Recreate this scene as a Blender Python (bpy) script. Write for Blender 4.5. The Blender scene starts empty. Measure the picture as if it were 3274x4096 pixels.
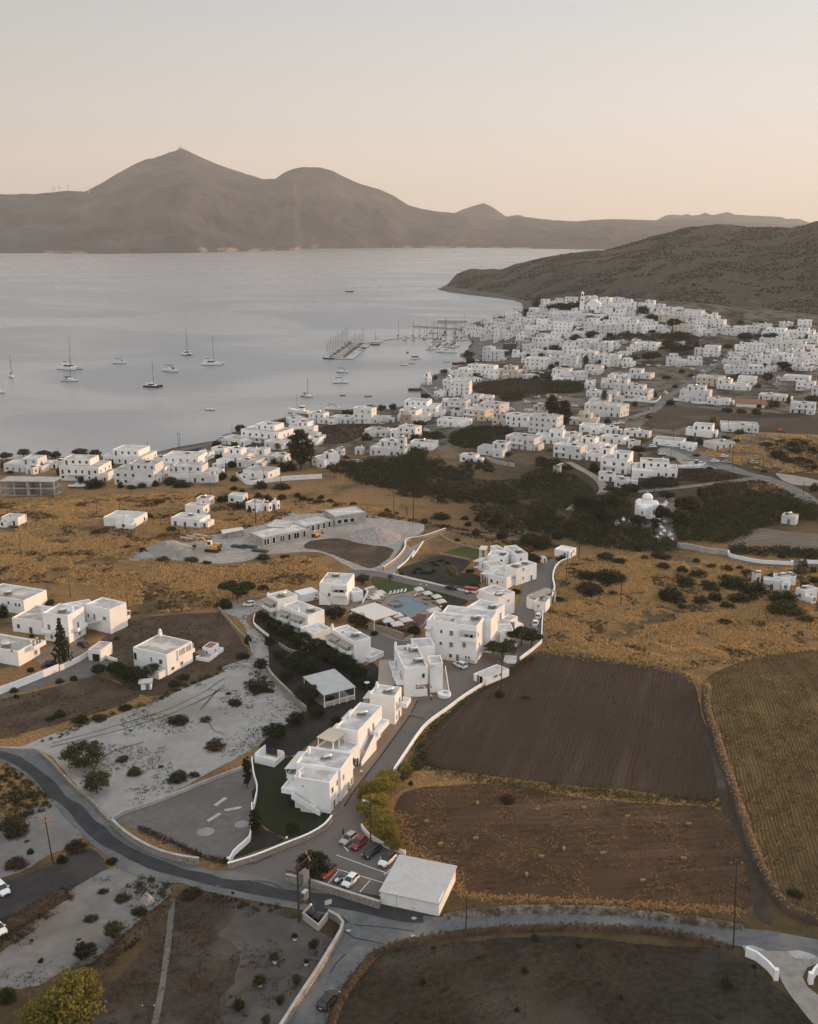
import bpy, bmesh, math, random
import numpy as np
from mathutils import Vector, Matrix
R = math.radians
rng = random.Random(7)
nrg = np.random.default_rng(11)
S = bpy.context.scene
COL = S.collection
# camera
CAMH = 112.0
F = 4096.0                 # focal length in pixels of the 3274 x 4096 photograph
CX, CY = 1637.0, 2048.0
HORIZON = 921.0
TH = math.atan((CY - HORIZON) / F)
CT, ST = math.cos(TH), math.sin(TH)
cam = bpy.data.cameras.new('camera')
cam.sensor_fit = 'VERTICAL'
cam.angle = 2 * math.atan(CY / F)
cam.clip_start = 1.0
cam.clip_end = 90000.0
cam_o = bpy.data.objects.new('camera', cam)
COL.objects.link(cam_o)
cam_o.location = (0, 0, CAMH)
cam_o.rotation_euler = (math.pi / 2 - TH, 0, 0)
S.camera = cam_o
# light, sky, exposure
SUN_EL, SUN_AZ = R(6.0), R(60.0)      # azimuth measured from straight ahead (+Y) towards the right (+X)
SUNV = Vector((math.sin(SUN_AZ) * math.cos(SUN_EL), math.cos(SUN_AZ) * math.cos(SUN_EL), math.sin(SUN_EL)))
sl = bpy.data.lights.new('sun', 'SUN')
sl.energy = 5.0
sl.angle = R(0.6)
sl.color = (1.0, 0.56, 0.25)
so = bpy.data.objects.new('sun', sl)
COL.objects.link(so)
so.rotation_euler = SUNV.to_track_quat('Z', 'Y').to_euler()
so.location = (300, 100, 300)
W = bpy.data.worlds.new('World')
S.world = W
W.use_nodes = True
wt = W.node_tree
wt.nodes.clear()
def wn(t, **k):
 n = wt.nodes.new(t)
 for a, b in k.items(): setattr(n, a, b)
 return n
sky = wn('ShaderNodeTexSky', sky_type='NISHITA', sun_disc=False)
sky.sun_elevation = SUN_EL
sky.sun_rotation = SUN_AZ
sky.altitude = 50
sky.dust_density = 4.0
sky.air_density = 1.0
sky.ozone_density = 1.0
hs = wn('ShaderNodeHueSaturation'); hs.inputs['Saturation'].default_value = 0.30
wt.links.new(sky.outputs[0], hs.inputs['Color'])
tc = wn('ShaderNodeTexCoord')
sep = wn('ShaderNodeSeparateXYZ'); wt.links.new(tc.outputs['Generated'], sep.inputs[0])
ramp = wn('ShaderNodeValToRGB')
els = ramp.color_ramp.elements
els[0].position = 0.0; els[0].color = (6.8, 5.5, 4.2, 1)
els[1].position = 1.0; els[1].color = (7.4, 7.8, 8.3, 1)
for p, c in ((0.045, (6.7, 5.75, 4.75, 1)), (0.10, (5.9, 5.75, 5.4, 1)), (0.20, (4.7, 4.95, 5.1, 1)), (0.32, (6.0, 6.2, 6.3, 1)), (0.6, (7.2, 7.6, 8.0, 1))):
 e = els.new(p); e.color = c
wt.links.new(sep.outputs['Z'], ramp.inputs[0])
dot = wn('ShaderNodeVectorMath', operation='DOT_PRODUCT')
wt.links.new(tc.outputs['Generated'], dot.inputs[0]); dot.inputs[1].default_value = SUNV
mr = wn('ShaderNodeMapRange'); mr.inputs[1].default_value = -0.2; mr.inputs[2].default_value = 1.0
mr.inputs[3].default_value = 0.88; mr.inputs[4].default_value = 1.6
wt.links.new(dot.outputs['Value'], mr.inputs[0])
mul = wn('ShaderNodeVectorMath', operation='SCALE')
mb = wn('ShaderNodeMapRange'); mb.inputs[1].default_value = .15; mb.inputs[2].default_value = -.75; mb.inputs[3].default_value = 1.0; mb.inputs[4].default_value = 1.75  # unseen sky behind the camera brightened, added fill for walls facing it
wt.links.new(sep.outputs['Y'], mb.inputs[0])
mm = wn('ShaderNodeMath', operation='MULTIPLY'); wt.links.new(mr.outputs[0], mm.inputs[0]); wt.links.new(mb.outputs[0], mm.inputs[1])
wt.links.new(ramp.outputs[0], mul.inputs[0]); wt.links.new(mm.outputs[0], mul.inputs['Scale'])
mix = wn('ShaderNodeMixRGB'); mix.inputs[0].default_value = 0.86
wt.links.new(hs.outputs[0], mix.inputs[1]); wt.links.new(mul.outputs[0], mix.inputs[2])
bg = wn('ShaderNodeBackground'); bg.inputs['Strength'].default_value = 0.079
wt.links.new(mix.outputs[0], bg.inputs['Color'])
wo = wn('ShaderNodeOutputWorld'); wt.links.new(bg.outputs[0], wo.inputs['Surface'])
S.view_settings.view_transform = 'Standard'
S.view_settings.look = 'None'
S.view_settings.exposure = 0.45
S.view_settings.gamma = 1.0
S.cycles.use_denoising = True
S.cycles.max_bounces = 6
S.cycles.diffuse_bounces = 3
S.cycles.glossy_bounces = 3
S.cycles.transmission_bounces = 2
S.cycles.transparent_max_bounces = 6
S.cycles.volume_bounces = 0
S.cycles.caustics_reflective = False
S.cycles.caustics_refractive = False
# numpy noise
_pt = nrg.random((256, 256))
def vnoise(x, y):
 x = np.asarray(x, float); y = np.asarray(y, float)
 xi = np.floor(x).astype(int); yi = np.floor(y).astype(int)
 fx = x - xi; fy = y - yi
 fx = fx * fx * (3 - 2 * fx); fy = fy * fy * (3 - 2 * fy)
 a = _pt[xi & 255, yi & 255]; b = _pt[(xi + 1) & 255, yi & 255]
 c = _pt[xi & 255, (yi + 1) & 255]; d = _pt[(xi + 1) & 255, (yi + 1) & 255]
 return (a * (1 - fx) + b * fx) * (1 - fy) + (c * (1 - fx) + d * fx) * fy
def fbm(x, y, o=4):
 s = 0; a = 0.5; t = 0
 for i in range(o):
  s = s + a * vnoise(x + 17.3 * i, y + 9.1 * i); t += a; a *= 0.5; x = x * 2.03; y = y * 2.03
 return s / t
def ridged(x, y, o=4):
 s = 0; a = 0.5; t = 0
 for i in range(o):
  s = s + a * (1 - np.abs(2 * vnoise(x + 31.7 * i, y + 5.9 * i) - 1)); t += a; a *= 0.5; x = x * 2.1; y = y * 2.1
 return s / t
def sst(a, b, x):
 t = np.clip((np.asarray(x, float) - a) / (b - a), 0, 1)
 return t * t * (3 - 2 * t)
# picture coordinates -> places
ZONES = dict(V=(0, 0, 1.9002), A=(0, 3200, .5224), B=(800, 3200, .5224), C=(1600, 3200, .5224), D=(2400, 3200, .5073),
    E=(0, 2300, .5224), F=(800, 2200, .4063), G=(1400, 2200, .4063), H=(1800, 2100, .4063), I=(1000, 2700, .4063),
    T=(1600, 1150, .4933), U=(2424, 1150, .4933), X=(1600, 1500, .4933), Y=(2424, 1500, .4933), Q=(850, 1550, .4933),
    P=(0, 1700, .5224), M=(0, 540, .950), N=(1637, 740, .950), J=(0, 1300, .5514), K=(400, 1950, .7545),
    L=(2300, 1850, .5653), O=(1600, 1850, .5224), Z=(850, 1150, .6094), S=(0, 0, 1.0))
def px(z, x, y):
 ox, oy, s = ZONES[z]
 return ox + x * s, oy + y * s
def ray(u, v):
 a = (u - CX) / F; b = (CY - v) / F
 return np.array((a, CT + b * ST, -ST + b * CT))
def at_z(u, v, z):
 d = ray(u, v); t = (z - CAMH) / d[2]
 return Vector((d[0] * t, d[1] * t, z))
def at_y(u, v, y):
 k = (CY - v) / F
 z = CAMH + y * (k * CT - ST) / (CT + k * ST)
 zc = y * CT - (z - CAMH) * ST
 return Vector(((u - CX) / F * zc, y, z))
def project(p):
 zc = p[1] * CT - (p[2] - CAMH) * ST
 return CX + F * p[0] / zc, CY - F * (p[1] * ST + (p[2] - CAMH) * CT) / zc
def slant(p):
 return p[1] * CT - (p[2] - CAMH) * ST
SEA = -6.0
_coast_px = [('P', -900, 330), ('P', 0, 262), ('P', 560, 250), ('P', 800, 240), ('P', 1140, 222), ('P', 1350, 172), ('P', 1620, 128), ('Q', 60, 395), ('Q', 260, 330),
    ('Q', 480, 268), ('Q', 640, 232), ('Q', 800, 214), ('Q', 1040, 184), ('Q', 1180, 176), ('Q', 1430, 180), ('Q', 1570, 140),
    ('X', 70, 236), ('X', 178, 186), ('X', 165, 92), ('X', 196, 48), ('T', 240, 715), ('T', 335, 690), ('T', 440, 650), ('T', 545, 620), ('T', 540, 575),
    ('T', 480, 548), ('T', 545, 505), ('T', 580, 440), ('T', 520, 385), ('T', 450, 335), ('T', 560, 296), ('T', 690, 268), ('T', 770, 240),
    ('T', 870, 200), ('T', 1000, 165), ('T', 985, 130), ('T', 930, 107), ('T', 800, 88), ('T', 610, 66), ('T', 400, 40), ('T', 300, 15), ('N', 118, 438), ('N', 150, 425),
    ('S', 1850, 1105), ('S', 2300, 1050)]
COAST = [at_z(*px(*c), SEA) for c in _coast_px]
COAST = np.array([(p.x, p.y) for p in COAST])
COAST = np.vstack([COAST, [(1400, 4300), (5200, 4300), (5200, -700), (-3200, -700), (-3200, COAST[0][1])]])
def inside(poly, X, Y):
 X = np.asarray(X, float); Y = np.asarray(Y, float)
 r = np.zeros(X.shape, bool)
 n = len(poly)
 for i in range(n):
  x1, y1 = poly[i]; x2, y2 = poly[(i + 1) % n]
  if y1 == y2: continue
  c = ((y1 > Y) != (y2 > Y)) & (X < (x2 - x1) * (Y - y1) / (y2 - y1) + x1)
  r ^= c
 return r
def sdist(poly, X, Y):
 d = np.full(np.shape(X), 1e9)
 n = len(poly)
 for i in range(n):
  x1, y1 = poly[i]; x2, y2 = poly[(i + 1) % n]
  dx, dy = x2 - x1, y2 - y1
  L = dx * dx + dy * dy + 1e-9
  t = np.clip(((X - x1) * dx + (Y - y1) * dy) / L, 0, 1)
  d = np.minimum(d, np.hypot(X - x1 - t * dx, Y - y1 - t * dy))
 return np.where(inside(poly, X, Y), d, -d)
_hill = [(1740, 1158, 2230, 2290), (1789, 1115, 2215, 2310), (1812, 1100, 2190, 2320), (1865, 1077, 2120, 2320), (1984, 1087, 1960, 2300), (2112, 1049, 1700, 2270), (2207, 1027, 1500, 2240),
   (2378, 1010, 1230, 2200), (2454, 989, 1210, 2180), (2549, 954, 1200, 2150), (2682, 921, 1200, 2100), (2777, 909, 1200, 2060), (2834, 911, 1200, 2040), (2900, 920, 1190, 2020),
   (2967, 919, 1180, 2000), (3062, 925, 1170, 1970), (3119, 906, 1170, 1960), (3147, 895, 1160, 1955), (3205, 900, 1160, 1950), (3233, 916, 1150, 1940), (3274, 930, 1150, 1900),
   (3420, 905, 1120, 1750), (3700, 860, 1100, 1600), (4200, 840, 1130, 1550), (5200, 850, 1250, 1600), (7500, 870, 1500, 1900), (9500, 920, 1700, 2200)]  # hill out of view at right, raised to cast shade on the town
_ha = np.array([(h[0] - CX) / F / CT for h in _hill])       # x / y at eye level
_hf = np.array([h[2] for h in _hill]); _hr = np.array([h[3] for h in _hill])
_hz = np.array([at_y(h[0], h[1], h[3]).z for h in _hill])
def zfun(X, Y):
 X = np.asarray(X, float); Y = np.asarray(Y, float)
 sd = sdist(COAST, X, Y)
 land = -4.6 + 4.6 * sst(15, 170, sd)
 land = np.where(sd < 4, -6.4 + 1.8 * np.clip(sd / 4, 0, 1), land)
 t = 0
 for cx, cy, sx, sy, h in ((150, 1105, 90, 120, 34), (280, 1110, 120, 110, 30), (440, 1090, 130, 130, 20), (330, 940, 140, 90, 7), (60, 700, 60, 45, 7), (150, 590, 90, 50, 4)):
  t = t + h * np.exp(-((X - cx) / sx) ** 2 - ((Y - cy) / sy) ** 2)
 land = land + t * sst(6, 90, sd)
 a = X / np.maximum(Y, 50.0)
 yf = np.interp(a, _ha, _hf); yr = np.interp(a, _ha, _hr); zr = np.interp(a, _ha, _hz)
 s = (Y - yf) / (yr - yf)
 prof = np.where(s < 1, np.clip(s, 0, 1) ** 1.15, 1 - sst(1.0, 2.2, s) * 1.0)
 prof = prof * 0.55 + 0.45 * np.where(s < 1, sst(0, 1.0, s), prof)
 ok = (a > _ha[0]) & (Y > 300)
 hz = np.where(ok, (zr + 5) * prof, 0)
 rough = (ridged(X / 260., Y / 260., 4) - 0.6) * 34 * np.clip(s, 0, 1) * np.clip(1.15 - s, 0, 1) * 2
 rough = rough + (fbm(X / 45., Y / 45., 3) - .5) * 9 * np.clip(s * 3, 0, 1)
 hz = hz + np.where(ok & (s > 0), rough * np.where(np.abs(s - 1) < .12, .35, 1), 0)
 land = land + hz * sst(0, 25, sd)
 k = np.clip((X - 420) / 300, 0, 1); k = k * k * (3 - 2 * k) * np.clip((2000 - X) / 900, 0, 1)
 land = land + 98 * k * (1 - sst(500, 690, Y - 0.62 * (X - 750))) * sst(-500, 100, Y + 300)  # unseen ridge off to the right, added to shade the near ground
 land = land + (fbm(X / 60., Y / 60., 3) - .5) * 2.2 * sst(430, 560, Y) * sst(20, 80, sd)
 return np.where(sd < 0, -6.6 - np.minimum(-sd * .05, 3), land), sd, s, ok
def axis(*segs):
 out = []
 for a, b, st in segs: out.append(np.arange(a, b, st, float))
 return np.concatenate(out + [[segs[-1][1]]])
GX = axis((-3200, -480, 80), (-480, 900, 6), (900, 2000, 30), (2000, 5200, 100))
GY = axis((-700, 60, 40), (60, 1300, 6), (1300, 2400, 12), (2400, 4300, 60))
MX, MY = np.meshgrid(GX, GY, indexing='ij')
MZ, MSD, MS, MOK = zfun(MX, MY)
def hgt(x, y):
 x = np.asarray(x, float); y = np.asarray(y, float)
 i = np.clip(np.searchsorted(GX, x) - 1, 0, len(GX) - 2); j = np.clip(np.searchsorted(GY, y) - 1, 0, len(GY) - 2)
 fx = np.clip((x - GX[i]) / (GX[i + 1] - GX[i]), 0, 1); fy = np.clip((y - GY[j]) / (GY[j + 1] - GY[j]), 0, 1)
 return (MZ[i, j] * (1 - fx) + MZ[i + 1, j] * fx) * (1 - fy) + (MZ[i, j + 1] * (1 - fx) + MZ[i + 1, j + 1] * fx) * fy
_T = 60 * np.exp(np.linspace(0, math.log(80), 2600))
def gr(u, v, lift=0.0):
 """point of the land seen at photograph pixel (u, v)"""
 d = ray(u, v)
 X = d[0] * _T; Y = d[1] * _T; Zr = CAMH + d[2] * _T
 dz = Zr - np.maximum(hgt(X, Y), SEA) - lift
 k = np.argmax(dz < 0)
 if dz[k] >= 0: k = len(_T) - 1
 f = dz[k - 1] / (dz[k - 1] - dz[k]) if k > 0 else 0
 t = _T[k - 1] + f * (_T[k] - _T[k - 1])
 p = d * t
 return Vector((p[0], p[1], float(CAMH + p[2])))
def g(z, x, y): return gr(*px(z, x, y))
def sea(z, x, y): return at_z(*px(z, x, y), SEA)
# materials
def rgba(c): return (c[0], c[1], c[2], 1.0)
class NT:
 def __init__(s, name):
  s.m = bpy.data.materials.new(name); s.m.use_nodes = True
  s.t = s.m.node_tree; s.t.nodes.clear()
  s.out = s.n('ShaderNodeOutputMaterial'); s.b = s.n('ShaderNodeBsdfPrincipled')
  s.l(s.b.outputs[0], s.out.inputs['Surface'])
  s.geo = s.n('ShaderNodeNewGeometry')
 def n(s, t, **k):
  x = s.t.nodes.new(t)
  for a, b in k.items(): setattr(x, a, b)
  return x
 def l(s, a, b): s.t.links.new(a, b)
 def pos(s, scale=(1, 1, 1), rot=0, obj=False):
  mp = s.n('ShaderNodeMapping'); mp.inputs['Scale'].default_value = scale
  src = s.n('ShaderNodeTexCoord').outputs['Object'] if obj else s.geo.outputs['Position']
  if rot:
   m0 = s.n('ShaderNodeMapping'); m0.inputs['Rotation'].default_value = (0, 0, rot); s.l(src, m0.inputs['Vector']); src = m0.outputs[0]
  s.l(src, mp.inputs['Vector'])
  return mp.outputs[0]
 def noise(s, scale, detail=4, vec=None, rough=.55, dist=0):
  x = s.n('ShaderNodeTexNoise'); x.inputs['Scale'].default_value = scale; x.inputs['Detail'].default_value = detail
  x.inputs['Roughness'].default_value = rough; x.inputs['Distortion'].default_value = dist
  s.l(vec if vec is not None else s.pos(), x.inputs['Vector']); return x.outputs[0]
 def ramp(s, fac, lo, hi):
  x = s.n('ShaderNodeMapRange'); x.inputs[1].default_value = lo; x.inputs[2].default_value = hi; x.clamp = True
  s.l(fac, x.inputs[0]); return x.outputs[0]
 def mix(s, fac, a, b, mode='MIX'):
  x = s.n('ShaderNodeMixRGB'); x.blend_type = mode
  for i, v in ((0, fac), (1, a), (2, b)):
   if isinstance(v, (int, float)): x.inputs[i].default_value = v
   elif isinstance(v, tuple): x.inputs[i].default_value = rgba(v)
   else: s.l(v, x.inputs[i])
  return x.outputs[0]
 def math(s, op, a, b=0.0):
  x = s.n('ShaderNodeMath'); x.operation = op
  for i, v in ((0, a), (1, b)):
   if isinstance(v, (int, float)): x.inputs[i].default_value = v
   else: s.l(v, x.inputs[i])
  return x.outputs[0]
 def attr(s, name):
  x = s.n('ShaderNodeAttribute'); x.attribute_name = name; return x.outputs['Fac']
 def bump(s, h, strength, dist):
  x = s.n('ShaderNodeBump'); x.inputs['Strength'].default_value = strength; x.inputs['Distance'].default_value = dist
  s.l(h, x.inputs['Height']); s.l(x.outputs[0], s.b.inputs['Normal']); return x
 def base(s, c):
  if isinstance(c, tuple): s.b.inputs['Base Color'].default_value = rgba(c)
  else: s.l(c, s.b.inputs['Base Color'])
 def done(s, rough=.8, metal=0, spec=.3):
  s.b.inputs['Roughness'].default_value = rough; s.b.inputs['Metallic'].default_value = metal
  s.b.inputs['Specular IOR Level'].default_value = spec
  return s.m
def speck(name, c1, c2, scale=2., lo=.35, hi=.65, rough=.85, bump=None, c3=None, scale3=.1, lo3=.45, hi3=.62, stretch=None, rot=0, spec=.25, detail=5):
 """base colour c1 broken up by c2 at one size and c3 at another"""
 t = NT(name)
 vec = t.pos(stretch, rot) if stretch else None
 col = t.mix(t.ramp(t.noise(scale, detail, vec), lo, hi), c1, c2)
 if c3 is not None: col = t.mix(t.ramp(t.noise(scale3, 5), lo3, hi3), col, c3)
 t.base(col)
 if bump: t.bump(t.noise(bump[0], 4, vec), bump[1], bump[2])
 return t.done(rough, 0, spec)
def plain(name, c, rough=.6, metal=0, spec=.4, var=.12, scale=3.):
 t = NT(name)
 d = tuple(x * (1 - var) for x in c)
 t.base(t.mix(t.noise(scale, 3, t.pos(obj=True)), c, d))
 return t.done(rough, metal, spec)
M = {}
M['white'] = speck('white_plaster', (.86, .85, .835), (.78, .77, .755), .35, .4, .7, .8, (8., .12, .03), (.66, .64, .60), .9, .62, .82)
M['white2'] = speck('aged_white_plaster', (.80, .785, .765), (.70, .68, .655), .4, .4, .7, .85, (6., .15, .03), (.56, .53, .49), .7, .6, .8)
M['white3'] = speck('grey_white_plaster', (.66, .655, .65), (.57, .56, .55), .4, .4, .7, .85, (6., .15, .03), (.47, .45, .43), .7, .58, .8)
M['cream'] = speck('cream_plaster', (.62, .54, .45), (.54, .47, .39), .4, .4, .7, .85, (6., .12, .03))
M['beige'] = speck('beige_plaster', (.46, .40, .34), (.38, .33, .28), .5, .4, .7, .85, (6., .12, .03))
M['roof'] = speck('roof_screed', (.50, .48, .455), (.38, .36, .335), .55, .42, .66, .85, (5., .1, .02), (.66, .65, .63), .25, .5, .66)
M['roof2'] = speck('grey_roof_screed', (.36, .34, .32), (.25, .235, .22), .6, .38, .66, .9, (5., .1, .02), (.47, .45, .43), .3, .5, .64)
M['roof3'] = speck('weathered_roof_screed', (.42, .38, .34), (.30, .26, .23), .5, .38, .62, .9, (5., .1, .02), (.55, .52, .48), .2, .48, .6)
M['concrete'] = speck('bare_concrete', (.42, .40, .38), (.31, .295, .28), .5, .38, .66, .9, (4., .15, .03))
M['stone'] = None
def stone(name, c1, c2, cj, scale):
 t = NT(name)
 v = t.n('ShaderNodeTexVoronoi'); v.inputs['Scale'].default_value = scale; v.feature = 'DISTANCE_TO_EDGE'; t.l(t.pos(), v.inputs['Vector'])
 v2 = t.n('ShaderNodeTexVoronoi'); v2.inputs['Scale'].default_value = scale; t.l(t.pos(), v2.inputs['Vector'])
 col = t.mix(t.math('MULTIPLY', v2.outputs['Color'], 1.0), c1, c2)
 col = t.mix(t.ramp(v.outputs['Distance'], .02, .10), cj, col)
 t.base(col); t.bump(t.ramp(v.outputs['Distance'], 0, .12), .6, .06)
 return t.done(.9, 0, .2)
M['stone'] = stone('rubble_stone', (.40, .36, .31), (.24, .21, .18), (.15, .13, .11), 2.2)
M['stone_warm'] = stone('warm_rubble_stone', (.42, .34, .26), (.28, .22, .17), (.2, .16, .13), 2.2)
M['asphalt'] = speck('fresh_asphalt', (.034, .036, .039), (.048, .05, .052), 3., .35, .7, .9, (12., .15, .02), (.03, .031, .033), .25)
M['road'] = speck('worn_road', (.128, .129, .130), (.088, .090, .092), .8, .35, .7, .9, (9., .2, .02), (.175, .165, .15), .12, .48, .66)
M['lot'] = speck('dark_asphalt_lot', (.042, .038, .036), (.027, .025, .024), 1.2, .35, .65, .95, (6., .35, .05), (.055, .048, .043), .15, .48, .65)
M['paving'] = None
def paving(name, c1, c2, scale, rot):
 t = NT(name)
 b = t.n('ShaderNodeTexBrick'); b.inputs['Scale'].default_value = scale
 b.inputs['Color1'].default_value = rgba(c1); b.inputs['Color2'].default_value = rgba(c2); b.inputs['Mortar'].default_value = rgba(tuple(x * .6 for x in c2))
 b.inputs['Mortar Size'].default_value = .03
 t.l(t.pos((1, 1, 1), rot), b.inputs['Vector'])
 col = t.mix(t.ramp(t.noise(.4, 4), .4, .7), b.outputs[0], tuple(x * .78 for x in c1))
 t.base(col); t.bump(t.noise(6, 3), .2, .02)
 return t.done(.85)
M['paving'] = paving('drive_paving', (.165, .143, .13), (.13, .115, .106), 1.6, .9)
M['cobble'] = stone('cobbled_forecourt', (.27, .21, .16), (.185, .145, .115), (.12, .098, .08), 3.2)
M['deck'] = paving('pool_deck_paving', (.33, .265, .225), (.275, .22, .19), 1.2, .2)
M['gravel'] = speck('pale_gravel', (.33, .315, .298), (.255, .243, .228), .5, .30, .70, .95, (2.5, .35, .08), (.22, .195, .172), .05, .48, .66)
M['gravel_site'] = speck('site_gravel', (.36, .33, .30), (.24, .22, .20), .5, .36, .66, .95, (2., .8, .2), (.25, .22, .19), .05, .48, .66)  # sunlight on the site put into this gravel: paler and warmer
M['gravel3'] = speck('dim_gravel', (.205, .193, .180), (.15, .14, .13), .5, .30, .70, .95, (2.5, .35, .08), (.125, .11, .097), .05, .48, .66)  # pale gravel darkened in colour for the dimmer light at lower left
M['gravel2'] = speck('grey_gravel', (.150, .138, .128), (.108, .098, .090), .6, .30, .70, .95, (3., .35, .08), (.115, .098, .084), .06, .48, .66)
M['sand'] = speck('pale_track', (.30, .272, .245), (.21, .188, .168), .7, .35, .68, .95, (3., .6, .1), (.25, .22, .19), .05, .5, .7)
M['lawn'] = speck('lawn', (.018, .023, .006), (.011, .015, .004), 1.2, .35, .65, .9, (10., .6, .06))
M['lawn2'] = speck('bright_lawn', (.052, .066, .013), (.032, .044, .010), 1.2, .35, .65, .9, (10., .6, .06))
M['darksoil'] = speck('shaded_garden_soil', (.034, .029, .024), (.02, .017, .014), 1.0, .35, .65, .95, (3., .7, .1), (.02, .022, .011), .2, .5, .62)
M['dirt'] = speck('brown_dirt', (.072, .048, .031), (.042, .029, .020), .9, .35, .65, .95, (3., .8, .15), (.095, .064, .038), .12, .46, .64)
M['drygrass'] = speck('brown_dry_grass', (.058, .043, .031), (.034, .026, .020), 1.2, .36, .64, .95, (3.5, 1., .25), (.082, .073, .064), .055, .5, .62)
M['darkgrass'] = speck('dark_grass', (.042, .030, .019), (.016, .014, .010), .9, .34, .64, .95, (2.5, 1., .3), (.050, .043, .033), .045, .5, .62)
def rows(name, c1, c2, c3, scale, rot, amp, stretch, noise_amt=2.5, bumpd=.3, patch=.06, wamt=.3):
 t = NT(name)
 w = t.n('ShaderNodeTexWave'); w.wave_type = 'BANDS'; w.bands_direction = 'X'
 w.inputs['Scale'].default_value = scale; w.inputs['Distortion'].default_value = noise_amt; w.inputs['Detail'].default_value = 3; w.inputs['Detail Scale'].default_value = .35
 t.l(t.pos((1, 1, 1), rot), w.inputs['Vector'])
 nz = t.noise(1.4, 5)
 k = t.mix(wamt, t.mix(.5, nz, t.noise(.9, 5, t.pos((1.6, .10, 1), rot))), w.outputs['Color'])
 col = t.mix(t.ramp(k, .28, .72), c1, c2)
 st = t.noise(.5, 4, t.pos(stretch, rot))
 col = t.mix(t.math('MULTIPLY', t.ramp(st, .5, .7), amp), col, c3)
 col = t.mix(t.math('MULTIPLY', t.ramp(t.noise(patch, 5), .42, .62), .75), col, tuple(x * .62 for x in c1))
 t.base(col); t.bump(k, .9, bumpd)
 return t.done(.95, 0, .15)
DRV = math.atan2(-(g('I', 1580, 400) - g('I', 1010, 1160)).x, (g('I', 1580, 400) - g('I', 1010, 1160)).y)
M['plough'] = rows('ploughed_soil', (.062, .042, .029), (.030, .020, .014), (.085, .062, .045), .30, -DRV, .55, (.8, .045, .5), 6.0, .28, .04, .11)
M['stubble'] = rows('hay_stubble', (.098, .055, .029), (.040, .022, .013), (.14, .092, .058), .16, R(84), .6, (.55, .03, .5), 9.0, .35, .035, .12)
GRV = math.atan2(-(g('V', 1545, 1430) - g('V', 1640, 1760)).x, (g('V', 1545, 1430) - g('V', 1640, 1760)).y)
M['greenrows'] = rows('crop_rows', (.125, .084, .034), (.050, .034, .014), (.17, .112, .046), .42, -GRV, .45, (.9, .04, .5), 5.0, .4, .05, .3)
M['veg'] = rows('vegetable_plot', (.17, .145, .115), (.12, .10, .08), (.05, .06, .03), .10, R(70), .4, (.8, .05, .5), 1.0, .2)
def leaf(name, c1, c2, trans=.18):
 t = NT(name)
 oi = t.n('ShaderNodeObjectInfo')
 col = t.mix(t.geo.outputs['Random Per Island'], c1, c2)
 v = t.n('ShaderNodeHueSaturation'); t.l(col, v.inputs['Color'])
 k = t.n('ShaderNodeMapRange'); k.inputs[3].default_value = .75; k.inputs[4].default_value = 1.25; t.l(oi.outputs['Random'], k.inputs[0])
 t.l(k.outputs[0], v.inputs['Value'])
 t.base(v.outputs[0])
 m = t.done(.75, 0, .15)
 tr = t.n('ShaderNodeBsdfTranslucent'); t.l(v.outputs[0], tr.inputs['Color'])
 mx = t.n('ShaderNodeMixShader'); mx.inputs[0].default_value = trans
 t.l(t.b.outputs[0], mx.inputs[1]); t.l(tr.outputs[0], mx.inputs[2]); t.l(mx.outputs[0], t.out.inputs['Surface'])
 return m
M['leaf_dark'] = leaf('dark_evergreen_leaves', (.034, .040, .013), (.016, .020, .007))
M['leaf_olive'] = leaf('olive_leaves', (.060, .060, .027), (.032, .034, .015))
M['leaf_pine'] = leaf('pine_needles', (.050, .050, .015), (.024, .027, .009))
M['leaf_yellow'] = leaf('yellow_green_leaves', (.30, .235, .045), (.13, .125, .03), .4)
M['leaf_scrub'] = leaf('scrub_leaves', (.054, .045, .020), (.026, .024, .011))
M['leaf_reed'] = leaf('reed_leaves', (.050, .047, .022), (.027, .028, .014))
M['leaf_brown'] = leaf('dry_scrub', (.075, .046, .026), (.040, .027, .016))
M['leaf_palm'] = leaf('palm_fronds', (.085, .068, .03), (.042, .038, .017))
M['grass_gold'] = leaf('golden_grass_blades', (.62, .44, .215), (.26, .155, .065), .4)
M['grass_brown'] = leaf('brown_grass_blades', (.15, .090, .040), (.075, .046, .022), .3)
M['grass_green'] = leaf('green_weeds', (.095, .10, .028), (.055, .060, .018), .25)
M['bark'] = speck('bark', (.10, .075, .055), (.06, .045, .034), 3., .35, .65, .95, (6., .6, .04))
M['pole'] = speck('pole_timber', (.060, .042, .032), (.038, .028, .022), 4., .35, .65, .9, (8., .4, .02))
M['plank'] = speck('bleached_planks', (.40, .36, .31), (.27, .235, .2), .8, .35, .65, .9, (5., .3, .03))
def slats(name, c1, c2, scale, rot, spec=.2, rough=.8):
 t = NT(name)
 w = t.n('ShaderNodeTexWave'); w.inputs['Scale'].default_value = scale; w.inputs['Distortion'].default_value = 0
 t.l(t.pos((1, 1, 1), rot), w.inputs['Vector'])
 col = t.mix(t.ramp(w.outputs['Color'], .15, .5), c2, c1)
 col = t.mix(t.ramp(t.noise(.5, 4), .4, .7), col, tuple(x * .8 for x in c1))
 t.base(col); t.bump(w.outputs['Color'], .5, .06)
 return t.done(rough, 0, spec)
M['corrugated'] = slats('corrugated_sheet', (.52, .505, .49), (.42, .405, .39), .55, R(70), .4, .55)
M['corrugated2'] = slats('grey_corrugated_sheet', (.44, .44, .43), (.36, .36, .35), .5, R(40), .4, .55)
M['reed'] = slats('reed_matting', (.36, .31, .26), (.25, .21, .17), .8, R(25))
M['canvas'] = plain('white_canvas', (.63, .59, .54), .8, 0, .2, .1)
M['tan'] = plain('tan_canvas', (.55, .46, .36), .8, 0, .2, .1)
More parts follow.
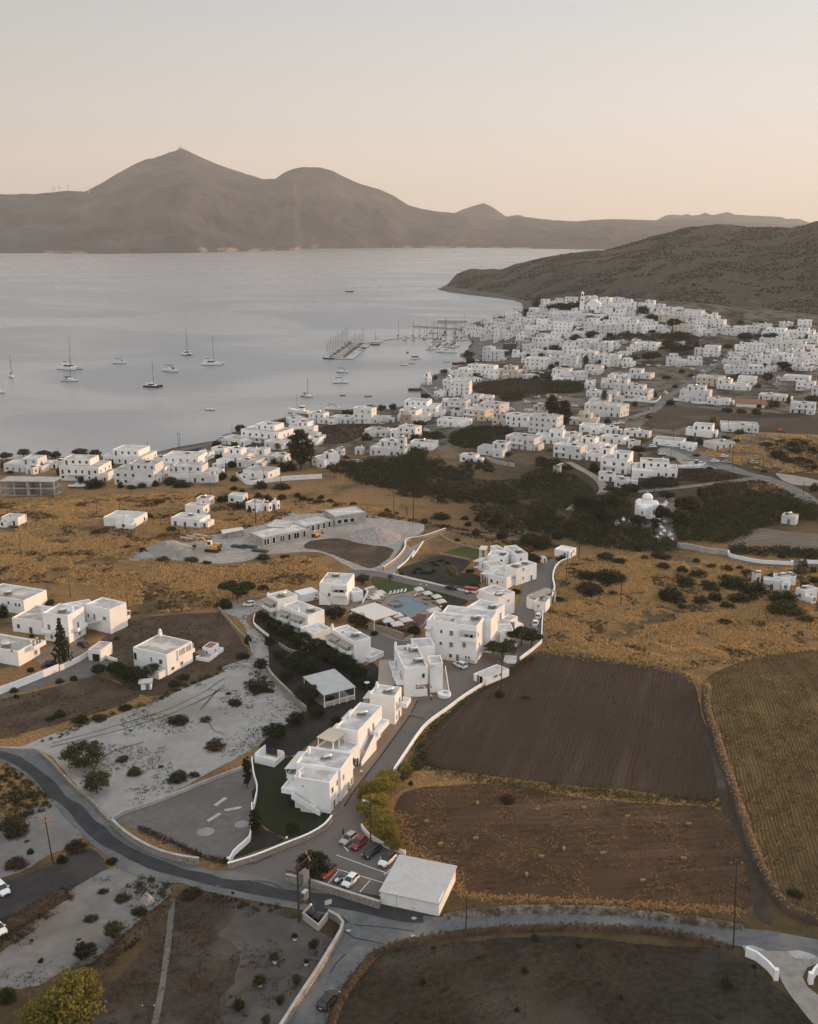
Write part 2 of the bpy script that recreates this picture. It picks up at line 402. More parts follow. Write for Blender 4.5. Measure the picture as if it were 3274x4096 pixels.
M['glass'] = plain('dark_window_glass', (.030, .034, .040), .12, 0, .6, .3)
M['frame'] = plain('white_frame', (.70, .69, .67), .5)
M['shut_blue'] = plain('blue_shutter', (.045, .085, .16), .6)
M['shut_brown'] = plain('brown_shutter', (.11, .050, .034), .6)
M['shut_grey'] = plain('grey_shutter', (.17, .18, .19), .6)
M['dark'] = plain('dark_opening', (.02, .019, .018), .9, 0, .1)
M['metal'] = plain('galvanised_metal', (.55, .54, .52), .35, .8, .5)
M['tank'] = plain('bright_tank', (.78, .74, .68), .25, .6, .5)
M['panel'] = plain('solar_panel', (.028, .030, .040), .15, 0, .6)
M['copper'] = plain('copper_tone', (.42, .22, .14), .5, .2)
M['tile'] = speck('terracotta_tile', (.30, .13, .075), (.21, .09, .055), 1.2, .35, .65, .85, (5., .4, .04))
M['redfloor'] = speck('red_floor_tile', (.12, .062, .046), (.08, .043, .033), 1.5, .35, .65, .8)
M['wood'] = plain('brown_wood', (.20, .12, .07), .7)
M['yellow'] = plain('machine_yellow', (.62, .33, .06), .5)
M['rubber'] = plain('tyre_rubber', (.018, .018, .018), .85, 0, .2)
M['rim'] = plain('alloy_rim', (.45, .45, .46), .3, .7)
M['carglass'] = plain('car_glass', (.012, .014, .018), .08, 0, .7, .1)
M['lamp'] = plain('lamp_lens', (.70, .70, .68), .2, 0, .6)
M['taillamp'] = plain('tail_lamp_red', (.40, .02, .015), .3, 0, .6)
M['globe'] = plain('opal_globe', (.82, .78, .72), .3, 0, .5)
M['black'] = plain('black_plastic', (.022, .022, .024), .5)
M['red'] = plain('red_paint', (.36, .035, .02), .4)
M['hay'] = speck('hay', (.29, .185, .085), (.19, .12, .055), 6., .35, .65, .95, (14., .8, .06))
M['skin'] = plain('skin', (.45, .28, .20), .6)
M['cloth_dark'] = plain('dark_cloth', (.03, .03, .035), .9)
M['cloth_light'] = plain('light_cloth', (.52, .50, .47), .9)
M['hair'] = plain('dark_hair', (.02, .016, .013), .7)
M['hull_white'] = plain('white_gelcoat', (.76, .75, .73), .3, 0, .5)
M['hull_dark'] = plain('navy_hull', (.025, .028, .04), .3, 0, .5)
M['hull_wood'] = plain('varnished_hull', (.22, .09, .04), .4, 0, .5)
M['teak'] = plain('teak_deck', (.36, .29, .22), .7)
M['alu'] = plain('mast_aluminium', (.15, .15, .16), .5, .2)
M['net'] = speck('dark_scaffold_net', (.055, .06, .065), (.04, .042, .045), 2., .35, .65, .95)
M['rubble'] = speck('rubble_heap', (.40, .36, .34), (.24, .205, .19), 1.6, .35, .65, .95, (3., 1., .3))
M['dome'] = plain('pale_blue_dome', (.42, .55, .58), .7)
def carpaint():
 t = NT('car_paint'); oi = t.n('ShaderNodeObjectInfo')
 t.base(t.mix(t.math('MULTIPLY', t.noise(2., 3, t.pos(obj=True)), .15), oi.outputs['Color'], (.02, .02, .02)))
 m = t.done(.38, 0, .3); t.b.inputs['Coat Weight'].default_value = .2; t.b.inputs['Coat Roughness'].default_value = .08
 return m
M['paint'] = carpaint()
def pool():
 t = NT('pool_water'); t.base(t.mix(t.noise(.8, 3), (.05, .115, .16), (.036, .088, .125)))
 t.bump(t.noise(2.5, 3), .12, .05); return t.done(.05, 0, .5)
M['pool'] = pool()
def sea_mat():
 t = NT('bay_water')
 big = t.noise(.0034, 3, t.pos((1, 1.5, 1), R(14)), .45, 1.0)
 calm = t.ramp(big, .44, .60)                        # 1 = slick, 0 = ruffled
 t.base(t.mix(calm, (.20, .207, .217), (.245, .247, .25)))  # pale grey stands in for reflected sky, lighter on slicks
 rp = t.n('ShaderNodeMapRange'); rp.inputs[3].default_value = .34; rp.inputs[4].default_value = .24; t.l(calm, rp.inputs[0])
 t.l(rp.outputs[0], t.b.inputs['Roughness'])
 wv = t.noise(.10, 2, t.pos((.35, 1.3, 1), R(-6)))
 bp = t.n('ShaderNodeBump'); bp.inputs['Distance'].default_value = .6
 st = t.n('ShaderNodeMapRange'); st.inputs[3].default_value = .018; st.inputs[4].default_value = .006; t.l(calm, st.inputs[0])
 t.l(st.outputs[0], bp.inputs['Strength']); t.l(wv, bp.inputs['Height']); t.l(bp.outputs[0], t.b.inputs['Normal'])
 t.b.inputs['IOR'].default_value = 1.33; t.b.inputs['Specular IOR Level'].default_value = .9
 return t.m
M['sea'] = sea_mat()
def ground_mat():
 t = NT('dry_land')
 gold = t.mix(t.ramp(t.noise(1.1, 6), .32, .68), (.30, .18, .075), (.150, .088, .038))
 gold = t.mix(t.ramp(t.noise(.045, 5), .50, .66), gold, (.085, .060, .030))
 gold = t.mix(t.ramp(t.noise(.13, 5), .60, .74), gold, (.055, .046, .021))
 scrub = t.mix(t.ramp(t.noise(.16, 6, None, .65), .36, .60), (.044, .037, .027), (.098, .078, .055))
 scrub = t.mix(t.ramp(t.noise(.035, 6), .58, .74), scrub, (.135, .104, .072))
 scrub = t.mix(t.ramp(t.noise(.4, 4, None, .6), .52, .64), scrub, (.015, .013, .009))
 town = t.mix(t.ramp(t.noise(.12, 5), .42, .60), (.16, .14, .118), (.075, .056, .034))
 town = t.mix(t.ramp(t.noise(.05, 4), .5, .62), town, (.04, .036, .023))
 rock = t.mix(t.ramp(t.noise(.2, 5), .4, .6), (.13, .108, .088), (.065, .055, .045))
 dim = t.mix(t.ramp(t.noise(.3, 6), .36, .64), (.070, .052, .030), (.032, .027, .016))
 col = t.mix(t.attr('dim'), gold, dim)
 col = t.mix(t.attr('town'), col, town)
 col = t.mix(t.attr('hill'), col, scrub)
 col = t.mix(t.attr('rock'), col, rock)
 t.base(col)
 t.bump(t.mix(.5, t.noise(.35, 6), t.noise(1.6, 5)), 1.0, .7)
 return t.done(.95, 0, .1)
M['ground'] = ground_mat()
def mountain_mat(name, c1, c2, c3, sc=1.):
 t = NT(name)
 col = t.mix(t.ramp(t.mix(.5, t.noise(.012 * sc, 8, None, .72), t.noise(.0035 * sc, 5, None, .6)), .42, .58), c1, c2)
 col = t.mix(t.math('MULTIPLY', t.ramp(t.noise(.0022 * sc, 7, None, .6), .55, .70), .7), col, c3)
 col = t.mix(t.attr('rock'), col, (.30, .22, .165))
 t.base(col); t.bump(t.noise(.02 * sc, 6, None, .65), .9, 30.)
 return t.done(.95, 0, .1)
M['mount'] = mountain_mat('far_scrub_mountain', (.006, .007, .008), (.056, .054, .050), (.115, .102, .086))
# mesh building
class MB:
 def __init__(s): s.v = []; s.f = []; s.mi = []; s.cur = 0
 def add(s, vs, fs):
  o = len(s.v); s.v.extend(tuple(map(float, v)) for v in vs)
  for f in fs: s.f.append(tuple(o + i for i in f)); s.mi.append(s.cur)
  return s
 def box(s, x0, y0, z0, x1, y1, z1, m=None):
  vs = [(x0, y0, z0), (x1, y0, z0), (x1, y1, z0), (x0, y1, z0), (x0, y0, z1), (x1, y0, z1), (x1, y1, z1), (x0, y1, z1)]
  if m is not None: vs = [m @ Vector(v) for v in vs]
  return s.add(vs, [(3, 2, 1, 0), (4, 5, 6, 7), (0, 1, 5, 4), (1, 2, 6, 5), (2, 3, 7, 6), (3, 0, 4, 7)])
 def prism(s, poly, z0, z1):
  n = len(poly)
  vs = [(p[0], p[1], z0) for p in poly] + [(p[0], p[1], z1) for p in poly]
  return s.add(vs, [tuple(range(n - 1, -1, -1)), tuple(range(n, 2 * n))] + [(i, (i + 1) % n, n + (i + 1) % n, n + i) for i in range(n)])
 def loft(s, rings, cap=True, closed=True):
  n = len(rings[0]); vs = [p for r in rings for p in r]; fs = []
  for k in range(len(rings) - 1):
   for i in range(n if closed else n - 1):
    j = (i + 1) % n; fs.append((k * n + i, k * n + j, (k + 1) * n + j, (k + 1) * n + i))
  if cap and closed: fs.append(tuple(range(n - 1, -1, -1))); fs.append(tuple((len(rings) - 1) * n + i for i in range(n)))
  return s.add(vs, fs)
 def tube(s, pts, rad, n=8, cap=True):
  pts = [Vector(p) for p in pts]; rr = rad if isinstance(rad, (list, tuple)) else [rad] * len(pts); rings = []
  for i, p in enumerate(pts):
   d = (pts[min(i + 1, len(pts) - 1)] - pts[max(i - 1, 0)]).normalized()
   a = d.orthogonal().normalized() if abs(d.z) > .9 else d.cross(Vector((0, 0, 1))).normalized()
   b = d.cross(a)
   if i and (a.dot(pa) < 0): a, b = -a, -b
   pa = a
   rings.append([p + (a * math.cos(2 * math.pi * k / n) + b * math.sin(2 * math.pi * k / n)) * rr[i] for k in range(n)])
  return s.loft(rings, cap)
 def lathe(s, prof, n=16, c=(0, 0, 0)):
  rings = [[(c[0] + r * math.cos(2 * math.pi * k / n), c[1] + r * math.sin(2 * math.pi * k / n), c[2] + z) for k in range(n)] for r, z in prof]
  return s.loft(rings, True)
 def mesh(s, name, mats, smooth=False):
  me = bpy.data.meshes.new(name); me.from_pydata(s.v, [], s.f)
  for m in (mats if isinstance(mats, (list, tuple)) else [mats]): me.materials.append(m)
  if max(s.mi or [0]) > 0: me.polygons.foreach_set('material_index', s.mi)
  if smooth: me.polygons.foreach_set('use_smooth', [True] * len(me.polygons))
  me.update(); return me
def tag(o, label=None, cat=None, group=None, kind=None):
 if label: o['label'] = label
 if cat: o['category'] = cat
 if group: o['group'] = group
 if kind: o['kind'] = kind
 return o
def put(name, me, parent=None, loc=None, rz=None, scale=None):
 o = bpy.data.objects.new(name, me); COL.objects.link(o)
 if parent is not None: o.parent = parent
 if loc is not None: o.location = loc
 if rz is not None: o.rotation_euler = (0, 0, rz)
 if scale is not None: o.scale = scale if hasattr(scale, '__len__') else (scale,) * 3
 return o
def part(name, mb, mats, parent, smooth=False, **k):
 return put(name, mb.mesh(name, mats, smooth) if isinstance(mb, MB) else mb, parent, **k)
def thing(name, label, cat, loc=(0, 0, 0), rz=0, group=None):
 o = bpy.data.objects.new(name, None); COL.objects.link(o); o.empty_display_size = .5
 o.location = loc; o.rotation_euler = (0, 0, rz)
 return tag(o, label, cat, group)
KIDS = {}
def copy_tree(o, parent=None):
 c = o.copy(); COL.objects.link(c)
 if parent is not None: c.parent = parent
 for ch in list(o.children): copy_tree(ch, c)
 return c
def dup(o, loc, rz=0, label=None, scale=1, group=None, color=None):
 c = copy_tree(o); c.location = loc; c.rotation_euler = (0, 0, rz); c.scale = (scale,) * 3 if not hasattr(scale, '__len__') else scale
 if label: c['label'] = label
 if group: c['group'] = group
 if color:
  c.color = color
  for x in c.children_recursive: x.color = color
 return c
def fast_mesh(name, V, Fq, mats, smooth=False, mi=None):
 """V (n,3); Fq (m,k) faces all of k corners"""
 me = bpy.data.meshes.new(name); V = np.asarray(V, np.float32); Fq = np.asarray(Fq, np.int32)
 m, k = Fq.shape
 me.vertices.add(len(V)); me.vertices.foreach_set('co', V.ravel())
 me.loops.add(m * k); me.loops.foreach_set('vertex_index', Fq.ravel())
 me.polygons.add(m); me.polygons.foreach_set('loop_start', np.arange(0, m * k, k, dtype=np.int32))
 for x in (mats if isinstance(mats, (list, tuple)) else [mats]): me.materials.append(x)
 if mi is not None: me.polygons.foreach_set('material_index', np.asarray(mi, np.int32))
 if smooth: me.polygons.foreach_set('use_smooth', np.ones(m, bool))
 me.update(calc_edges=True); me.validate(); return me
def grid_faces(nx, ny):
 i, j = np.meshgrid(np.arange(nx - 1), np.arange(ny - 1), indexing='ij'); a = (i * ny + j).ravel()
 return np.stack([a, a + ny, a + ny + 1, a + 1], 1)
def set_attr(me, name, val):
 at = me.attributes.new(name, 'FLOAT', 'POINT'); at.data.foreach_set('value', np.asarray(val, np.float32).ravel())
# land, sea, mountains, air
V = np.stack([MX.ravel(), MY.ravel(), MZ.ravel()], 1)
me = fast_mesh('ground', V, grid_faces(*MX.shape), M['ground'], True)
wn_ = (fbm(MX / 22., MY / 22., 4) - .5)
hillw = np.where(MOK, sst(-.02, .05, MS + wn_ * .06), 0)
townw = sst(470, 560, MY + wn_ * 120) * (1 - hillw) * sst(-330, -250, MX)
rock = (1 - sst(10, 34, MSD + wn_ * 26)) * sst(1300, 1500, MY) * np.where(MSD > 0, 1, 0)
rock = np.maximum(rock, np.where(MSD > 0, (1 - sst(5, 14, MSD)) * .8 * (MY < 800), 0))
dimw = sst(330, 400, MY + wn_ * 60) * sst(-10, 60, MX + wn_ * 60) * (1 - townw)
dimw = np.maximum(dimw, (1 - sst(150, 175, MY)) * .8)  # shade over the nearest ground put into its colour
for n_, v_ in (('hill', hillw), ('town', townw), ('rock', rock), ('dim', dimw)): set_attr(me, n_, v_)
tag(put('ground', me), kind='structure')
b = MB(); b.add([(-11500, -800, SEA), (12500, -800, SEA), (12500, 13500, SEA), (-11500, 13500, SEA)], [(0, 1, 2, 3)])
tag(put('water', b.mesh('water', M['sea'])), kind='structure')
def mountain(name, ridge, shore, yr, yback, mat, nu=520, nv=130, rough=1., sea_y=None):
 ru = np.array([px(*p)[0] for p in ridge]); rv = np.array([px(*p)[1] for p in ridge])
 U = np.linspace(ru[0], ru[-1], nu)
 rvv = np.interp(U, ru, rv) + (fbm(U / 22., U * 0 + 3, 3) - .5) * 3.0
 YR = np.interp(U, [p[0] for p in yr], [p[1] for p in yr])
 if shore:
  su = np.array([px(*p)[0] for p in shore]); sv = np.array([px(*p)[1] for p in shore])
  svv = np.interp(U, su, sv)
  YS = np.array([at_z(u, v, SEA).y for u, v in zip(U, svv)]) + (fbm(U / 170., U * 0, 3) - .5) * 240
 else: YS = YR * 0 + sea_y
 P0 = [at_y(u, v, y) for u, v, y in zip(U, rvv, YR)]
 ZR = np.array([p.z for p in P0]); A = (U - CX) / F / CT
 s = np.linspace(-.02, 1.0 + yback, nv)
 Sg, Ug = np.meshgrid(s, np.arange(nu), indexing='xy')
 Sg = Sg; y = YS[Ug] + Sg * (YR - YS)[Ug]; zr = ZR[Ug]
 XR = np.array([p.x for p in P0]); x = XR[Ug] * (y / YR[Ug])
 c = np.clip(Sg, 0, 1)
 p = .30 * c ** .55 + .70 * c ** 1.9
 p = np.where(Sg > 1, 1 - sst(1, 1 + yback, Sg), p)
 z = SEA - 1 + (zr - SEA) * p + np.where(Sg < 0, -6, 0)
 env = np.clip(c * 4, 0, 1) * np.clip((1 - c) * 2.2, 0, 1)
 n1 = ridged(x / 900. + 3, y / 1300., 5) - .62
 n2 = fbm(x / 260., y / 260., 4) - .5
 z = z + rough * env * (n1 * np.clip(zr, 60, 700) * .55 + n2 * 90 + (ridged(x / 330., y / 420., 4) - .62) * 70)
 los = CAMH + (zr - CAMH) * y / YR[Ug]
 z = np.where((Sg < 1), np.minimum(z, np.where(los > SEA, los - (1 - c) * 6, z)), z)
 z = np.where((Sg > .006) & (Sg <= 1), np.maximum(z, SEA + 3), z)
 V = np.stack([x.ravel(), y.ravel(), z.ravel()], 1)
 me = fast_mesh(name, V, grid_faces(nu, nv), mat, True)
 cl = np.where((Sg > 0) & (Sg < .022) & (vnoise(x / 260., y * 0 + 7.5) > .5), .8, 0)
 set_attr(me, 'rock', cl * (fbm(x / 60., y / 60., 3) > .45))
 return tag(put(name, me), kind='structure'), (U, ZR, YR)
r1 = [('M', -260, 262), ('M', 0, 249), ('M', 100, 247), ('M', 150, 248), ('M', 190, 243), ('M', 240, 238), ('M', 290, 233), ('M', 360, 238), ('M', 430, 200), ('M', 500, 158), ('M', 560, 125), ('M', 610, 103), ('M', 650, 96), ('M', 700, 79), ('M', 712, 71), ('M', 735, 68), ('M', 762, 54), ('M', 785, 62), ('M', 850, 94), ('M', 900, 115),
  ('M', 960, 138), ('M', 1040, 163), ('M', 1110, 185), ('M', 1160, 184), ('M', 1200, 155), ('M', 1240, 140), ('M', 1280, 134), ('M', 1350, 136), ('M', 1400, 150), ('M', 1450, 175), ('M', 1510, 202), ('M', 1560, 218), ('M', 1600, 228), ('M', 1650, 250), ('N', 0, 85), ('N', 50, 98), ('N', 100, 108), ('N', 190, 117), ('N', 250, 130), ('N', 300, 150),
  ('N', 400, 146), ('N', 480, 135), ('N', 520, 136), ('N', 600, 147), ('N', 710, 153), ('N', 780, 146), ('N', 870, 143), ('N', 960, 146), ('N', 1040, 148), ('N', 1130, 143), ('N', 1300, 150), ('N', 1500, 160), ('N', 1723, 176), ('N', 2300, 190)]
s1 = [('M', -260, 497), ('M', 180, 497), ('M', 420, 500), ('M', 700, 498), ('M', 1000, 490), ('M', 1235, 486), ('M', 1260, 478), ('M', 1500, 478), ('M', 1723, 475), ('N', 300, 265), ('N', 600, 269), ('N', 800, 272), ('N', 1200, 270), ('N', 2300, 268)]
_, RID = mountain('mountain', r1, s1, [(-300, 7400), (300, 7600), (724, 8000), (1200, 7900), (1640, 8400), (2000, 9000), (4000, 9200)], .5, M['mount'])
r2 = [('N', 90, 190), ('N', 150, 140), ('N', 195, 116), ('N', 240, 97), ('N', 280, 85), ('N', 315, 76), ('N', 345, 88), ('N', 380, 112), ('N', 410, 132), ('N', 440, 128), ('N', 465, 126), ('N', 500, 136), ('N', 560, 165), ('N', 640, 200)]
mountain('distant_mountain', r2, None, [(0, 10600), (4000, 10600)], .4, M['mount'], 160, 30, .5, 9400)
r3 = [('N', 930, 180), ('N', 1000, 160), ('N', 1040, 146), ('N', 1080, 126), ('N', 1110, 121), ('N', 1150, 124), ('N', 1175, 119), ('N', 1192, 127), ('N', 1230, 120), ('N', 1248, 113), ('N', 1276, 124), ('N', 1300, 120), ('N', 1340, 109), ('N', 1372, 121), ('N', 1450, 126), ('N', 1560, 131), ('N', 1590, 140), ('N', 1640, 139), ('N', 1690, 158), ('N', 1723, 172), ('N', 1900, 190), ('N', 2300, 200)]
mountain('distant_hills', r3, None, [(0, 11800), (4000, 11800)], .3, M['mount'], 200, 30, .5, 10300)
hz = MB().box(-13500, -1500, -12, 14500, 15500, 1150)
hm = bpy.data.materials.new('evening_haze'); hm.use_nodes = True
ht = hm.node_tree; ht.nodes.clear()
ho = ht.nodes.new('ShaderNodeOutputMaterial'); hv = ht.nodes.new('ShaderNodeVolumePrincipled')
hv.inputs['Color'].default_value = (.87, .89, .92, 1); hv.inputs['Density'].default_value = 5.6e-5; hv.inputs['Anisotropy'].default_value = .1
ht.links.new(hv.outputs[0], ho.inputs['Volume'])
HAZE = tag(put('haze', hz.mesh('haze', hm)), kind='stuff')
# fields, yards, roads laid on the land
def catmull(P, closed=True, step=2.0):
 P = [Vector(p[:2]) for p in P]; n = len(P); out = []
 for i in range(n if closed else n - 1):
  p0 = P[(i - 1) % n] if closed or i > 0 else P[i]; p1 = P[i]; p2 = P[(i + 1) % n]; p3 = P[(i + 2) % n] if closed or i + 2 < n else p2
  k = max(1, int((p2 - p1).length / step))
  for j in range(k):
   t = j / k
   out.append(0.5 * (2 * p1 + (p2 - p0) * t + (2 * p0 - 5 * p1 + 4 * p2 - p3) * t * t + (3 * p1 - p0 - 3 * p2 + p3) * t ** 3))
 if not closed: out.append(P[-1])
 return out
def straight(P, step=2.0):
 P = [Vector(p[:2]) for p in P]; out = []
 for i, p in enumerate(P):
  q = P[(i + 1) % len(P)]; k = max(1, int((q - p).length / step))
  out += [p.lerp(q, j / k) for j in range(k)]
 return out
def W2(zone, *pts):
 """pixel list of one zone -> ground points; a tuple with a letter first changes zone"""
 out = []
 for p in pts:
  out.append(g(*p) if isinstance(p[0], str) else g(zone, *p))
 return out
PATCH = {}
def drape(name, P, mat, lift=.05, smooth=True, wob=.5, kind='structure', height=None, step=2.0):
 C = catmull(P, True, step) if smooth else straight(P, step)
 if wob:
  n = len(C); s0 = rng.random() * 90
  L = np.cumsum([0] + [(C[(i + 1) % n] - C[i]).length for i in range(n - 1)])
  w = (fbm(L / 3.5 + s0, L * 0 + 1, 3) - .5) * 2 * wob
  nv = []
  for i in range(n):
   d = (C[(i + 1) % n] - C[i - 1]); d = Vector((-d.y, d.x)).normalized() if d.length > 0 else Vector((0, 0))
   nv.append(C[i] + d * float(w[i]))
  C = nv
 PATCH.setdefault(name, []).append(np.array([(p.x, p.y) for p in C]))
 bm = bmesh.new()
 vs = [bm.verts.new((p.x, p.y, 0)) for p in C]
 es = [bm.edges.new((vs[i], vs[(i + 1) % len(vs)])) for i in range(len(vs))]
 bmesh.ops.triangle_fill(bm, use_beauty=True, edges=es, normal=(0, 0, 1))
 ymax = max(p.y for p in C)
 if ymax > 425:
  for ax, arr in ((0, GX), (1, GY)):
   lo = min(p[ax] for p in C); hi = max(p[ax] for p in C)
   for a in arr[(arr > lo) & (arr < hi)]:
    if ax == 1 and a < 415: continue
    bmesh.ops.bisect_plane(bm, geom=bm.verts[:] + bm.edges[:] + bm.faces[:], plane_co=(a, 0, 0) if ax == 0 else (0, a, 0), plane_no=(1, 0, 0) if ax == 0 else (0, 1, 0))
 bm.verts.ensure_lookup_table()
 xy = np.array([v.co[:2] for v in bm.verts])
 hz_ = np.maximum(hgt(xy[:, 0], xy[:, 1]), SEA - .5) + lift
 for v, z in zip(bm.verts, hz_): v.co.z = z
 for f in bm.faces:
  if f.normal.z < 0: f.normal_flip()
 bm.normal_update()
 for f in bm.faces:
  if f.normal.z < 0: f.normal_flip()
 me = bpy.data.meshes.new(name); bm.to_mesh(me); bm.free(); me.materials.append(mat)
 return tag(put(name, me), kind=kind)
def ribbon(name, P, width, mat, lift=.08, smooth=True, wob=.12, kind='structure', step=2.0):
 C = catmull(P, False, step) if smooth else [Vector(p[:2]) for p in P]
 n = len(C); wd = width if isinstance(width, (list, tuple)) else [width, width]
 Lf, Rt = [], []
 s0 = rng.random() * 90
 for i in range(n):
  d = (C[min(i + 1, n - 1)] - C[max(i - 1, 0)]).normalized(); nn = Vector((-d.y, d.x))
  w = np.interp(i / max(n - 1, 1), np.linspace(0, 1, len(wd)), wd) / 2
  a = float(fbm(i * .5 + s0, 1.5, 3) - .5) * 2 * wob; b_ = float(fbm(i * .5 + s0, 9.5, 3) - .5) * 2 * wob
  Lf.append(C[i] + nn * (w + a)); Rt.append(C[i] - nn * (w + b_))
 return drape(name, Lf + Rt[::-1], mat, lift, False, 0, kind, step=1.5)
M['yardmix'] = speck('thin_gravel', (.085, .075, .067), (.06, .05, .043), .5, .3, .7, .95, (3., .4, .08), (.11, .1, .09), .08, .48, .66)
drape('gravel', W2('E', (-200, 1360), (0, 1310), (160, 1310), (420, 1215), (850, 1080), (1150, 990), (1450, 850), (1723, 740), ('F', 180, 1150), ('F', 480, 1060), ('F', 500, 900), ('F', 400, 700), ('F', 300, 640), ('F', 200, 570), ('F', 350, 500), ('F', 600, 500), ('F', 620, 580),
      ('F', 480, 650), ('F', 500, 760), ('F', 660, 900), ('F', 700, 1180), ('F', 800, 1350), ('F', 1060, 1560), ('I', 560, 340), ('I', 300, 560), ('I', 100, 690), ('I', -20, 760), ('A', 1250, -20), ('A', 860, 140), ('A', 640, -60), ('E', 520, 1540), ('E', 330, 1345), ('E', 100, 1340)), M['gravel'], .03, True, .5)
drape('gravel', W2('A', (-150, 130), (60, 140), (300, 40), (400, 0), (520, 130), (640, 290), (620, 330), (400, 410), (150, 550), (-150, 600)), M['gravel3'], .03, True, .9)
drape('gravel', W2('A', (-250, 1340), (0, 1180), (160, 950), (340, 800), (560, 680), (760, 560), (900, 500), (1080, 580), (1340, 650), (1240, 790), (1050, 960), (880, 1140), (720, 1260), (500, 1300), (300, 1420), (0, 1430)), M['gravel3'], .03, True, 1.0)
for pts in (((1723, 840), (1660, 890), (1600, 960), (1540, 1030)), ((1723, 790), (1500, 930), (1200, 1060), (800, 1180), (400, 1290)), ((1723, 860), (1480, 990), (1180, 1110), (760, 1230), (380, 1320)), ((1100, 1280), (900, 1340), (760, 1420), (700, 1560)), ((1600, 1120), (1640, 1190), (1723, 1220))):
 ribbon('track', W2('E', *pts), .5, M['gravel2'], .05, wob=.3)
drape('field', W2('E', (-150, 1000), (0, 955), (450, 850), (740, 775), (900, 830), (1080, 890), (1060, 930), (840, 1030), (480, 1130), (0, 1260), (-150, 1290)), M['dirt'], .04, True, .4)
drape('field', W2('E', (800, 470), (1000, 345), (1400, 300), (1700, 285), ('F', 190, 610), ('F', 330, 780), ('F', 430, 930), ('F', 480, 1050), ('F', 250, 1140), ('F', 0, 1260), ('E', 1450, 830), ('E', 1130, 930), ('E', 850, 760), ('E', 780, 560)), M['dirt'], .045, True, .4)
drape('yard', W2('E', (-150, 960), (0, 915), (330, 760), (700, 615), (880, 650), (720, 770), (450, 825), (120, 905), (-150, 1000)), M['gravel2'], .07, True, .2)
drape('yard', W2('E', (250, 640), (340, 560), (640, 480), (690, 560), (560, 640), (330, 700)), M['cobble'], .07, False, 0)
drape('yard', W2('A', (870, 150), (960, 110), (1250, 10), ('V', 420, 1655), ('V', 500, 1625), ('V', 545, 1600), ('V', 530, 1740), ('V', 478, 1812), ('V', 420, 1800), ('V', 370, 1785), ('V', 290, 1750)), M['gravel2'], .05, True, .2)
drape('field', W2('B', (-1000, 1900), (-620, 1350), (-280, 1000), (-150, 700), (0, 690), (300, 780), (600, 830), (790, 880), (900, 1010), (1060, 980), (1000, 1180), (900, 1350), (700, 1680), (560, 1900)), M['drygrass'], .035, True, .4)
drape('yard', W2('B', (100, 1000), (500, 900), (790, 890), (920, 1010), (1020, 1080), (900, 1330), (780, 1540), (640, 1740), (520, 1900), (150, 1900), (200, 1500), (300, 1250)), M['yardmix'], .045, True, 2.4)
ribbon('path', W2('A', (1320, 760), (1300, 1000), (1270, 1250), (1230, 1500), (1190, 1715), (1170, 1900)), 1.0, M['gravel2'], .07, wob=.15)
drape('car_park', W2('A', (-250, 720), (0, 640), (250, 552), (400, 505), (470, 440), (620, 385), (700, 372), (800, 450), (815, 520), (660, 620), (540, 690), (340, 800), (140, 930), (0, 1000), (-250, 1120)), M['lot'], .07, True, .25)
drape('field', W2('V', (1150, 1370), (1290, 1388), (1425, 1412), (1462, 1440), (1478, 1500), (1498, 1580), (1512, 1680), (1440, 1682), (1330, 1664), (1190, 1652), (1010, 1630), (890, 1610), (884, 1580), (910, 1535), (985, 1470), (1090, 1400)), M['plough'], .05, True, .4)
drape('field', W2('V', (850, 1668), (940, 1655), (1040, 1650), (1200, 1675), (1340, 1690), (1500, 1700), (1540, 1730), (1565, 1800), (1580, 1880), (1570, 1912), (1460, 1912), (1280, 1898), (1080, 1886), (985, 1880), (958, 1850), (900, 1815), (850, 1780), (832, 1730)), M['stubble'], .05, True, .5)
drape('field', W2('V', (1486, 1430), (1555, 1395), (1640, 1378), (1760, 1366), (1900, 1380), (1950, 1900), (1800, 1960), (1690, 1922), (1640, 1880), (1608, 1830), (1575, 1740), (1540, 1640), (1508, 1545), (1484, 1470)), M['greenrows'], .05, True, .4)
drape('field', W2('V', (640, 2230), (720, 2110), (745, 2075), (790, 2020), (850, 1995), (960, 1985), (1120, 1972), (1250, 1975), (1370, 1990), (1480, 1995), (1560, 2015), (1630, 2075), (1700, 2130), (1780, 2230)), M['darkgrass'], .035, True, .5)
drape('track', W2('V', (1480, 1560), (1498, 1580), (1516, 1690), (1545, 1740), (1572, 1830), (1590, 1930), (1625, 1950), (1606, 1860), (1572, 1770), (1540, 1680), (1512, 1580), (1495, 1530)), M['drygrass'], .07, True, .4)
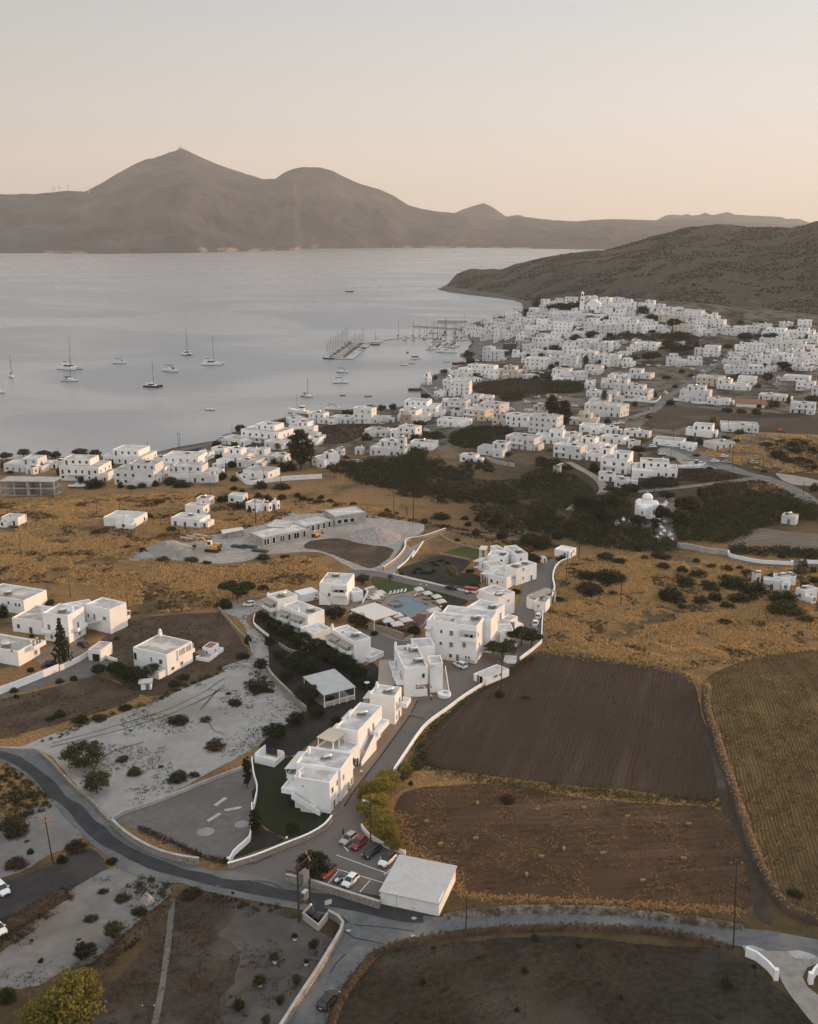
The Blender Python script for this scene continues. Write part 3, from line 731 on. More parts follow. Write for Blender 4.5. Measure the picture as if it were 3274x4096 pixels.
drape('road', W2('E', (-200, 1300), (0, 1322), (180, 1335), (300, 1350), (410, 1450), (520, 1560), (690, 1720), ('A', 760, 105), ('A', 850, 190), ('A', 980, 295), ('A', 1150, 402), ('A', 1320, 470), ('A', 1530, 512), ('B', 100, 545), ('B', 250, 540), ('B', 660, 630), ('B', 860, 670), ('B', 1100, 748), ('B', 1380, 838),
     ('C', 120, 880), ('C', 290, 900), ('C', 700, 888), ('C', 1100, 872), ('C', 1723, 890), ('D', 500, 955), ('D', 1060, 1010), ('D', 1350, 1035), ('D', 1723, 1105), ('D', 2100, 1180), ('D', 2100, 1330), ('D', 1723, 1240), ('D', 1480, 1195), ('D', 1300, 1190), ('D', 1110, 1160), ('D', 800, 1100), ('D', 500, 1045), ('D', 0, 1000),
     ('C', 1300, 970), ('C', 850, 990), ('C', 500, 1015), ('C', 250, 1055), ('C', 0, 1118), ('B', 1500, 1110), ('B', 1350, 1165), ('B', 1240, 1270), ('B', 1100, 1460), ('B', 1020, 1620), ('B', 900, 1900), ('B', 520, 1900), ('B', 700, 1640), ('B', 860, 1400), ('B', 960, 1210), ('B', 1080, 1040), ('B', 1090, 960), ('B', 1020, 900), ('B', 970, 885),
     ('B', 800, 850), ('B', 500, 795), ('B', 250, 745), ('B', 0, 690), ('A', 1400, 640), ('A', 1250, 640), ('A', 1060, 585), ('A', 920, 525), ('A', 820, 430), ('A', 700, 342), ('A', 600, 235), ('A', 470, 105), ('A', 390, -20), ('E', 330, 1665), ('E', 200, 1535), ('E', 0, 1425), ('E', -200, 1370)), M['road'], .10, False, .06, step=1.2)
ribbon('road_patch', W2('E', (-150, 1350), (60, 1390), (170, 1440), (280, 1530), (370, 1610), (440, 1690), ('A', 560, 55), ('A', 650, 150), ('A', 760, 260), ('A', 840, 335), ('A', 980, 400), ('A', 1180, 490), ('A', 1400, 565), ('B', -20, 590), ('B', 150, 635), ('B', 350, 665), ('B', 600, 715), ('B', 850, 750), ('B', 1150, 800), ('B', 1400, 855), ('B', 1620, 905), ('C', 180, 905)), [3.0, 2.6, 2.8, 3.2, 2.6, 3.0, 3.4, 2.4], M['asphalt'], .125, wob=.75)
drape('road_patch', W2('B', (860, 800), (1000, 840), (1080, 890), (1145, 940), (1110, 950), (1040, 900), (960, 870), (880, 850)), M['asphalt'], .13, True, .1)
drape('driveway', W2('D', (1120, 1150), (1300, 1190), (1480, 1195), (1723, 1240), (1900, 1290), (1723, 1290), (1640, 1330), (1600, 1400), (1640, 1480), (1800, 1600), (1900, 1900), (1760, 1850), (1560, 1620), (1430, 1430), (1400, 1350), (1250, 1250), (1140, 1190)), M['sand'], .12, True, .15)
drape('driveway', W2('D', (1480, 1200), (1560, 1190), (1660, 1215), (1710, 1240), (1640, 1262), (1540, 1250)), M['concrete'], .14, True, .1)
drape('driveway', W2('D', (1120, 1155), (1200, 1150), (1300, 1185), (1290, 1198), (1180, 1180)), M['concrete'], .14, True, .1)
drape('driveway', W2('B', (210, 535), (420, 455), (660, 360), (900, 250), (1010, 160), ('I', 820, 1430), ('I', 900, 1300), ('I', 1010, 1160), ('I', 1240, 840), ('I', 1420, 520), ('I', 1560, 330), ('G', 520, 1480), ('G', 780, 1450), ('G', 890, 1430), ('G', 930, 1120), ('G', 1240, 1130), ('H', 420, 1110), ('H', 640, 930), ('H', 700, 690), ('H', 760, 480), ('H', 880, 420), ('H', 1000, 330),
      ('H', 1080, 370), ('H', 1030, 440), ('H', 1010, 620), ('H', 1000, 730), ('H', 930, 830), ('H', 905, 1160), ('H', 690, 1330), ('H', 540, 1440), ('H', 360, 1560), ('H', 100, 1720), ('I', 1723, 500), ('I', 1560, 720), ('I', 1400, 1000), ('I', 1250, 1250), ('I', 1100, 1480), ('B', 1240, 210), ('B', 1300, 290), ('B', 1560, 400), ('B', 1575, 460), ('B', 1380, 740), ('B', 1100, 690), ('B', 760, 560), ('B', 660, 540), ('B', 660, 630), ('B', 400, 575)), M['paving'], .115, False, 0)
drape('forecourt', W2('I', (700, 1200), (860, 940), (1010, 700), (1200, 430), (1400, 330), (1500, 130), (1660, 240), (1585, 400), (1300, 795), (1012, 1175), (920, 1310), (830, 1395), (790, 1372)), M['cobble'], .14, False, 0)
for pts in ([('I', 1580, 400), ('I', 1300, 790), ('I', 1010, 1170), ('I', 930, 1300)], [('G', 670, 1480), ('I', 1590, 380)], [('I', 1570, 400), ('I', 1720, 440)]):
 ribbon('drain', W2('I', *pts), .35, M['asphalt'], .16, False, 0)
for a, b_ in (((1045, 425), (1470, 580)), ((1000, 520), (1410, 640)), ((1305, 620), (1225, 710)), ((985, 640), (1060, 550)), ((1480, 520), (1410, 580)), ((1375, 740), (1440, 660)), ((1140, 400), (1075, 330)), ((1545, 450), (1470, 530))):
 ribbon('parking_line', W2('B', a, b_), .14, M['white2'], .15, False, 0)
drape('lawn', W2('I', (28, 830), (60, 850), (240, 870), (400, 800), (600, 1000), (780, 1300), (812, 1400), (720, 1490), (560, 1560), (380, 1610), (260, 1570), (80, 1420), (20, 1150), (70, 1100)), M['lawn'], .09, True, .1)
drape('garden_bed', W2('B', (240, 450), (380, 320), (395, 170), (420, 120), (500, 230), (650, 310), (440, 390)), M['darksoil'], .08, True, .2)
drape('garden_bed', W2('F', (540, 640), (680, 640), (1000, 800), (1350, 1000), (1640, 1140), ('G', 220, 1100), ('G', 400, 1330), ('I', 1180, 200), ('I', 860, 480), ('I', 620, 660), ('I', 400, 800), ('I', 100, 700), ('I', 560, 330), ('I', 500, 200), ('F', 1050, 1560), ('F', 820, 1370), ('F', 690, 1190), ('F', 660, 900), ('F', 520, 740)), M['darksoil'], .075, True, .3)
drape('pool_deck', W2('G', (150, 390), (340, 360), (620, 360), (700, 430), (930, 560), (1100, 600), (900, 650), (700, 760), (560, 900), (300, 830), (0, 640), (60, 560), (130, 510)), M['deck'], .10, True, .1)
drape('terrace', W2('G', (150, 760), (250, 640), (460, 600), (760, 640), (730, 720), (580, 850), (530, 870), (340, 820)), M['redfloor'], .125, False, 0)
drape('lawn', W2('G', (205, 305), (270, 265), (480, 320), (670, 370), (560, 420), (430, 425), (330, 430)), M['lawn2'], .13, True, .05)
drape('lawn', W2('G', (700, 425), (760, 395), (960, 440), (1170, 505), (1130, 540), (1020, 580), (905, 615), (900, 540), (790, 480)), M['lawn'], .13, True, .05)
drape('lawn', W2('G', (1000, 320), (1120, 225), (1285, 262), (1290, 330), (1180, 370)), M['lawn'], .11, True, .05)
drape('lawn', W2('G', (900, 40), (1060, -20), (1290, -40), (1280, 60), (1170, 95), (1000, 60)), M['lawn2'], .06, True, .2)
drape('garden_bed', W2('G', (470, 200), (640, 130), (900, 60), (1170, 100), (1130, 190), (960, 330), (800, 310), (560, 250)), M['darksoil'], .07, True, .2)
drape('driveway', W2('G', (-100, 260), (60, 200), (240, 210), (420, 240), (620, 300), (860, 350), (1060, 395), (1260, 450), (1170, 505), (960, 440), (700, 375), (480, 320), (250, 262), (40, 300)), M['paving'], .105, True, .05)
drape('driveway', W2('G', (230, 210), (330, 190), (440, 110), (520, 20), (560, -60), ('O', 80, 650), ('O', 200, 590), ('O', 320, 545), ('O', 400, 530), ('O', 300, 560), ('O', 170, 620), ('O', 60, 740), ('G', 640, 0), ('G', 480, 170), ('G', 420, 245)), M['sand'], .10, True, .1)
drape('driveway', W2('F', (1460, 460), (1520, 330), (1640, 390), (1600, 500), (1480, 620), (1250, 580)), M['cobble'], .10, False, 0)
drape('courtyard', W2('G', (150, 800), (340, 830), (530, 900), (620, 860), (620, 960), (420, 1100), (300, 1100), (190, 1000)), M['paving'], .085, True, .1)
def pool_shape():
 P = [(440, 520), (430, 490), (470, 462), (540, 455), (610, 475), (640, 505), (700, 515), (770, 535), (790, 565), (750, 595), (690, 608), (640, 640), (600, 665), (560, 640), (500, 620), (440, 590), (425, 555)]
 return W2('G', *P)
PP = pool_shape()
drape('building_site', W2('K', (140, 370), (220, 320), (360, 300), (480, 285), (560, 258), (700, 235), (900, 180), (1120, 100), (1250, 100), (1500, 160), (1640, 180), (1723, 200), (1690, 250), (1610, 290), (1580, 350), (1500, 430), (1440, 470), (1300, 410), (1180, 350), (1050, 345), (880, 360), (720, 400), (560, 400), (400, 390), (250, 400)), M['gravel_site'], .05, True, .8)
drape('field', W2('K', (1090, 320), (1120, 285), (1260, 270), (1400, 300), (1540, 320), (1550, 350), (1500, 400), (1430, 430), (1320, 390), (1200, 345)), M['dirt'], .09, True, .6)
ribbon('track', W2('P', (-100, 870), (100, 835), (300, 795), (480, 755), (650, 725), (800, 712)), 2.6, M['sand'], .10, wob=.4)
ribbon('track', W2('K', (560, 420), (800, 420), (1000, 440), (1160, 420)), 1.6, M['dirt'], .07, wob=.4)
ribbon('road', W2('Y', (1700, 1050), (1540, 950), (1400, 880), (1260, 830), (1130, 800), (1000, 760), (850, 700), (700, 640), (560, 590), (420, 560)), [7, 9, 8, 7, 10, 12, 9, 6], M['road'], .22, wob=.4)
ribbon('road', W2('Y', (1300, 830), (1100, 855), (900, 880), (700, 905), (420, 935), (250, 950)), [5, 4.5, 4.5], M['road'], .24, wob=.3)
drape('yard', W2('Y', (560, 590), (720, 640), (880, 690), (1020, 760), (820, 760), (640, 740), (590, 700), (480, 650), (430, 600)), M['sand'], .17, True, .6)
drape('yard', W2('Y', (1380, 800), (1600, 830), (1723, 860), (1800, 900), (1600, 900), (1480, 880)), M['sand'], .19, True, .6)
ribbon('road', W2('Y', (-60, 420), (120, 385), (260, 330), (380, 290), (450, 235), (510, 170), (620, 110), (720, 50), ('U', 780, 700), ('U', 880, 640), ('U', 960, 590), ('U', 1060, 480)), [5, 6, 6, 6, 8], M['road'], .30, wob=.2)
ribbon('road', W2('O', (1290, 0), (1400, 60), (1500, 120), (1555, 180), (1540, 240), (1400, 290), (1300, 370)), [4, 4, 3.5], M['sand'], .25, wob=.3)
drape('graveyard', W2('L', (420, 380), (560, 260), (720, 260), (700, 420), (720, 520), (660, 580), (480, 480)), M['gravel2'], .15, True, .6)
drape('field', W2('L', (1100, 570), (1280, 470), (1500, 490), (1723, 510), (1900, 520), (1900, 640), (1723, 620), (1400, 600), (1160, 600)), M['veg'], .16, True, .5)
drape('track', W2('L', (1060, 640), (1120, 700), (1300, 725), (1540, 735), (1800, 740), (1800, 700), (1560, 690), (1300, 690), (1120, 650)), M['gravel2'], .12, True, .3)
drape('field', W2('Y', (350, 360), (470, 275), (650, 262), (900, 285), (1000, 310), (1300, 320), (1800, 320), (1800, 470), (1260, 460), (980, 470), (700, 410), (560, 440), (300, 420)), M['darkgrass'], .2, True, 1.2)
drape('beach', W2('P', (1120, 235), (1250, 210), (1400, 180), (1640, 132), ('Q', 60, 410), ('Q', 60, 440), ('P', 1560, 170), ('P', 1300, 220), ('P', 1140, 250)), M['gravel2'], .2, True, .6)
drape('hillock', W2('X', (590, 130), (620, 70), (800, 40), (1000, 30), (1300, 40), (1480, 80), (1470, 130), (1350, 160), (1100, 180), (860, 190), (690, 150)), M['drygrass'], .2, True, 1.5)
drape('field', W2('Q', (860, 330), (1000, 300), (1260, 295), (1450, 290), (1420, 320), (1250, 350), (1150, 420), (1000, 460), (880, 440)), M['dirt'], .2, True, 1.2)
drape('car_park', W2('X', (850, 290), (1000, 225), (1300, 180), (1480, 200), (1480, 260), (1250, 270), (1020, 310), (900, 330)), M['gravel2'], .25, True, .6)
drape('quay', W2('X', (190, 190), (180, 110), (230, 30), ('T', 270, 760), ('T', 350, 720), ('T', 370, 800), ('T', 360, 860), ('T', 400, 900), ('T', 300, 905)), M['gravel2'], .3, True, .2)  # warm low sun on these crossarms put into their colour
drape('quay', W2('T', (470, 560), (560, 510), (600, 440), (560, 400), (700, 420), (800, 440), (850, 480), (700, 560), (620, 600), (545, 605)), M['gravel2'], .3, True, .4)
for pts in ([(1100, 1000), (1180, 1060), (1290, 1080), (1420, 1110)], [(1000, 1330), (1040, 1260), (1120, 1180)], [(420, 620), (560, 640), (640, 690)], [(300, 500), (420, 490), (560, 430)], [(1180, 960), (1420, 980), (1640, 1010)]): ribbon('road_patch', W2('B', *pts), .22, M['asphalt'], .145, wob=.1)
for x, y in ((1140, 1005), (1640, 910), (1630, 1045)): drape('manhole', W2('B', (x - 26, y), (x, y - 12), (x + 26, y), (x, y + 12)), M['concrete'], .15, True, .05)
# building kit
def _win_frame():
 b = MB(); e = .10; o = -.09
 b.box(-.5, o, 0, -.5 + e, .0, 1); b.box(.5 - e, o, 0, .5, .0, 1); b.box(-.5 + e, o, 1 - e * .8, .5 - e, .0, 1); b.box(-.54, o * 1.5, -.03, .54, .0, .03)
 return b
def _pane(): return MB().box(-.42, -.035, .03, .42, .0, .93)
def _shutters():
 b = MB(); b.box(-.82, -.07, .0, -.51, -.01, 1); b.box(.51, -.07, .0, .82, -.01, 1); b.box(-.51, -.03, .98, .51, -.01, 1); return b
def _mull():
 b = MB(); b.box(-.03, -.06, .03, .03, -.036, .92); return b
UM = dict(frame=_win_frame().mesh('window', M['frame']), pane=_pane().mesh('pane', M['glass']), pane_blue=_pane().mesh('pane', M['shut_blue']), pane_brown=_pane().mesh('pane', M['shut_brown']),
   pane_grey=_pane().mesh('pane', M['shut_grey']), pane_dark=_pane().mesh('pane', M['dark']), pane_wood=_pane().mesh('pane', M['wood']),
   sh_blue=_shutters().mesh('shutter', M['shut_blue']), sh_brown=_shutters().mesh('shutter', M['shut_brown']), sh_grey=_shutters().mesh('shutter', M['shut_grey']), mull=_mull().mesh('mullion', M['frame']),
   simple=MB().box(-.5, -.05, 0, .5, .02, 1).mesh('window', M['glass']), simple_blue=MB().box(-.5, -.05, 0, .5, .02, 1).mesh('window', M['shut_blue']),
   simple_brown=MB().box(-.5, -.05, 0, .5, .02, 1).mesh('window', M['shut_brown']), simple_grey=MB().box(-.5, -.05, 0, .5, .02, 1).mesh('window', M['shut_grey']))
def _heater():
 t = MB(); t.tube([(-.75, .42, 1.05), (.75, .42, 1.05)], .27, 12)
 p = MB(); p.add([(-.95, -1.0, .18), (.95, -1.0, .18), (.95, .25, .95), (-.95, .25, .95), (-.95, -1.0, .10), (.95, -1.0, .10), (.95, .25, .87), (-.95, .25, .87)], [(0, 1, 2, 3), (7, 6, 5, 4), (0, 4, 5, 1), (1, 5, 6, 2), (2, 6, 7, 3), (3, 7, 4, 0)])
 f = MB()
 for x in (-.8, .8): f.tube([(x, .42, 0), (x, .42, .85)], .03, 5); f.tube([(x, -.95, 0), (x, -.95, .12)], .03, 5); f.tube([(x, .4, .03), (x, -.95, .03)], .025, 5)
 f.tube([(-.8, .42, .82), (.8, .42, .82)], .025, 5); f.tube([(-.8, -.95, .06), (.8, -.95, .06)], .025, 5)
 return f, t, p
_h = _heater(); UM['h_frame'] = _h[0].mesh('water_heater', M['metal']); UM['h_tank'] = _h[1].mesh('tank', M['tank'], True); UM['h_panel'] = _h[2].mesh('solar_panel', M['panel'])
def _chimney():
 b = MB(); b.box(-.3, -.3, 0, .3, .3, .9); b.lathe([(.34, .9), (.34, 1.15), (.22, 1.45), (.05, 1.6)], 10); return b
UM['chimney'] = _chimney().mesh('chimney', M['white'])
def _ac():
 b = MB(); b.box(-.42, -.16, .08, .42, .16, .68); b.box(-.35, -.12, 0, -.25, .12, .08); b.box(.25, -.12, 0, .35, .12, .08); b.cur = 1; b.box(-.30, -.175, .16, .14, -.158, .60); return b
UM['ac'] = _ac().mesh('air_conditioner', [M['frame'], M['shut_grey']])
class Frame:
 def __init__(s, root, A, rz, X, Y, H):
  s.root, s.A, s.rz, s.X, s.Y, s.H = root, Vector(A), rz, X, Y, H
  s.c, s.s = math.cos(rz), math.sin(rz)
  d = s.A - Vector(root.location); r0 = root.rotation_euler.z; c, n = math.cos(-r0), math.sin(-r0)
  s.lo = Vector((d.x * c - d.y * n, d.x * n + d.y * c, d.z)); s.lrz = rz - r0
 def loc(s, x, y, z):
  c, n = math.cos(s.lrz), math.sin(s.lrz)
  return s.lo + Vector((x * c - y * n, x * n + y * c, z))
 def add(s, name, mb, mat, x=0, y=0, z=0, rz=0, smooth=False, parent=None, scale=None):
  me = mb.mesh(name, mat, smooth) if isinstance(mb, MB) else mb
  return put(name, me, s.root, s.loc(x, y, z), s.lrz + rz, scale)
 def on(s, face, t):
  return {'R': (t, 0, 0), 'L': (0, s.Y - t, -math.pi / 2), 'BR': (s.X, t, math.pi / 2), 'BL': (s.X - t, s.Y, math.pi)}[face]
 def win(s, face, t, z, w=1.1, h=1.2, kind='glass', name='window', shut=None, out=0.0):
  x, y, r = s.on(face, t)
  nx, ny = {'R': (0, -1), 'L': (-1, 0), 'BR': (1, 0), 'BL': (0, 1)}[face]
  x += nx * out; y += ny * out
  f = s.add(name, UM['frame'], None, x, y, z, r, scale=(w, 1.4, h))
  put('pane', UM['pane' if kind == 'glass' else 'pane_' + kind], f)
  if kind == 'glass' and w > .9: put('mullion', UM['mull'], f)
  if shut:
   put('shutter', UM['sh_' + shut], f)
  return f
 def door(s, face, t, z=0.0, w=1.0, h=2.15, kind='wood', out=0.0): return s.win(face, t, z, w, h, kind, 'door', None, out)
 def heater(s, x, y, rz=0, sc=1.0, z=None):
  f = s.add('water_heater', UM['h_frame'], None, x, y, s.H - .5 if z is None else z, rz - s.rz, scale=(sc,) * 3)
  put('tank', UM['h_tank'], f); put('solar_panel', UM['h_panel'], f)
 def chimney(s, x, y, sc=1.0, z=None): s.add('chimney', UM['chimney'], None, x, y, s.H - .5 if z is None else z, 0, scale=(sc, sc, sc * 1.1))
 def ac(s, x, y, z=None, rz=0): s.add('air_conditioner', UM['ac'], None, x, y, s.H - .5 if z is None else z, rz)
 def balcony(s, face, t0, t1, z, depth=1.4, par=.95, mat=None, rail=True, roof=None):
  """solid white balcony with parapet standing out of a face"""
  b = MB(); a, c = t0, t1
  b.box(a, -depth, z - .16, c, -.01, z)
  if rail: b.box(a, -depth, z, c, -depth + .15, z + par); b.box(a, -depth + .15, z, a + .15, -.01, z + par); b.box(c - .15, -depth + .15, z, c, -.01, z + par)
  x, y, r = s.on(face, 0)
  o = s.add('balcony', b, mat or M['white'], x, y, 0, r)
  if roof:
   q = MB(); q.add([(a - .2, -depth - .35, z + 2.15), (c + .2, -depth - .35, z + 2.15), (c + .2, -.02, z + 2.55), (a - .2, -.02, z + 2.55), (a - .2, -depth - .35, z + 2.05), (c + .2, -depth - .35, z + 2.05), (c + .2, -.02, z + 2.45), (a - .2, -.02, z + 2.45)], [(0, 1, 2, 3), (7, 6, 5, 4), (0, 4, 5, 1), (1, 5, 6, 2), (2, 6, 7, 3), (3, 7, 4, 0)])
   q.box(a, -depth - .1, z + (par if rail else 0), a + .12, -depth + .02, z + 2.08); q.box(c - .12, -depth - .1, z + (par if rail else 0), c, -depth + .02, z + 2.08)
   s.add('awning', q, M[roof], x, y, 0, r)
  return o
 def stairs(s, face, t0, t1, z0, z1, width=1.1, par=.8, solid=True):
  """flight along a face climbing from t0 to t1"""
  n = max(3, int(abs(z1 - z0) / .2)); b = MB(); b.cur = 0; sg = 1 if t1 > t0 else -1
  for i in range(n):
   a = t0 + (t1 - t0) * i / n; c = t0 + (t1 - t0) * (i + 1) / n; zz = z0 + (z1 - z0) * (i + 1) / n
   b.box(min(a, c), -width, z0 if solid else zz - .4, max(a, c), -.02, zz)
  p = MB()
  vs = [(t0, -width - .16, z0), (t1, -width - .16, z0 if solid else z1 - .5), (t1, -width - .16, z1 + par), (t0, -width - .16, z0 + par + .2)]
  vs += [(v[0], -width - .003, v[2]) for v in vs]
  p.add(vs, [(0, 1, 2, 3), (7, 6, 5, 4), (0, 4, 5, 1), (1, 5, 6, 2), (2, 6, 7, 3), (3, 7, 4, 0)])
  x, y, r = s.on(face, 0)
  f = s.add('staircase', b, M['roof2'], x, y, 0, r)
  put('stair_wall', p.mesh('stair_wall', M['white']), f)
def shell(X, Y, H, par=.5, th=.22, down=1.5):
 """outer walls with parapet; the roof deck sits par below the rim"""
 b = MB()
 b.box(0, 0, -down, X, Y, H - par - .02)
 z0, z1 = H - par - .02, H
 b.box(0, 0, z0, X, th, z1); b.box(0, Y - th, z0, X, Y, z1); b.box(0, th, z0, th, Y - th, z1); b.box(X - th, th, z0, X, Y - th, z1)
 d = MB(); d.box(th + .003, th + .003, H - par - .015, X - th - .003, Y - th - .003, H - par + .03)
 return b, d
def rect_from(A, B, C, H=None, basev=None, zg=0.0):
 ua, va = px(*A)
 if H is None:
  P = gr(ua, px(A[0], 0, basev)[1])
  lo, hi = 0.5, 30.0
  for _ in range(40):
   m = (lo + hi) / 2
   if project((P.x, P.y, P.z + m))[1] > va: lo = m
   else: hi = m
  H = lo; zg = P.z
 a, b_, c = (at_z(*px(*q), zg + H) for q in (A, B, C))
 e1 = (b_ - a); e1.z = 0; L1 = e1.length; e1.normalize()
 e2 = Vector((e1.y, -e1.x, 0)); L2 = (c - a).dot(e2)
 if L2 < 0: e2 = -e2; L2 = -L2
 return Vector((a.x, a.y, zg)), math.atan2(e2.y, e2.x), L2, L1, H
def block(root, A, B, C, H=None, basev=None, zg=0.0, wall='white', roof='roof', par=.5, name='wall', xy=None):
 P, rz, X, Y, H = rect_from(A, B, C, H, basev, zg)
 if xy:
  X = xy[0] or X; Y = xy[1] or Y
 if root is not None and not isinstance(root, bpy.types.Object):
  nm, label, cat = root; root = thing(nm, label, cat, P, rz)
 fr = Frame(root, P, rz, X, Y, H)
 b, d = shell(X, Y, H, par)
 fr.add(name, b, M[wall]); fr.add('roof', d, M[roof])
 return fr
def sub(fr, x0, y0, X, Y, z0, H, wall='white', roof='roof', par=.5, name='wall'):
 """another block in the frame of fr"""
 c, s_ = fr.c, fr.s
 P = fr.A + Vector((x0 * c - y0 * s_, x0 * s_ + y0 * c, z0))
 f = Frame(fr.root, P, fr.rz, X, Y, H)
 b, d = shell(X, Y, H, par, down=.01 if z0 > .5 else 1.5)
 f.add(name, b, M[wall]); f.add('roof', d, M[roof]); return f
def canopy(root, P, rz, X, Y, H, mat, t=.14, posts=True, slope=0.0, postmat='white', wr=.0):
 fr = Frame(root, P, rz, X, Y, H); b = MB()
 b.add([(0, 0, H - t), (X, 0, H - t), (X, Y, H + slope - t), (0, Y, H + slope - t), (0, 0, H), (X, 0, H), (X, Y, H + slope), (0, Y, H + slope)], [(3, 2, 1, 0), (4, 5, 6, 7), (0, 1, 5, 4), (1, 2, 6, 5), (2, 3, 7, 6), (3, 0, 4, 7)])
 fr.add('roof', b, M[mat])
 if posts:
  for x, y in ((.3, .3), (X - .3, .3), (X - .3, Y - .3), (.3, Y - .3), (X / 2, .3), (X / 2, Y - .3)):
   fr.add('post', MB().box(-.09, -.09, 0, .09, .09, H - t - .01 + slope * (y / Y)), M[postmat], x, y, 0)
 return fr
# the hotel
def T3(z, *p): return [(z,) + q for q in p]
f = block(('guest_house', 'white two-storey guest house nearest the car park, with outside stairs rising over the dark lawn', 'house'), *T3('I', (785, 1060), (435, 1000), (880, 935)), basev=1370)
HG1 = f
f.win('R', f.X * .25, 4.1, .9, 1.25); f.win('R', f.X * .75, 4.4, .6, 1.1); f.win('R', f.X * .8, 1.4, .55, .8); f.door('R', f.X * .4, 0, 1.0, 2.2)
f.win('L', f.Y * .25, 5.2, .5, .3, 'grey')
f.chimney(.6, f.Y - .8); f.ac(1.4, f.Y - 1.0)
f.balcony('BL', -0.2, f.X + .6, 3.4, 2.6, 1.0, roof=None)
f.stairs('L', f.Y * .78, -.1, 0, 3.3, 1.2, .95, False)
f.add('under_stair_wall', MB().box(-.9, -1.6, 0, -.05, 1.4, 1.5), M['white2'], 0, f.Y * .6, 0)
g1 = block(f.root, *T3('I', (895, 930), (455, 862), (985, 760)), H=7.35)
g1.heater(g1.X * .5, g1.Y * .45, R(200), 1.15); g1.chimney(.7 + g1.X * .6, g1.Y - .8); g1.ac(g1.X * .6, g1.Y - 1.2)
g1.win('R', g1.X * .2, 4.3, .6, 1.2); g1.win('R', g1.X * .55, 1.2, .6, 1.2); g1.door('R', g1.X * .6, 0, .9, 2.2, 'dark'); g1.door('R', g1.X * .85, 0, .9, 2.2)
g1.balcony('BL', 0, g1.X, 3.5, 2.2, .9, roof='canvas')
g2 = block(f.root, *T3('I', (930, 790), (650, 705), (1000, 650)), H=5.0)
canopy(f.root, g2.A + Vector((0, 0, 0)) + Vector((g2.c * .5 - g2.s * g2.Y * .42, g2.s * .5 + g2.c * g2.Y * .42, 0)), g2.rz, g2.X * .85, g2.Y * .6, 7.0, 'tan', .1)
g2.ac(g2.X * .9, g2.Y * .6); g2.door('R', g2.X * .8, 0, .9, 2.2, 'dark'); g2.win('R', g2.X * .3, 1.0, .6, 1.2)
f = block(('guest_house', 'white two-storey guest house with a straight outside stair, second from the car park', 'house'), *T3('I', (1065, 555), (840, 512), (1270, 300)), basev=860)
f.heater(f.X * .6, f.Y * .45, R(200), 1.15); f.chimney(f.X * .45, f.Y - .7); f.chimney(.6, f.Y - .5, .5)
f.door('R', f.X * .42, 3.6, .9, 2.1); f.door('R', f.X * .62, 3.6, .9, 2.1); f.door('R', f.X * .97, 0, .8, 2.2)
f.balcony('R', f.X * .5, f.X * .98, 3.5, 1.9, 1.0)
f.stairs('R', -1.5, f.X * .5, 0, 3.5, 1.3, .9, True)
f.balcony('BL', .3, f.X * .4, 3.2, 2.0, .9, roof='canvas'); f.balcony('BL', f.X * .6, f.X, 3.2, 2.0, .9, roof='canvas')
f.door('BL', f.X * .3, 3.2, 1.2, 2.1, 'glass')
f = block(('guest_house', 'small square white two-storey guest house, third from the car park, with a side balcony', 'house'), *T3('I', (1428, 212), (1180, 180), (1500, 118)), basev=495)
f.heater(f.X * .4, f.Y * .35, R(200), 1.3); f.chimney(f.X * .7, f.Y - .6, 1.1)
f.balcony('R', f.X * .55, f.X * 1.2, 3.4, 2.0, 1.0); f.door('R', f.X * .7, 3.5, .9, 2.1, 'dark'); f.door('R', f.X * .62, 0, .9, 2.2, 'blue'); f.win('R', f.X * .25, 4.1, .6, 1.3); f.win('R', f.X * .25, .9, .6, 1.3)
f.balcony('BL', .2, f.X * .8, 3.2, 1.7, .9, roof='canvas')
f = block(('guest_house', 'white two-storey hotel block with red lettering on its plain end wall', 'house'), *T3('G', (535, 1165), (437, 945), (768, 1150)), basev=1455)
HS = f
f.win('R', f.X * .82, 5.0, .8, 1.3)
M['signred'] = plain('sign_red', (.26, .06, .05), .6)
def word_row(fr, t, z, words, h):
 """a line of lettering too small to read in the photograph: letter-like strokes standing on a rail"""
 b = MB(); x = 0
 for n_ in words:
  x1 = x + n_ * h * .62; b.box(x, -.05, 0, x1 - h * .1, -.03, h * .12)
  for k in range(n_):
   xx = x + k * h * .62; b.box(xx, -.07, 0, xx + h * .14, -.028, h)
   if rng.random() < .8: b.box(xx + h * .14, -.07, h * rng.choice((.45, .86)), xx + h * .46, -.028, h * rng.choice((.9, 1.0)))
   if rng.random() < .6: b.box(xx + h * .36, -.07, h * .1, xx + h * .48, -.028, h)
  x = x1 + h * .6
 fr.add('lettering', b, M['signred'], t, 0, z)
word_row(f, f.X * .50, 2.75, (2, 10), .48); word_row(f, f.X * .50, 2.1, (7, 6), .48)
b = MB(); b.tube([(0, 0, 0), (.35, 0, .45), (.4, 0, .8)], [.02, .13, .03], 6); b.tube([(.3, 0, .4), (.62, 0, .62)], [.1, .02], 6); f.add('emblem', b, M['signred'], f.X * .92, -.12, 2.5)
f.heater(f.X * .75, f.Y * .75, R(190), 1.25); f.heater(f.X * .72, f.Y * .25, R(180), 1.4); f.chimney(f.X * .05, f.Y * .97, 1.1); f.chimney(.5, .5, .5); f.chimney(f.X * .55, f.Y * .85, 1.0); f.chimney(f.X * .68, f.Y * .82, 1.0)
f.ac(f.X * .45, f.Y * .9)
for x, y, w_, d_ in ((.22, .82, 2.6, .9), (.5, .3, 2.4, 2.2), (.82, .3, 1.3, 1.2), (.62, .06, 4.2, .7)):
 f.add('roof_mat', MB().box(0, 0, 0, w_, d_, .05), M['roof3'], f.X * x, f.Y * y, f.H - .46)
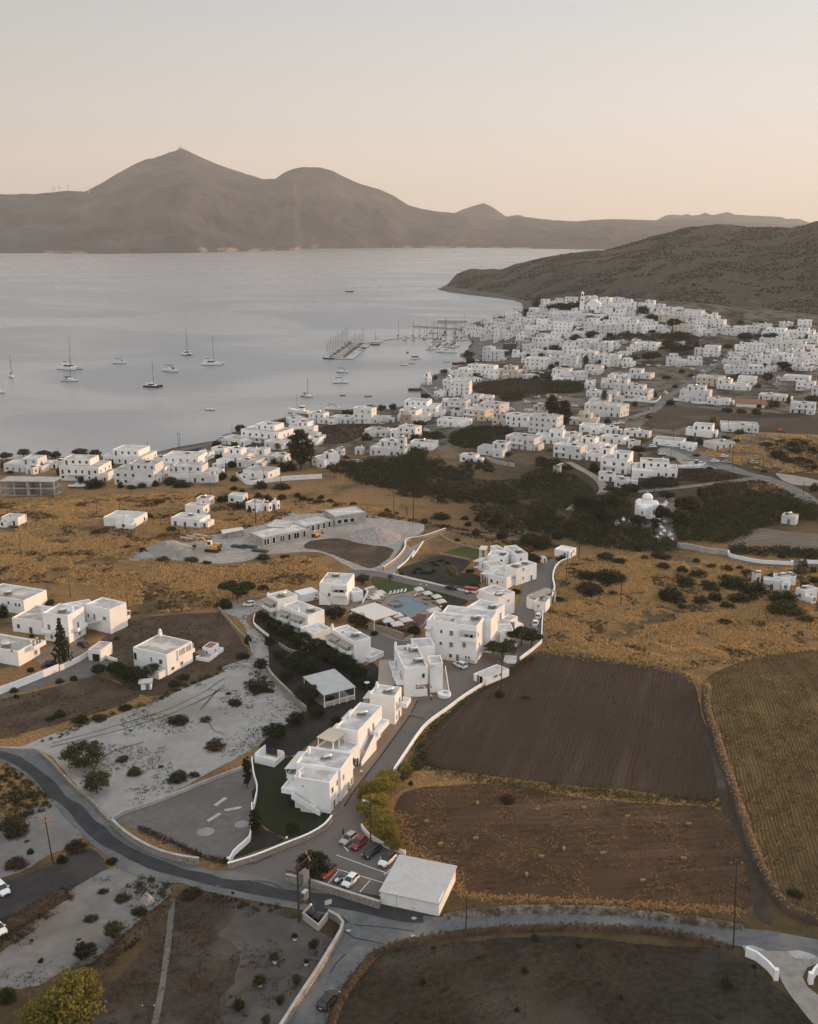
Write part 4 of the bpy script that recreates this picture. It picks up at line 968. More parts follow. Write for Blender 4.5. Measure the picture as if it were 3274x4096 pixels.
f.balcony('L', f.Y * .55, f.Y * .96, 3.4, 1.9, 1.0); f.balcony('L', f.Y * .12, f.Y * .4, 3.4, 1.6, 1.0)
f.door('L', f.Y * .7, 3.4, 1.3, 2.2, 'glass'); f.door('L', f.Y * .86, 3.4, 1.0, 2.2, 'glass'); f.door('L', f.Y * .25, 3.4, 1.2, 2.2, 'dark')
g3 = block(f.root, *T3('G', (790, 1118), (768, 1040), (915, 1102)), basev=1405)
g3.stairs('BR', -1.8, g3.Y * 1.2, 0, 3.6, 1.3, .95, True); g3.door('BR', g3.Y * .8, 3.6, .9, 2.1, 'dark')
g4 = block(f.root, *T3('G', (640, 960), (600, 870), (815, 900)), H=6.9)
b = MB(); b.lathe([(1.7, 0), (1.7, .9), (1.45, .9), (1.4, .3)], 20); g3.add('planter', b, M['white'], g3.X * .6 + 1.4, -2.2, 0)
P, rz, X, Y, H = rect_from(*T3('G', (440, 1325), (275, 1325), (385, 1080)), H=3.2)
t = thing('pergola', 'large reed-covered pergola sloping down beside the hotel block with lettering', 'pergola', P, rz); canopy(t, P, rz, X, Y, H, 'reed', .12)
f = block(('hotel_building', 'tall white three-storey hotel block with grey roof above the parked white off-road car', 'building'), *T3('G', (1250, 752), (757, 690), (1385, 668)), basev=1122)
HB = f
for s_, z_, w_, h_, k in ((.30, 7.6, .7, 1.0, 'glass'), (.50, 7.2, 1.2, 1.5, 'grey'), (.29, 4.2, .7, .9, 'glass'), (.50, 3.9, 1.2, 1.5, 'grey'), (.49, .9, .9, 1.1, 'glass'), (.76, 4.3, 1.1, 1.5, 'grey'), (.80, 1.2, .5, .8, 'glass'), (.86, 1.2, .5, .8, 'glass')):
 f.win('L', f.Y * s_, z_, w_, h_, k)
f.door('L', f.Y * .63, 0, .9, 2.2, 'grey')
f.balcony('L', f.Y * .69, f.Y * .985, 6.7, 1.0, 1.0, roof='corrugated2'); f.door('L', f.Y * .80, 6.7, 1.2, 2.1, 'grey'); f.door('L', f.Y * .90, 6.7, 1.0, 2.1, 'dark')
f.balcony('L', .0, f.Y * .10, 6.7, 1.0, 1.0, roof='canvas')
f.win('R', f.X * .2, 7.4, .8, 1.2); f.win('R', f.X * .4, 3.9, .8, 1.2, 'grey')
f.ac(f.X * .9, f.Y * .45); f.heater(f.X * .75, f.Y * .12, R(190), 1.35); f.ac(f.X * .2, f.Y * .3); f.chimney(f.X * .3, f.Y * .9, .7)
f.add('roof_hatch', MB().box(0, 0, 0, 1.5, .7, .25), M['shut_grey'], f.X * .35, f.Y * .52, f.H - .46)
f.add('railing', (lambda b: [b.box(i * .35, 0, 0, i * .35 + .05, .05, 1.1) for i in range(12)] and b.box(0, -.01, 1.1, 4.0, .06, 1.16))(MB()), M['black'], -.9, f.Y * .02, 0, math.pi / 2)
g5 = block(f.root, *T3('G', (1392, 690), (892, 630), (1480, 600)), H=f.H - .9)
g5.ac(g5.X * .4, g5.Y * .5)
g6 = block(f.root, *T3('G', (1410, 795), (1385, 730), (1570, 690)), H=4.4); g6.stairs('R', g6.X * 1.15, g6.X * .3, 0, 3.9, 1.4, .9, True)
f = block(('guest_house', 'white two-storey guest house with grey roof and water heater behind the tall hotel block', 'house'), *T3('G', (1378, 624), (1135, 566), (1522, 536)), H=7.2)
f.heater(f.X * .55, f.Y * .2, R(190), 1.35); f.ac(f.X * .6, f.Y * .8); f.door('R', f.X * .72, 3.4, .9, 2.1, 'grey'); f.win('R', f.X * .5, 4.2, .5, .7); f.win('R', f.X * .25, 4.2, .4, .7, 'grey')
f.add('meter_box', MB().box(0, -.2, 0, .6, 0, .8), M['red'], f.X * .35, -.005, 3.9)
g7 = sub(f, f.X * .75, -3.2, f.X * .5, 3.2, 0, 3.6); g7.stairs('R', g7.X * 1.3, 0.2, 0, 3.2, 1.2, .9, True)
f.balcony('BL', 0.1, f.X * .9, 3.2, 1.8, .9, roof='canvas')
f = block(('guest_house', 'white guest house stepping down toward the pool lawn, between two water heaters', 'house'), *T3('G', (1470, 462), (1265, 385), (1556, 388)), H=6.6)
f.heater(f.X * .35, f.Y * .22, R(190), 1.3); f.heater(f.X * .1, f.Y * .1, R(190), 1.3); f.ac(f.X * .8, f.Y * .85); f.balcony('BL', .1, f.X * .8, 3.0, 2.0, .9, roof='canvas'); f.win('R', f.X * .6, 4.0, .6, 1.0)
f = block(('villa', 'cluster of stepped white cube apartments with roof terraces above the palm garden', 'house'), *T3('H', (655, 436), (548, 400), (762, 345)), basev=597)
HV = f
f.win('R', f.X * .35, 4.4, .6, 1.1); f.win('R', f.X * .35, 1.4, .5, 1.0); f.door('R', f.X * .75, 0, .9, 2.2); f.heater(f.X * .25, f.Y * .5, R(190), 1.2); f.ac(f.X * .2, f.Y * .8); f.heater(f.X * .7, f.Y * .5, R(190), 1.1)
f.stairs('L', f.Y * 1.0, -2.2, 3.4, .3, 1.2, .8, False)
g8 = block(f.root, *T3('H', (560, 520), (378, 480), (590, 470)), H=3.9); g8.win('L', g8.Y * .2, 1.2, .9, 1.2); g8.win('L', g8.Y * .52, 1.2, .7, 1.0); g8.win('L', g8.Y * .8, 2.0, .4, .4)
g8.add('roof_tub', MB().lathe([(1.2, 0), (1.2, .5), (1.0, .5), (.95, .3)], 20), M['canvas'], g8.X * .6, g8.Y * .6, g8.H - .45)
g9 = block(f.root, *T3('H', (392, 372), (287, 348), (455, 318)), basev=470); g9.win('L', g9.Y * .45, 1.2, 1.1, 1.4); g9.ac(g9.X * .4, g9.Y * .3)
g9.balcony('BL', 0, g9.X * .8, .15, 3.0, .05, rail=False, roof='canvas')
g10 = block(f.root, *T3('H', (545, 310), (372, 292), (585, 262)), H=6.2); g10.heater(g10.X * .4, g10.Y * .2, R(190), 1.2); g10.win('L', g10.Y * .8, 4.0, .8, 1.1)
g11 = block(f.root, *T3('H', (500, 255), (400, 205), (545, 235)), H=6.2); g11.ac(g11.X * .5, g11.Y * .5)
g12 = block(f.root, *T3('H', (655, 290), (535, 207), (678, 215)), H=6.4); g12.win('R', g12.X * .4, 4.0, .6, 1.0); g12.heater(g12.X * .5, g12.Y * .25, R(190), 1.2)
g13 = block(f.root, *T3('H', (548, 395), (395, 410), (600, 330)), H=4.8, roof='tan')
P, rz, X, Y, H = rect_from(*T3('H', (370, 490), (298, 478), (420, 440)), H=3.2); canopy(f.root, P, rz, X, Y, H, 'canvas')
P, rz, X, Y, H = rect_from(*T3('H', (355, 245), (285, 240), (400, 208)), H=4.0); canopy(f.root, P, rz, X, Y, H, 'canvas')
f = block(('storehouse', 'plain white flat-roofed storehouse at the far end of the drive beside a utility pole', 'house'), *T3('H', (1178, 262), (1032, 234), (1238, 222)), basev=332, roof='white2')
f.win('R', f.X * .6, 1.5, .7, .9); f.door('R', f.X * .3, 0, .9, 2.1, 'frame' if 0 else 'grey'); f.door('L', f.Y * .7, 0, 1, 2.1, 'grey')
f = block(('garden_shed', 'small white garden shed behind the dark trees near the villa cluster', 'shed'), *T3('H', (915, 330), (882, 306), (938, 312)), basev=375); f.door('R', f.X * .5, 0, .8, 1.9, 'grey')
f = block(('gatehouse', 'white hut with rounded corner and slatted pergola roof beside the parked cars', 'hut'), *T3('H', (945, 765), (832, 748), (992, 702)), H=3.4, roof='roof2')
f.win('L', f.Y * .35, 1.6, .5, .8, 'dark'); f.ac(f.X * .5, f.Y * .4)
b = MB(); b.lathe([(2.0, 0), (2.0, 3.1), (1.75, 3.1), (1.7, 2.9)], 24); f.add('round_wall', b, M['white'], f.X * .55, f.Y + 1.4, 0, smooth=False)
b = MB()
Pp, prz, pX, pY, pH = rect_from(*T3('H', (862, 718), (772, 690), (955, 625)), H=3.9)
for i in range(16): b.box(-.2, pY * i / 15 - .12, 0, pX + .2, pY * i / 15 + .12, .16)
pf = Frame(f.root, Pp, prz, pX, pY, pH); pf.add('pergola_slats', b, M['plank'], 0, 0, 3.9)
pf.add('pergola_beam', MB().box(-.1, -.1, 0, .05, pY + .1, .18), M['white'], 0, 0, 3.7); pf.add('pergola_beam', MB().box(-.1, -.1, 0, .05, pY + .1, .18), M['white'], pX, 0, 3.7)
for x, y in ((0, 0), (pX, 0), (pX, pY), (0, pY)): pf.add('post', MB().box(-.12, -.12, 0, .12, .12, 3.7), M['white'], x, y)
f = block(('storehouse', 'long low white store with sheet roof by the ploughed field', 'shed'), *T3('G', (1342, 1268), (1220, 1216), (1512, 1150)), basev=1340, roof='corrugated', par=.12)
f.door('L', f.Y * .62, 0, 1.4, 2.3, 'dark'); f.door('L', f.Y * .38, 0, .7, 2.3, 'dark'); f.win('R', f.X * .4, 1.3, 1.6, .8, 'grey'); f.win('R', f.X * .6, 1.3, .8, .8, 'grey')
f = block(('garden_shed', 'small white flat-roofed shed between the long low store and the pines', 'shed'), *T3('G', (1632, 1092), (1515, 1082), (1682, 1046)), basev=1125, roof='white2', par=.15)
f.door('R', f.X * .4, 0, 1.0, 1.9, 'frame' if 0 else 'grey')
f = block(('guest_house', 'white guest house with tilted solar panel at the top of the tree-lined row', 'house'), *T3('F', (765, 492), (658, 436), (940, 432)), H=6.6)
f.heater(f.X * .45, f.Y * .4, R(220), 1.4); f.chimney(f.X * .05, f.Y * .95, .7); f.balcony('L', .1, f.Y * .9, 3.2, 2.0, 1.0, roof='reed'); f.door('L', f.Y * .7, 3.2, 1.4, 2.1, 'glass'); f.win('L', f.Y * .7, .9, 1.2, 1.3); f.win('R', f.X * .3, 4.0, .5, .8)
f = block(('guest_house', 'white guest house with two balconies and reed awnings, second in the tree-lined row', 'house'), *T3('F', (1062, 645), (800, 548), (1230, 588)), H=6.6)
f.heater(f.X * .5, f.Y * .2, R(190), 1.3); f.chimney(.7, f.Y * .95, .9); f.chimney(f.X * .2, f.Y * .45, .8); f.ac(f.X * .1, f.Y * .85); f.ac(f.X * .1, f.Y * .75)
for a in (.02, .52): f.balcony('L', f.Y * a, f.Y * (a + .36), 3.0, 1.8, 1.0, roof='reed'); f.door('L', f.Y * (a + .22), 3.0, 1.2, 2.1, 'glass')
f.win('L', f.Y * .2, .8, 1.0, 1.2); f.win('L', f.Y * .7, .8, 1.0, 1.2)
g14 = block(f.root, *T3('F', (1112, 822), (988, 758), (1285, 765)), H=4.2); g14.ac(g14.X * .1, g14.Y * .8); g14.ac(g14.X * .1, g14.Y * .6)
f = block(('guest_house', 'white guest house with reed-shaded balconies at the lower end of the tree-lined row', 'house'), *T3('F', (1520, 905), (1290, 775), (1665, 850)), H=6.6)
f.heater(f.X * .55, f.Y * .3, R(200), 1.3); f.chimney(f.X * .05, f.Y * .97, 1.2); f.ac(f.X * .3, f.Y * .7)
for a in (.05, .55): f.balcony('L', f.Y * a, f.Y * (a + .38), 3.0, 1.8, 1.0, roof='reed'); f.door('L', f.Y * (a + .25), 3.0, 1.2, 2.1, 'glass')
g15 = block(f.root, *T3('G', (205, 1062), (45, 1010), (342, 1000)), basev=1112)
canopy(f.root, g14.A + Vector((-1.0, -3.2, 0)), g14.rz + .1, 3.4, 3.2, 2.8, 'reed')
f = block(('hotel_building', 'tall white house with sunshade porch and heater on the roof, behind the pool bar', 'building'), *T3('F', (1448, 338), (1177, 322), (1449, 228)), basev=545)
f.heater(f.X * .7, f.Y * .6, R(190), 1.3); f.ac(f.X * .7, f.Y * .93)
f.balcony('L', f.Y * .5, f.Y * 1.0, 3.6, 1.6, 1.0, roof='corrugated'); f.door('L', f.Y * .8, 3.6, 1.8, 2.1, 'dark'); f.door('L', f.Y * .62, 3.6, 1.2, 2.1, 'wood')
f.stairs('L', f.Y * .45, f.Y * .02, 0.2, 3.4, 1.2, .8, True); f.win('L', f.Y * .35, 2.6, .7, 1.2, 'dark')
g16 = block(f.root, *T3('F', (1510, 420), (1450, 380), (1522, 345)), H=3.2)
f = block(('storehouse', 'low white store with pitched pale roof beside the porch house', 'shed'), *T3('F', (1000, 442), (930, 402), (1172, 405)), basev=522, roof='white2', par=.1)
f.win('R', f.X * .85, 1.4, .6, .6, 'dark'); f.win('L', f.Y * .3, 1.4, .6, .8, 'dark'); f.win('R', f.X * .8, .2, 1.2, .6, 'grey')
P, rz, X, Y, H = rect_from(*T3('G', (240, 692), (2, 585), (460, 606)), H=3.6)
t = thing('pool_bar', 'open pool bar under a broad flat white roof beside the pool', 'bar', P, rz); fr = canopy(t, P, rz, X, Y, H, 'canvas', .2)
b = MB(); b.box(1, Y * .45, 0, X * .7, Y * .55, 1.1); fr.add('counter', b, M['stone_warm'])
b = MB(); b.box(.5, Y - .5, 0, X * .8, Y - .3, 2.6); fr.add('back_wall', b, M['stone_warm'])
P, rz, X, Y, H = rect_from(*T3('F', (1220, 1432), (1015, 1272), (1532, 1342)), H=3.6)
t = thing('garden_pavilion', 'garden pavilion with grey sheet roof and white lattice railing under the dark trees', 'pavilion', P, rz); fr = canopy(t, P, rz, X, Y, H, 'corrugated2', .12, slope=.7)
for a, c in ((.05, .30), (.34, .70), (.74, .97)):
 b = MB(); b.box(X * a, .25, .25, X * c, .31, 1.35); fr.add('lattice_panel', b, M['beige'])
 b = MB(); b.box(X * a, .2, 1.36, X * c, .36, 1.48); b.box(X * a - .06, .2, .02, X * a + .06, .36, 1.55); b.box(X * c - .06, .2, .02, X * c + .06, .36, 1.55); fr.add('railing', b, M['white'])
b = MB(); b.box(.2, .6, -.2, X - .2, Y - .3, .22); fr.add('floor', b, M['stone'])
b = MB(); b.box(.3, Y - .5, .23, X - .3, Y - .35, 3.2); fr.add('back_wall', b, M['dark'])
P, rz, X, Y, H = rect_from(*T3('C', (300, 795), (-148, 700), (430, 532)), basev=890)
t = thing('car_shed', 'long white garage shed with ribbed sheet roof between car park and road', 'garage', P, rz); fr = Frame(t, P, rz, X, Y, H)
b = MB(); b.box(0, 0, -1, .2, Y, H - .02); b.box(.2, 0, -1, X, .2, H + .3); b.box(X - .2, .2, -1, X, Y, H + .5); fr.add('wall', b, M['white2'])
b = MB(); n = 46
Pn = [(-.25 + (X + .5) * i / n) for i in range(n + 1)]
V_ = [];
for i, xx in enumerate(Pn):
 zz = H + .12 + .05 * (i % 2) + .5 * i / n
 V_ += [(xx, -.25, zz), (xx, Y + .2, zz), (xx, -.25, zz - .08), (xx, Y + .2, zz - .08)]
b.add(V_, [(4 * i, 4 * i + 4, 4 * i + 5, 4 * i + 1) for i in range(n)] + [(4 * i + 3, 4 * i + 7, 4 * i + 6, 4 * i + 2) for i in range(n)] + [(4 * i + 2, 4 * i + 6, 4 * i + 4, 4 * i) for i in range(n)])
fr.add('roof', b, M['corrugated'])
fr.add('wall_joint', MB().box(-.03, 0, 0, 0, .06, H - .1), M['roof2'], 0, Y * .72)
P, rz, X, Y, H = rect_from(*T3('I', (240, 835), (45, 790), (300, 735)), H=1.9)
t = thing('service_yard', 'small roofless white walled enclosure at the top of the dark lawn', 'enclosure', P, rz); fr = Frame(t, P, rz, X, Y, H)
b = MB(); b.box(0, 0, 0, X, .2, 1.4); b.box(0, .2, 0, .2, Y, 1.9); b.box(.2, Y - .2, 0, X, Y, 2.3); b.box(X - .2, .2, 0, X, Y * .35, 1.8); fr.add('wall', b, M['white']); fr.add('floor', MB().box(.2, .2, .1, X * .55, Y - .2, 1.1), M['roof'])
# houses at the left
f = block(('white_house', 'large white house with dark flat roof at the left edge, behind the courtyard wall', 'house'), *T3('E', (182, 195), (-160, 140), (380, 118)), basev=305, roof='roof3')
for s_, z_ in ((.66, 2.6), (.82, 2.4), (.9, 2.4)): f.win('L', f.Y * s_, z_, .8, 1.1, 'brown')
f.heater(f.X * .3, f.Y * .5, R(200), 1.3)
b = MB()
for i in range(9): b.box(i * .9, 0, 2.6, i * .9 + .2, 3, 2.75)
f.add('pergola', b, M['plank'], f.X + .2, f.Y * .1, 0, R(90))
f = block(('white_house', 'long stepped two-storey white house with balconies behind the tall conifer', 'house'), *T3('E', (838, 265), (655, 222), (926, 200)), basev=452, roof='roof')
for s_, z_, h_ in ((.1, 3.6, 1.2), (.35, 3.2, 2.0)): f.win('L', f.Y * s_, z_, .9, h_, 'grey')
f.win('L', f.Y * .78, 3.9, 1.5, 1.1, 'grey'); f.ac(f.X * .7, f.Y * .1); f.ac(f.X * .8, f.Y * .7)
f.balcony('BR', .1, f.Y * .5, 2.2, 1.4, .9, roof='canvas')
g17 = block(f.root, *T3('E', (640, 255), (520, 310), (690, 190)), H=6.6)
g18 = block(f.root, *T3('E', (518, 312), (326, 288), (645, 240)), basev=525); g18.win('L', g18.Y * .22, 3.4, 1.1, 1.7, 'grey'); g18.win('L', g18.Y * .78, 3.4, 1.0, 1.4, 'grey'); g18.win('L', g18.Y * .3, .8, .9, 1.1, 'brown'); g18.heater(g18.X * .3, g18.Y * .4, R(200), 1.3)
g18.balcony('L', 0, g18.Y * .38, 2.9, 1.3, .9); g18.balcony('R', g18.X * .3, g18.X * .9, 2.9, 1.3, .9); g18.door('R', g18.X * .55, 2.9, 1.0, 2.1, 'grey'); g18.win('R', g18.X * .6, .8, .9, 1.1, 'brown'); g18.chimney(g18.X * .45, .8, 1.2)
g18.door('L', g18.Y * .85, 0, 2.4, 2.2, 'grey')
g19 = block(f.root, *T3('E', (325, 355), (92, 326), (430, 245)), H=4.2, roof='roof3'); g19.win('L', g19.Y * .2, 1.2, 1.2, 1.3, 'brown'); g19.door('L', g19.Y * .6, 0, 1.2, 2.1, 'brown'); g19.heater(g19.X * .7, g19.Y * .3, R(200), 1.2)
g20 = block(f.root, *T3('E', (700, 205), (500, 240), (760, 170)), H=7.0)
b = MB(); b.add([(0, 0, 2.9), (5, .5, 3.4), (4.2, 5, 2.6), (0, 0, 2.86), (5, .5, 3.36), (4.2, 5, 2.56)], [(0, 1, 2), (5, 4, 3), (0, 3, 4, 1), (1, 4, 5, 2), (2, 5, 3, 0)]); q = g('E', 650, 450)
o = put('shade_sail', b.mesh('shade_sail', M['canvas']), None, q, R(10)); tag(o, 'pale triangular shade sail stretched over the courtyard of the long white house', 'shade sail')
f = block(('white_house', 'white two-storey house at lower left with balcony and tree shadows on its end wall', 'house'), *T3('E', (137, 585), (-170, 530), (302, 500)), basev=700, roof='roof3')
f.heater(f.X * .2, f.Y * .4, R(200), 1.4); f.chimney(f.X * .8, f.Y * .1, .6); f.win('L', f.Y * .86, 3.8, .7, .9, 'grey'); f.win('R', f.X * .72, 3.6, 1.0, 1.8, 'grey'); f.win('R', f.X * .9, 3.6, .8, 1.8, 'brown')
f.balcony('R', f.X * .55, f.X * 1.1, 3.2, 1.6, 1.0); f.win('R', f.X * .8, .8, 1.0, 1.3, 'grey'); f.balcony('L', 0.2, f.Y * .5, .5, 3.4, .1, rail=False, roof='canvas'); f.win('L', f.Y * .3, 3.4, 1.0, 1.9, 'grey')
f = block(('white_house', 'lone square white house with stained grey flat roof, arched porch and brown shutters', 'house'), *T3('E', (1276, 612), (1020, 552), (1472, 508)), basev=772, roof='roof3', par=.3)
HL = f
f.win('L', f.Y * .82, 2.9, 1.3, 1.4, 'brown'); f.win('L', f.Y * .54, 3.0, .6, 1.3, 'brown'); f.win('R', f.X * .55, .9, 1.1, 1.0, 'brown'); f.win('R', f.X * .2, .9, 1.2, .9, 'brown')
f.door('L', f.Y * .06, 2.4, 1.1, 2.2, 'dark'); f.chimney(f.X * .95, f.Y * .92, 1.3, f.H - .3)
b = MB(); b.box(0, -.06, 0, 6.5, .02, 2.2); f.add('loggia_opening', b, M['beige'], f.X * .42, -.01, 3.1); f.add('loggia_parapet', MB().box(0, -.25, 0, 6.9, -.02, 1.0), M['white'], f.X * .40, -.05, 2.7)
for k in (.41, .68, .93): f.add('loggia_pier', MB().box(0, -.2, 0, .35, -.02, 2.4), M['white'], f.X * k, -.05, 3.1)
f.add('lean_to', MB().box(-3.0, 0, 0, -.02, f.Y * .35, 2.1), M['white2'], 0, .3, 0); f.add('lean_to_roof', MB().box(-3.2, 0, 2.1, -.02, f.Y * .37, 2.2), M['corrugated2'], 0, .2, 0)
P, rz, X, Y, H = rect_from(*T3('E', (770, 580), (675, 570), (865, 515)), H=3.2)
t = thing('garage', 'low flat concrete garage with one dark doorway beside the gravel yard', 'garage', P, rz); fr = Frame(t, P, rz, X, Y, H)
b, d = shell(X, Y, H, .12); fr.add('wall', b, M['white2']); fr.add('roof', d, M['roof3']); fr.door('L', Y * .62, 0, 2.6, 2.3, 'dark')
q = g('E', 1125, 868); t = thing('kennel', 'tiny white hut with overhanging pale roof by the brown field', 'hut', q, R(10))
part('wall', MB().box(-1.3, -1, 0, 1.3, 1, 1.9), M['white'], t); part('roof', MB().add([(-1.9, -1.4, 1.9), (1.6, -1.4, 1.9), (1.6, 1.4, 1.9), (-1.9, 1.4, 1.9), (-1.9, -1.4, 2.0), (1.6, -1.4, 2.2), (1.6, 1.4, 2.2), (-1.9, 1.4, 2.0)], [(3, 2, 1, 0), (4, 5, 6, 7), (0, 1, 5, 4), (1, 2, 6, 5), (2, 3, 7, 6), (3, 0, 4, 7)]), M['corrugated'], t); part('door', MB().box(-.1, -1.05, 0, .8, -1, 1.6), M['shut_grey'], t)
f = block(('outbuilding', 'low L-shaped outbuilding with red roof panels and a walled court in the brown field', 'shed'), *T3('E', (1600, 640), (1500, 625), (1680, 550)), H=1.1, roof='roof2')
f2 = sub(f, f.X * .45, f.Y * .3, f.X * .5, f.Y * .7, 0, 2.4, roof='tile', par=.1); f2.win('R', f2.X * .5, .8, .6, .7, 'dark'); f2.win('L', f2.Y * .5, .8, .6, .7, 'dark')
f.add('shed_roof', MB().box(0, 0, 1.6, 2.4, 2, 1.7), M['wood'], f.X * .1, f.Y * .7, 0)
# the town: every house traced in the photograph
HOUSES = []          # (root, u, v, words)
NUMW = ['', 'single-storey', 'two-storey', 'three-storey', 'four-storey', 'five-storey']
def house(z, x, y, w, h, rot=None, col='white', depth=None, name='house'):
 u, v = px(z, x, y); sc = ZONES[z][2]
 Pg = gr(u, v); sl_ = slant(Pg); dep = math.atan2(CAMH - Pg.z, math.hypot(Pg.x, Pg.y))
 Wm = w * sc * sl_ / F * (1.16 if z in 'TUXYQS' else 1.04); hm = h * sc * sl_ / F * 1.04
 ph = R(rot if rot is not None else rng.choice((-34, -30, -27, -24, -20, 24, -30)))
 k = depth or rng.uniform(.6, .85)
 a = Wm / (math.cos(ph) + k * abs(math.sin(ph))); b_ = a * k
 ext = a * abs(math.sin(ph)) + b_ * math.cos(ph)
 H = (hm - ext * math.sin(dep) * .8) / math.cos(dep)
 H = min(max(H, 3.3), 13)
 n = max(1, min(4, round((H - .4) / 3.0))); H = n * 3.0 + .55
 cen = Vector((Pg.x, Pg.y + ext / 2, Pg.z))
 c, s_ = math.cos(ph), math.sin(ph)
 o = cen - Vector((c * a / 2 - s_ * b_ / 2, s_ * a / 2 + c * b_ / 2, 0))
 pts = [o + Vector((c * i * a - s_ * j * b_, s_ * i * a + c * j * b_, 0)) for i in (0, 1) for j in (0, 1)]
 o.z = float(min(Pg.z, max(Pg.z - 2.0, float(min(hgt(p.x, p.y) for p in pts)))))
 H += max(0, Pg.z - o.z)
 wall = {'white': rng.choice(['white', 'white2', 'white2', 'white3', 'white3']), 'cream': 'cream', 'beige': 'beige', 'dark': 'net', 'grey': 'concrete'}[col]
 root = thing(name, None, 'house', o, ph)
 far = sl_ > 820
 rf = rng.choice(['roof', 'roof', 'roof2', 'roof3', 'roof3'])
 fr = Frame(root, o, ph, a, b_, H)
 upper = n > 1 and rng.random() < .55 and a > 5
 trait = ''
 if upper:
  H0 = H - 3.0
  sh_, d_ = shell(a, b_, H0 + .35, .4, down=3); fr.add('wall', sh_, M[wall]); fr.add('roof', d_, M[rf])
  w0 = rng.uniform(.45, .75) * a; x0 = rng.choice([0.012, a - w0 - .012, (a - w0) * .5]); y0 = b_ * rng.uniform(.12, .4)
  up = sub(fr, x0, y0, w0, b_ - y0 - .012, H0 - .04, 3.0, wall, rf, .35)
  for i in range(max(1, int(w0 / 3.2))):
   t_ = w0 * (i + .5) / max(1, int(w0 / 3.2))
   up.add('window', UM['simple' + rng.choice(['', '', '_blue', '_brown', '_grey'])], None, t_, 0, .9 if i else .05, 0, scale=(1.1, 1, 1.3 if i else 2.1))
  top = up
  trait = 'with a set-back top floor'
 else:
  sh_, d_ = shell(a, b_, H, rng.choice([.25, .4, .55]), down=3); fr.add('wall', sh_, M[wall]); fr.add('roof', d_, M[rf]); top = fr
 nf = n - 1 if upper else n
 kind = rng.choice(['', '', '', '_blue', '_brown', '_grey', '_grey'])
 for fl in range(nf):
  zf = o.z * 0 + (H - n * 3.0 - .55) + fl * 3.0
  m_ = max(1, min(4 if far else 6, int(a / (4.0 if far else 3.3))))
  for i in range(m_):
   if rng.random() < .14 and m_ > 1: continue
   t_ = a * (i + .5) / m_ + rng.uniform(-.2, .2)
   if fl == 0 and i == m_ // 2: fr.add('door', UM['simple' + (kind or '_brown')], None, t_, 0, zf + .02, 0, scale=(1.05, 1, 2.15))
   else:
    tall = rng.random() < .3
    fr.add('window', UM['simple' + kind], None, t_, 0, zf + (.1 if tall else .95), 0, scale=(rng.choice([.9, 1.2]), 1, 2.05 if tall else 1.25))
  face = 'BR' if ph < 0 else 'L'
  m2 = max(1, min(2 if far else 4, int(b_ / 4.0)))
  for i in range(m2):
   if rng.random() < .25: continue
   x, y, r = fr.on(face, b_ * (i + .5) / m2)
   fr.add('window', UM['simple' + kind], None, x, y, zf + .95, r, scale=(.95, 1, 1.2))
 if nf > 1 and rng.random() < .5:
  t0 = a * rng.uniform(.05, .3); t1 = t0 + a * rng.uniform(.3, .5)
  fr.balcony('R', t0, t1, (H - n * 3.0 - .55) + 3.0, 1.2, .9); trait = trait or 'with a front balcony'
 if rng.random() < .55:
  top.heater(top.X * rng.uniform(.3, .7), top.Y * rng.uniform(.35, .65), R(rng.uniform(170, 215)), 1.15); trait = trait or 'with a rooftop water heater'
 if rng.random() < .4: top.chimney(top.X * rng.uniform(.1, .9), top.Y * rng.uniform(.6, .9), .9); trait = trait or 'with a chimney'
 if not far and rng.random() < .5: top.ac(top.X * rng.uniform(.2, .8), top.Y * rng.uniform(.2, .8))
 if rng.random() < .5 and a > 5:
  w2 = a * rng.uniform(.3, .55); d2 = rng.uniform(1.8, 3.6); x2 = rng.choice((.03, a - w2 - .03)); an = sub(fr, x2, -d2, w2, d2 - .01, -1.5, min(H - 1.5, rng.choice((3.2, 3.6, 4.6))) + 1.5, wall, rf, .3)
  an.add('window', UM['simple' + kind], None, w2 * .5, 0, 2.4, 0, scale=(1.0, 1, 1.2))
 elif rng.random() < .5 and a > 6:
  w2 = rng.uniform(2.2, 4); an = sub(fr, a + .01, b_ * rng.uniform(.0, .3), w2, b_ * .6, -1.5, min(H - 1, rng.choice((3.4, 4.4))) + 1.5, wall, rf, .3); an.add('door', UM['simple' + kind], None, w2 * .5, 0, 1.5, 0, scale=(1.0, 1, 2.1))
 HOUSES.append((root, u, v, col, n, trait, w * sc, fr))
 return fr
def many(z, txt):
 for t in txt.split(';'):
  q = t.split()
  if not q: continue
  x, y, w, h = map(float, q[:4]); rot = None; col = 'white'
  for e in q[4:]:
   if e in 'cbdg': col = dict(c='cream', b='beige', d='dark', g='grey')[e]
   else: rot = float(e)
  house(z, x, y, w, h, rot, col)
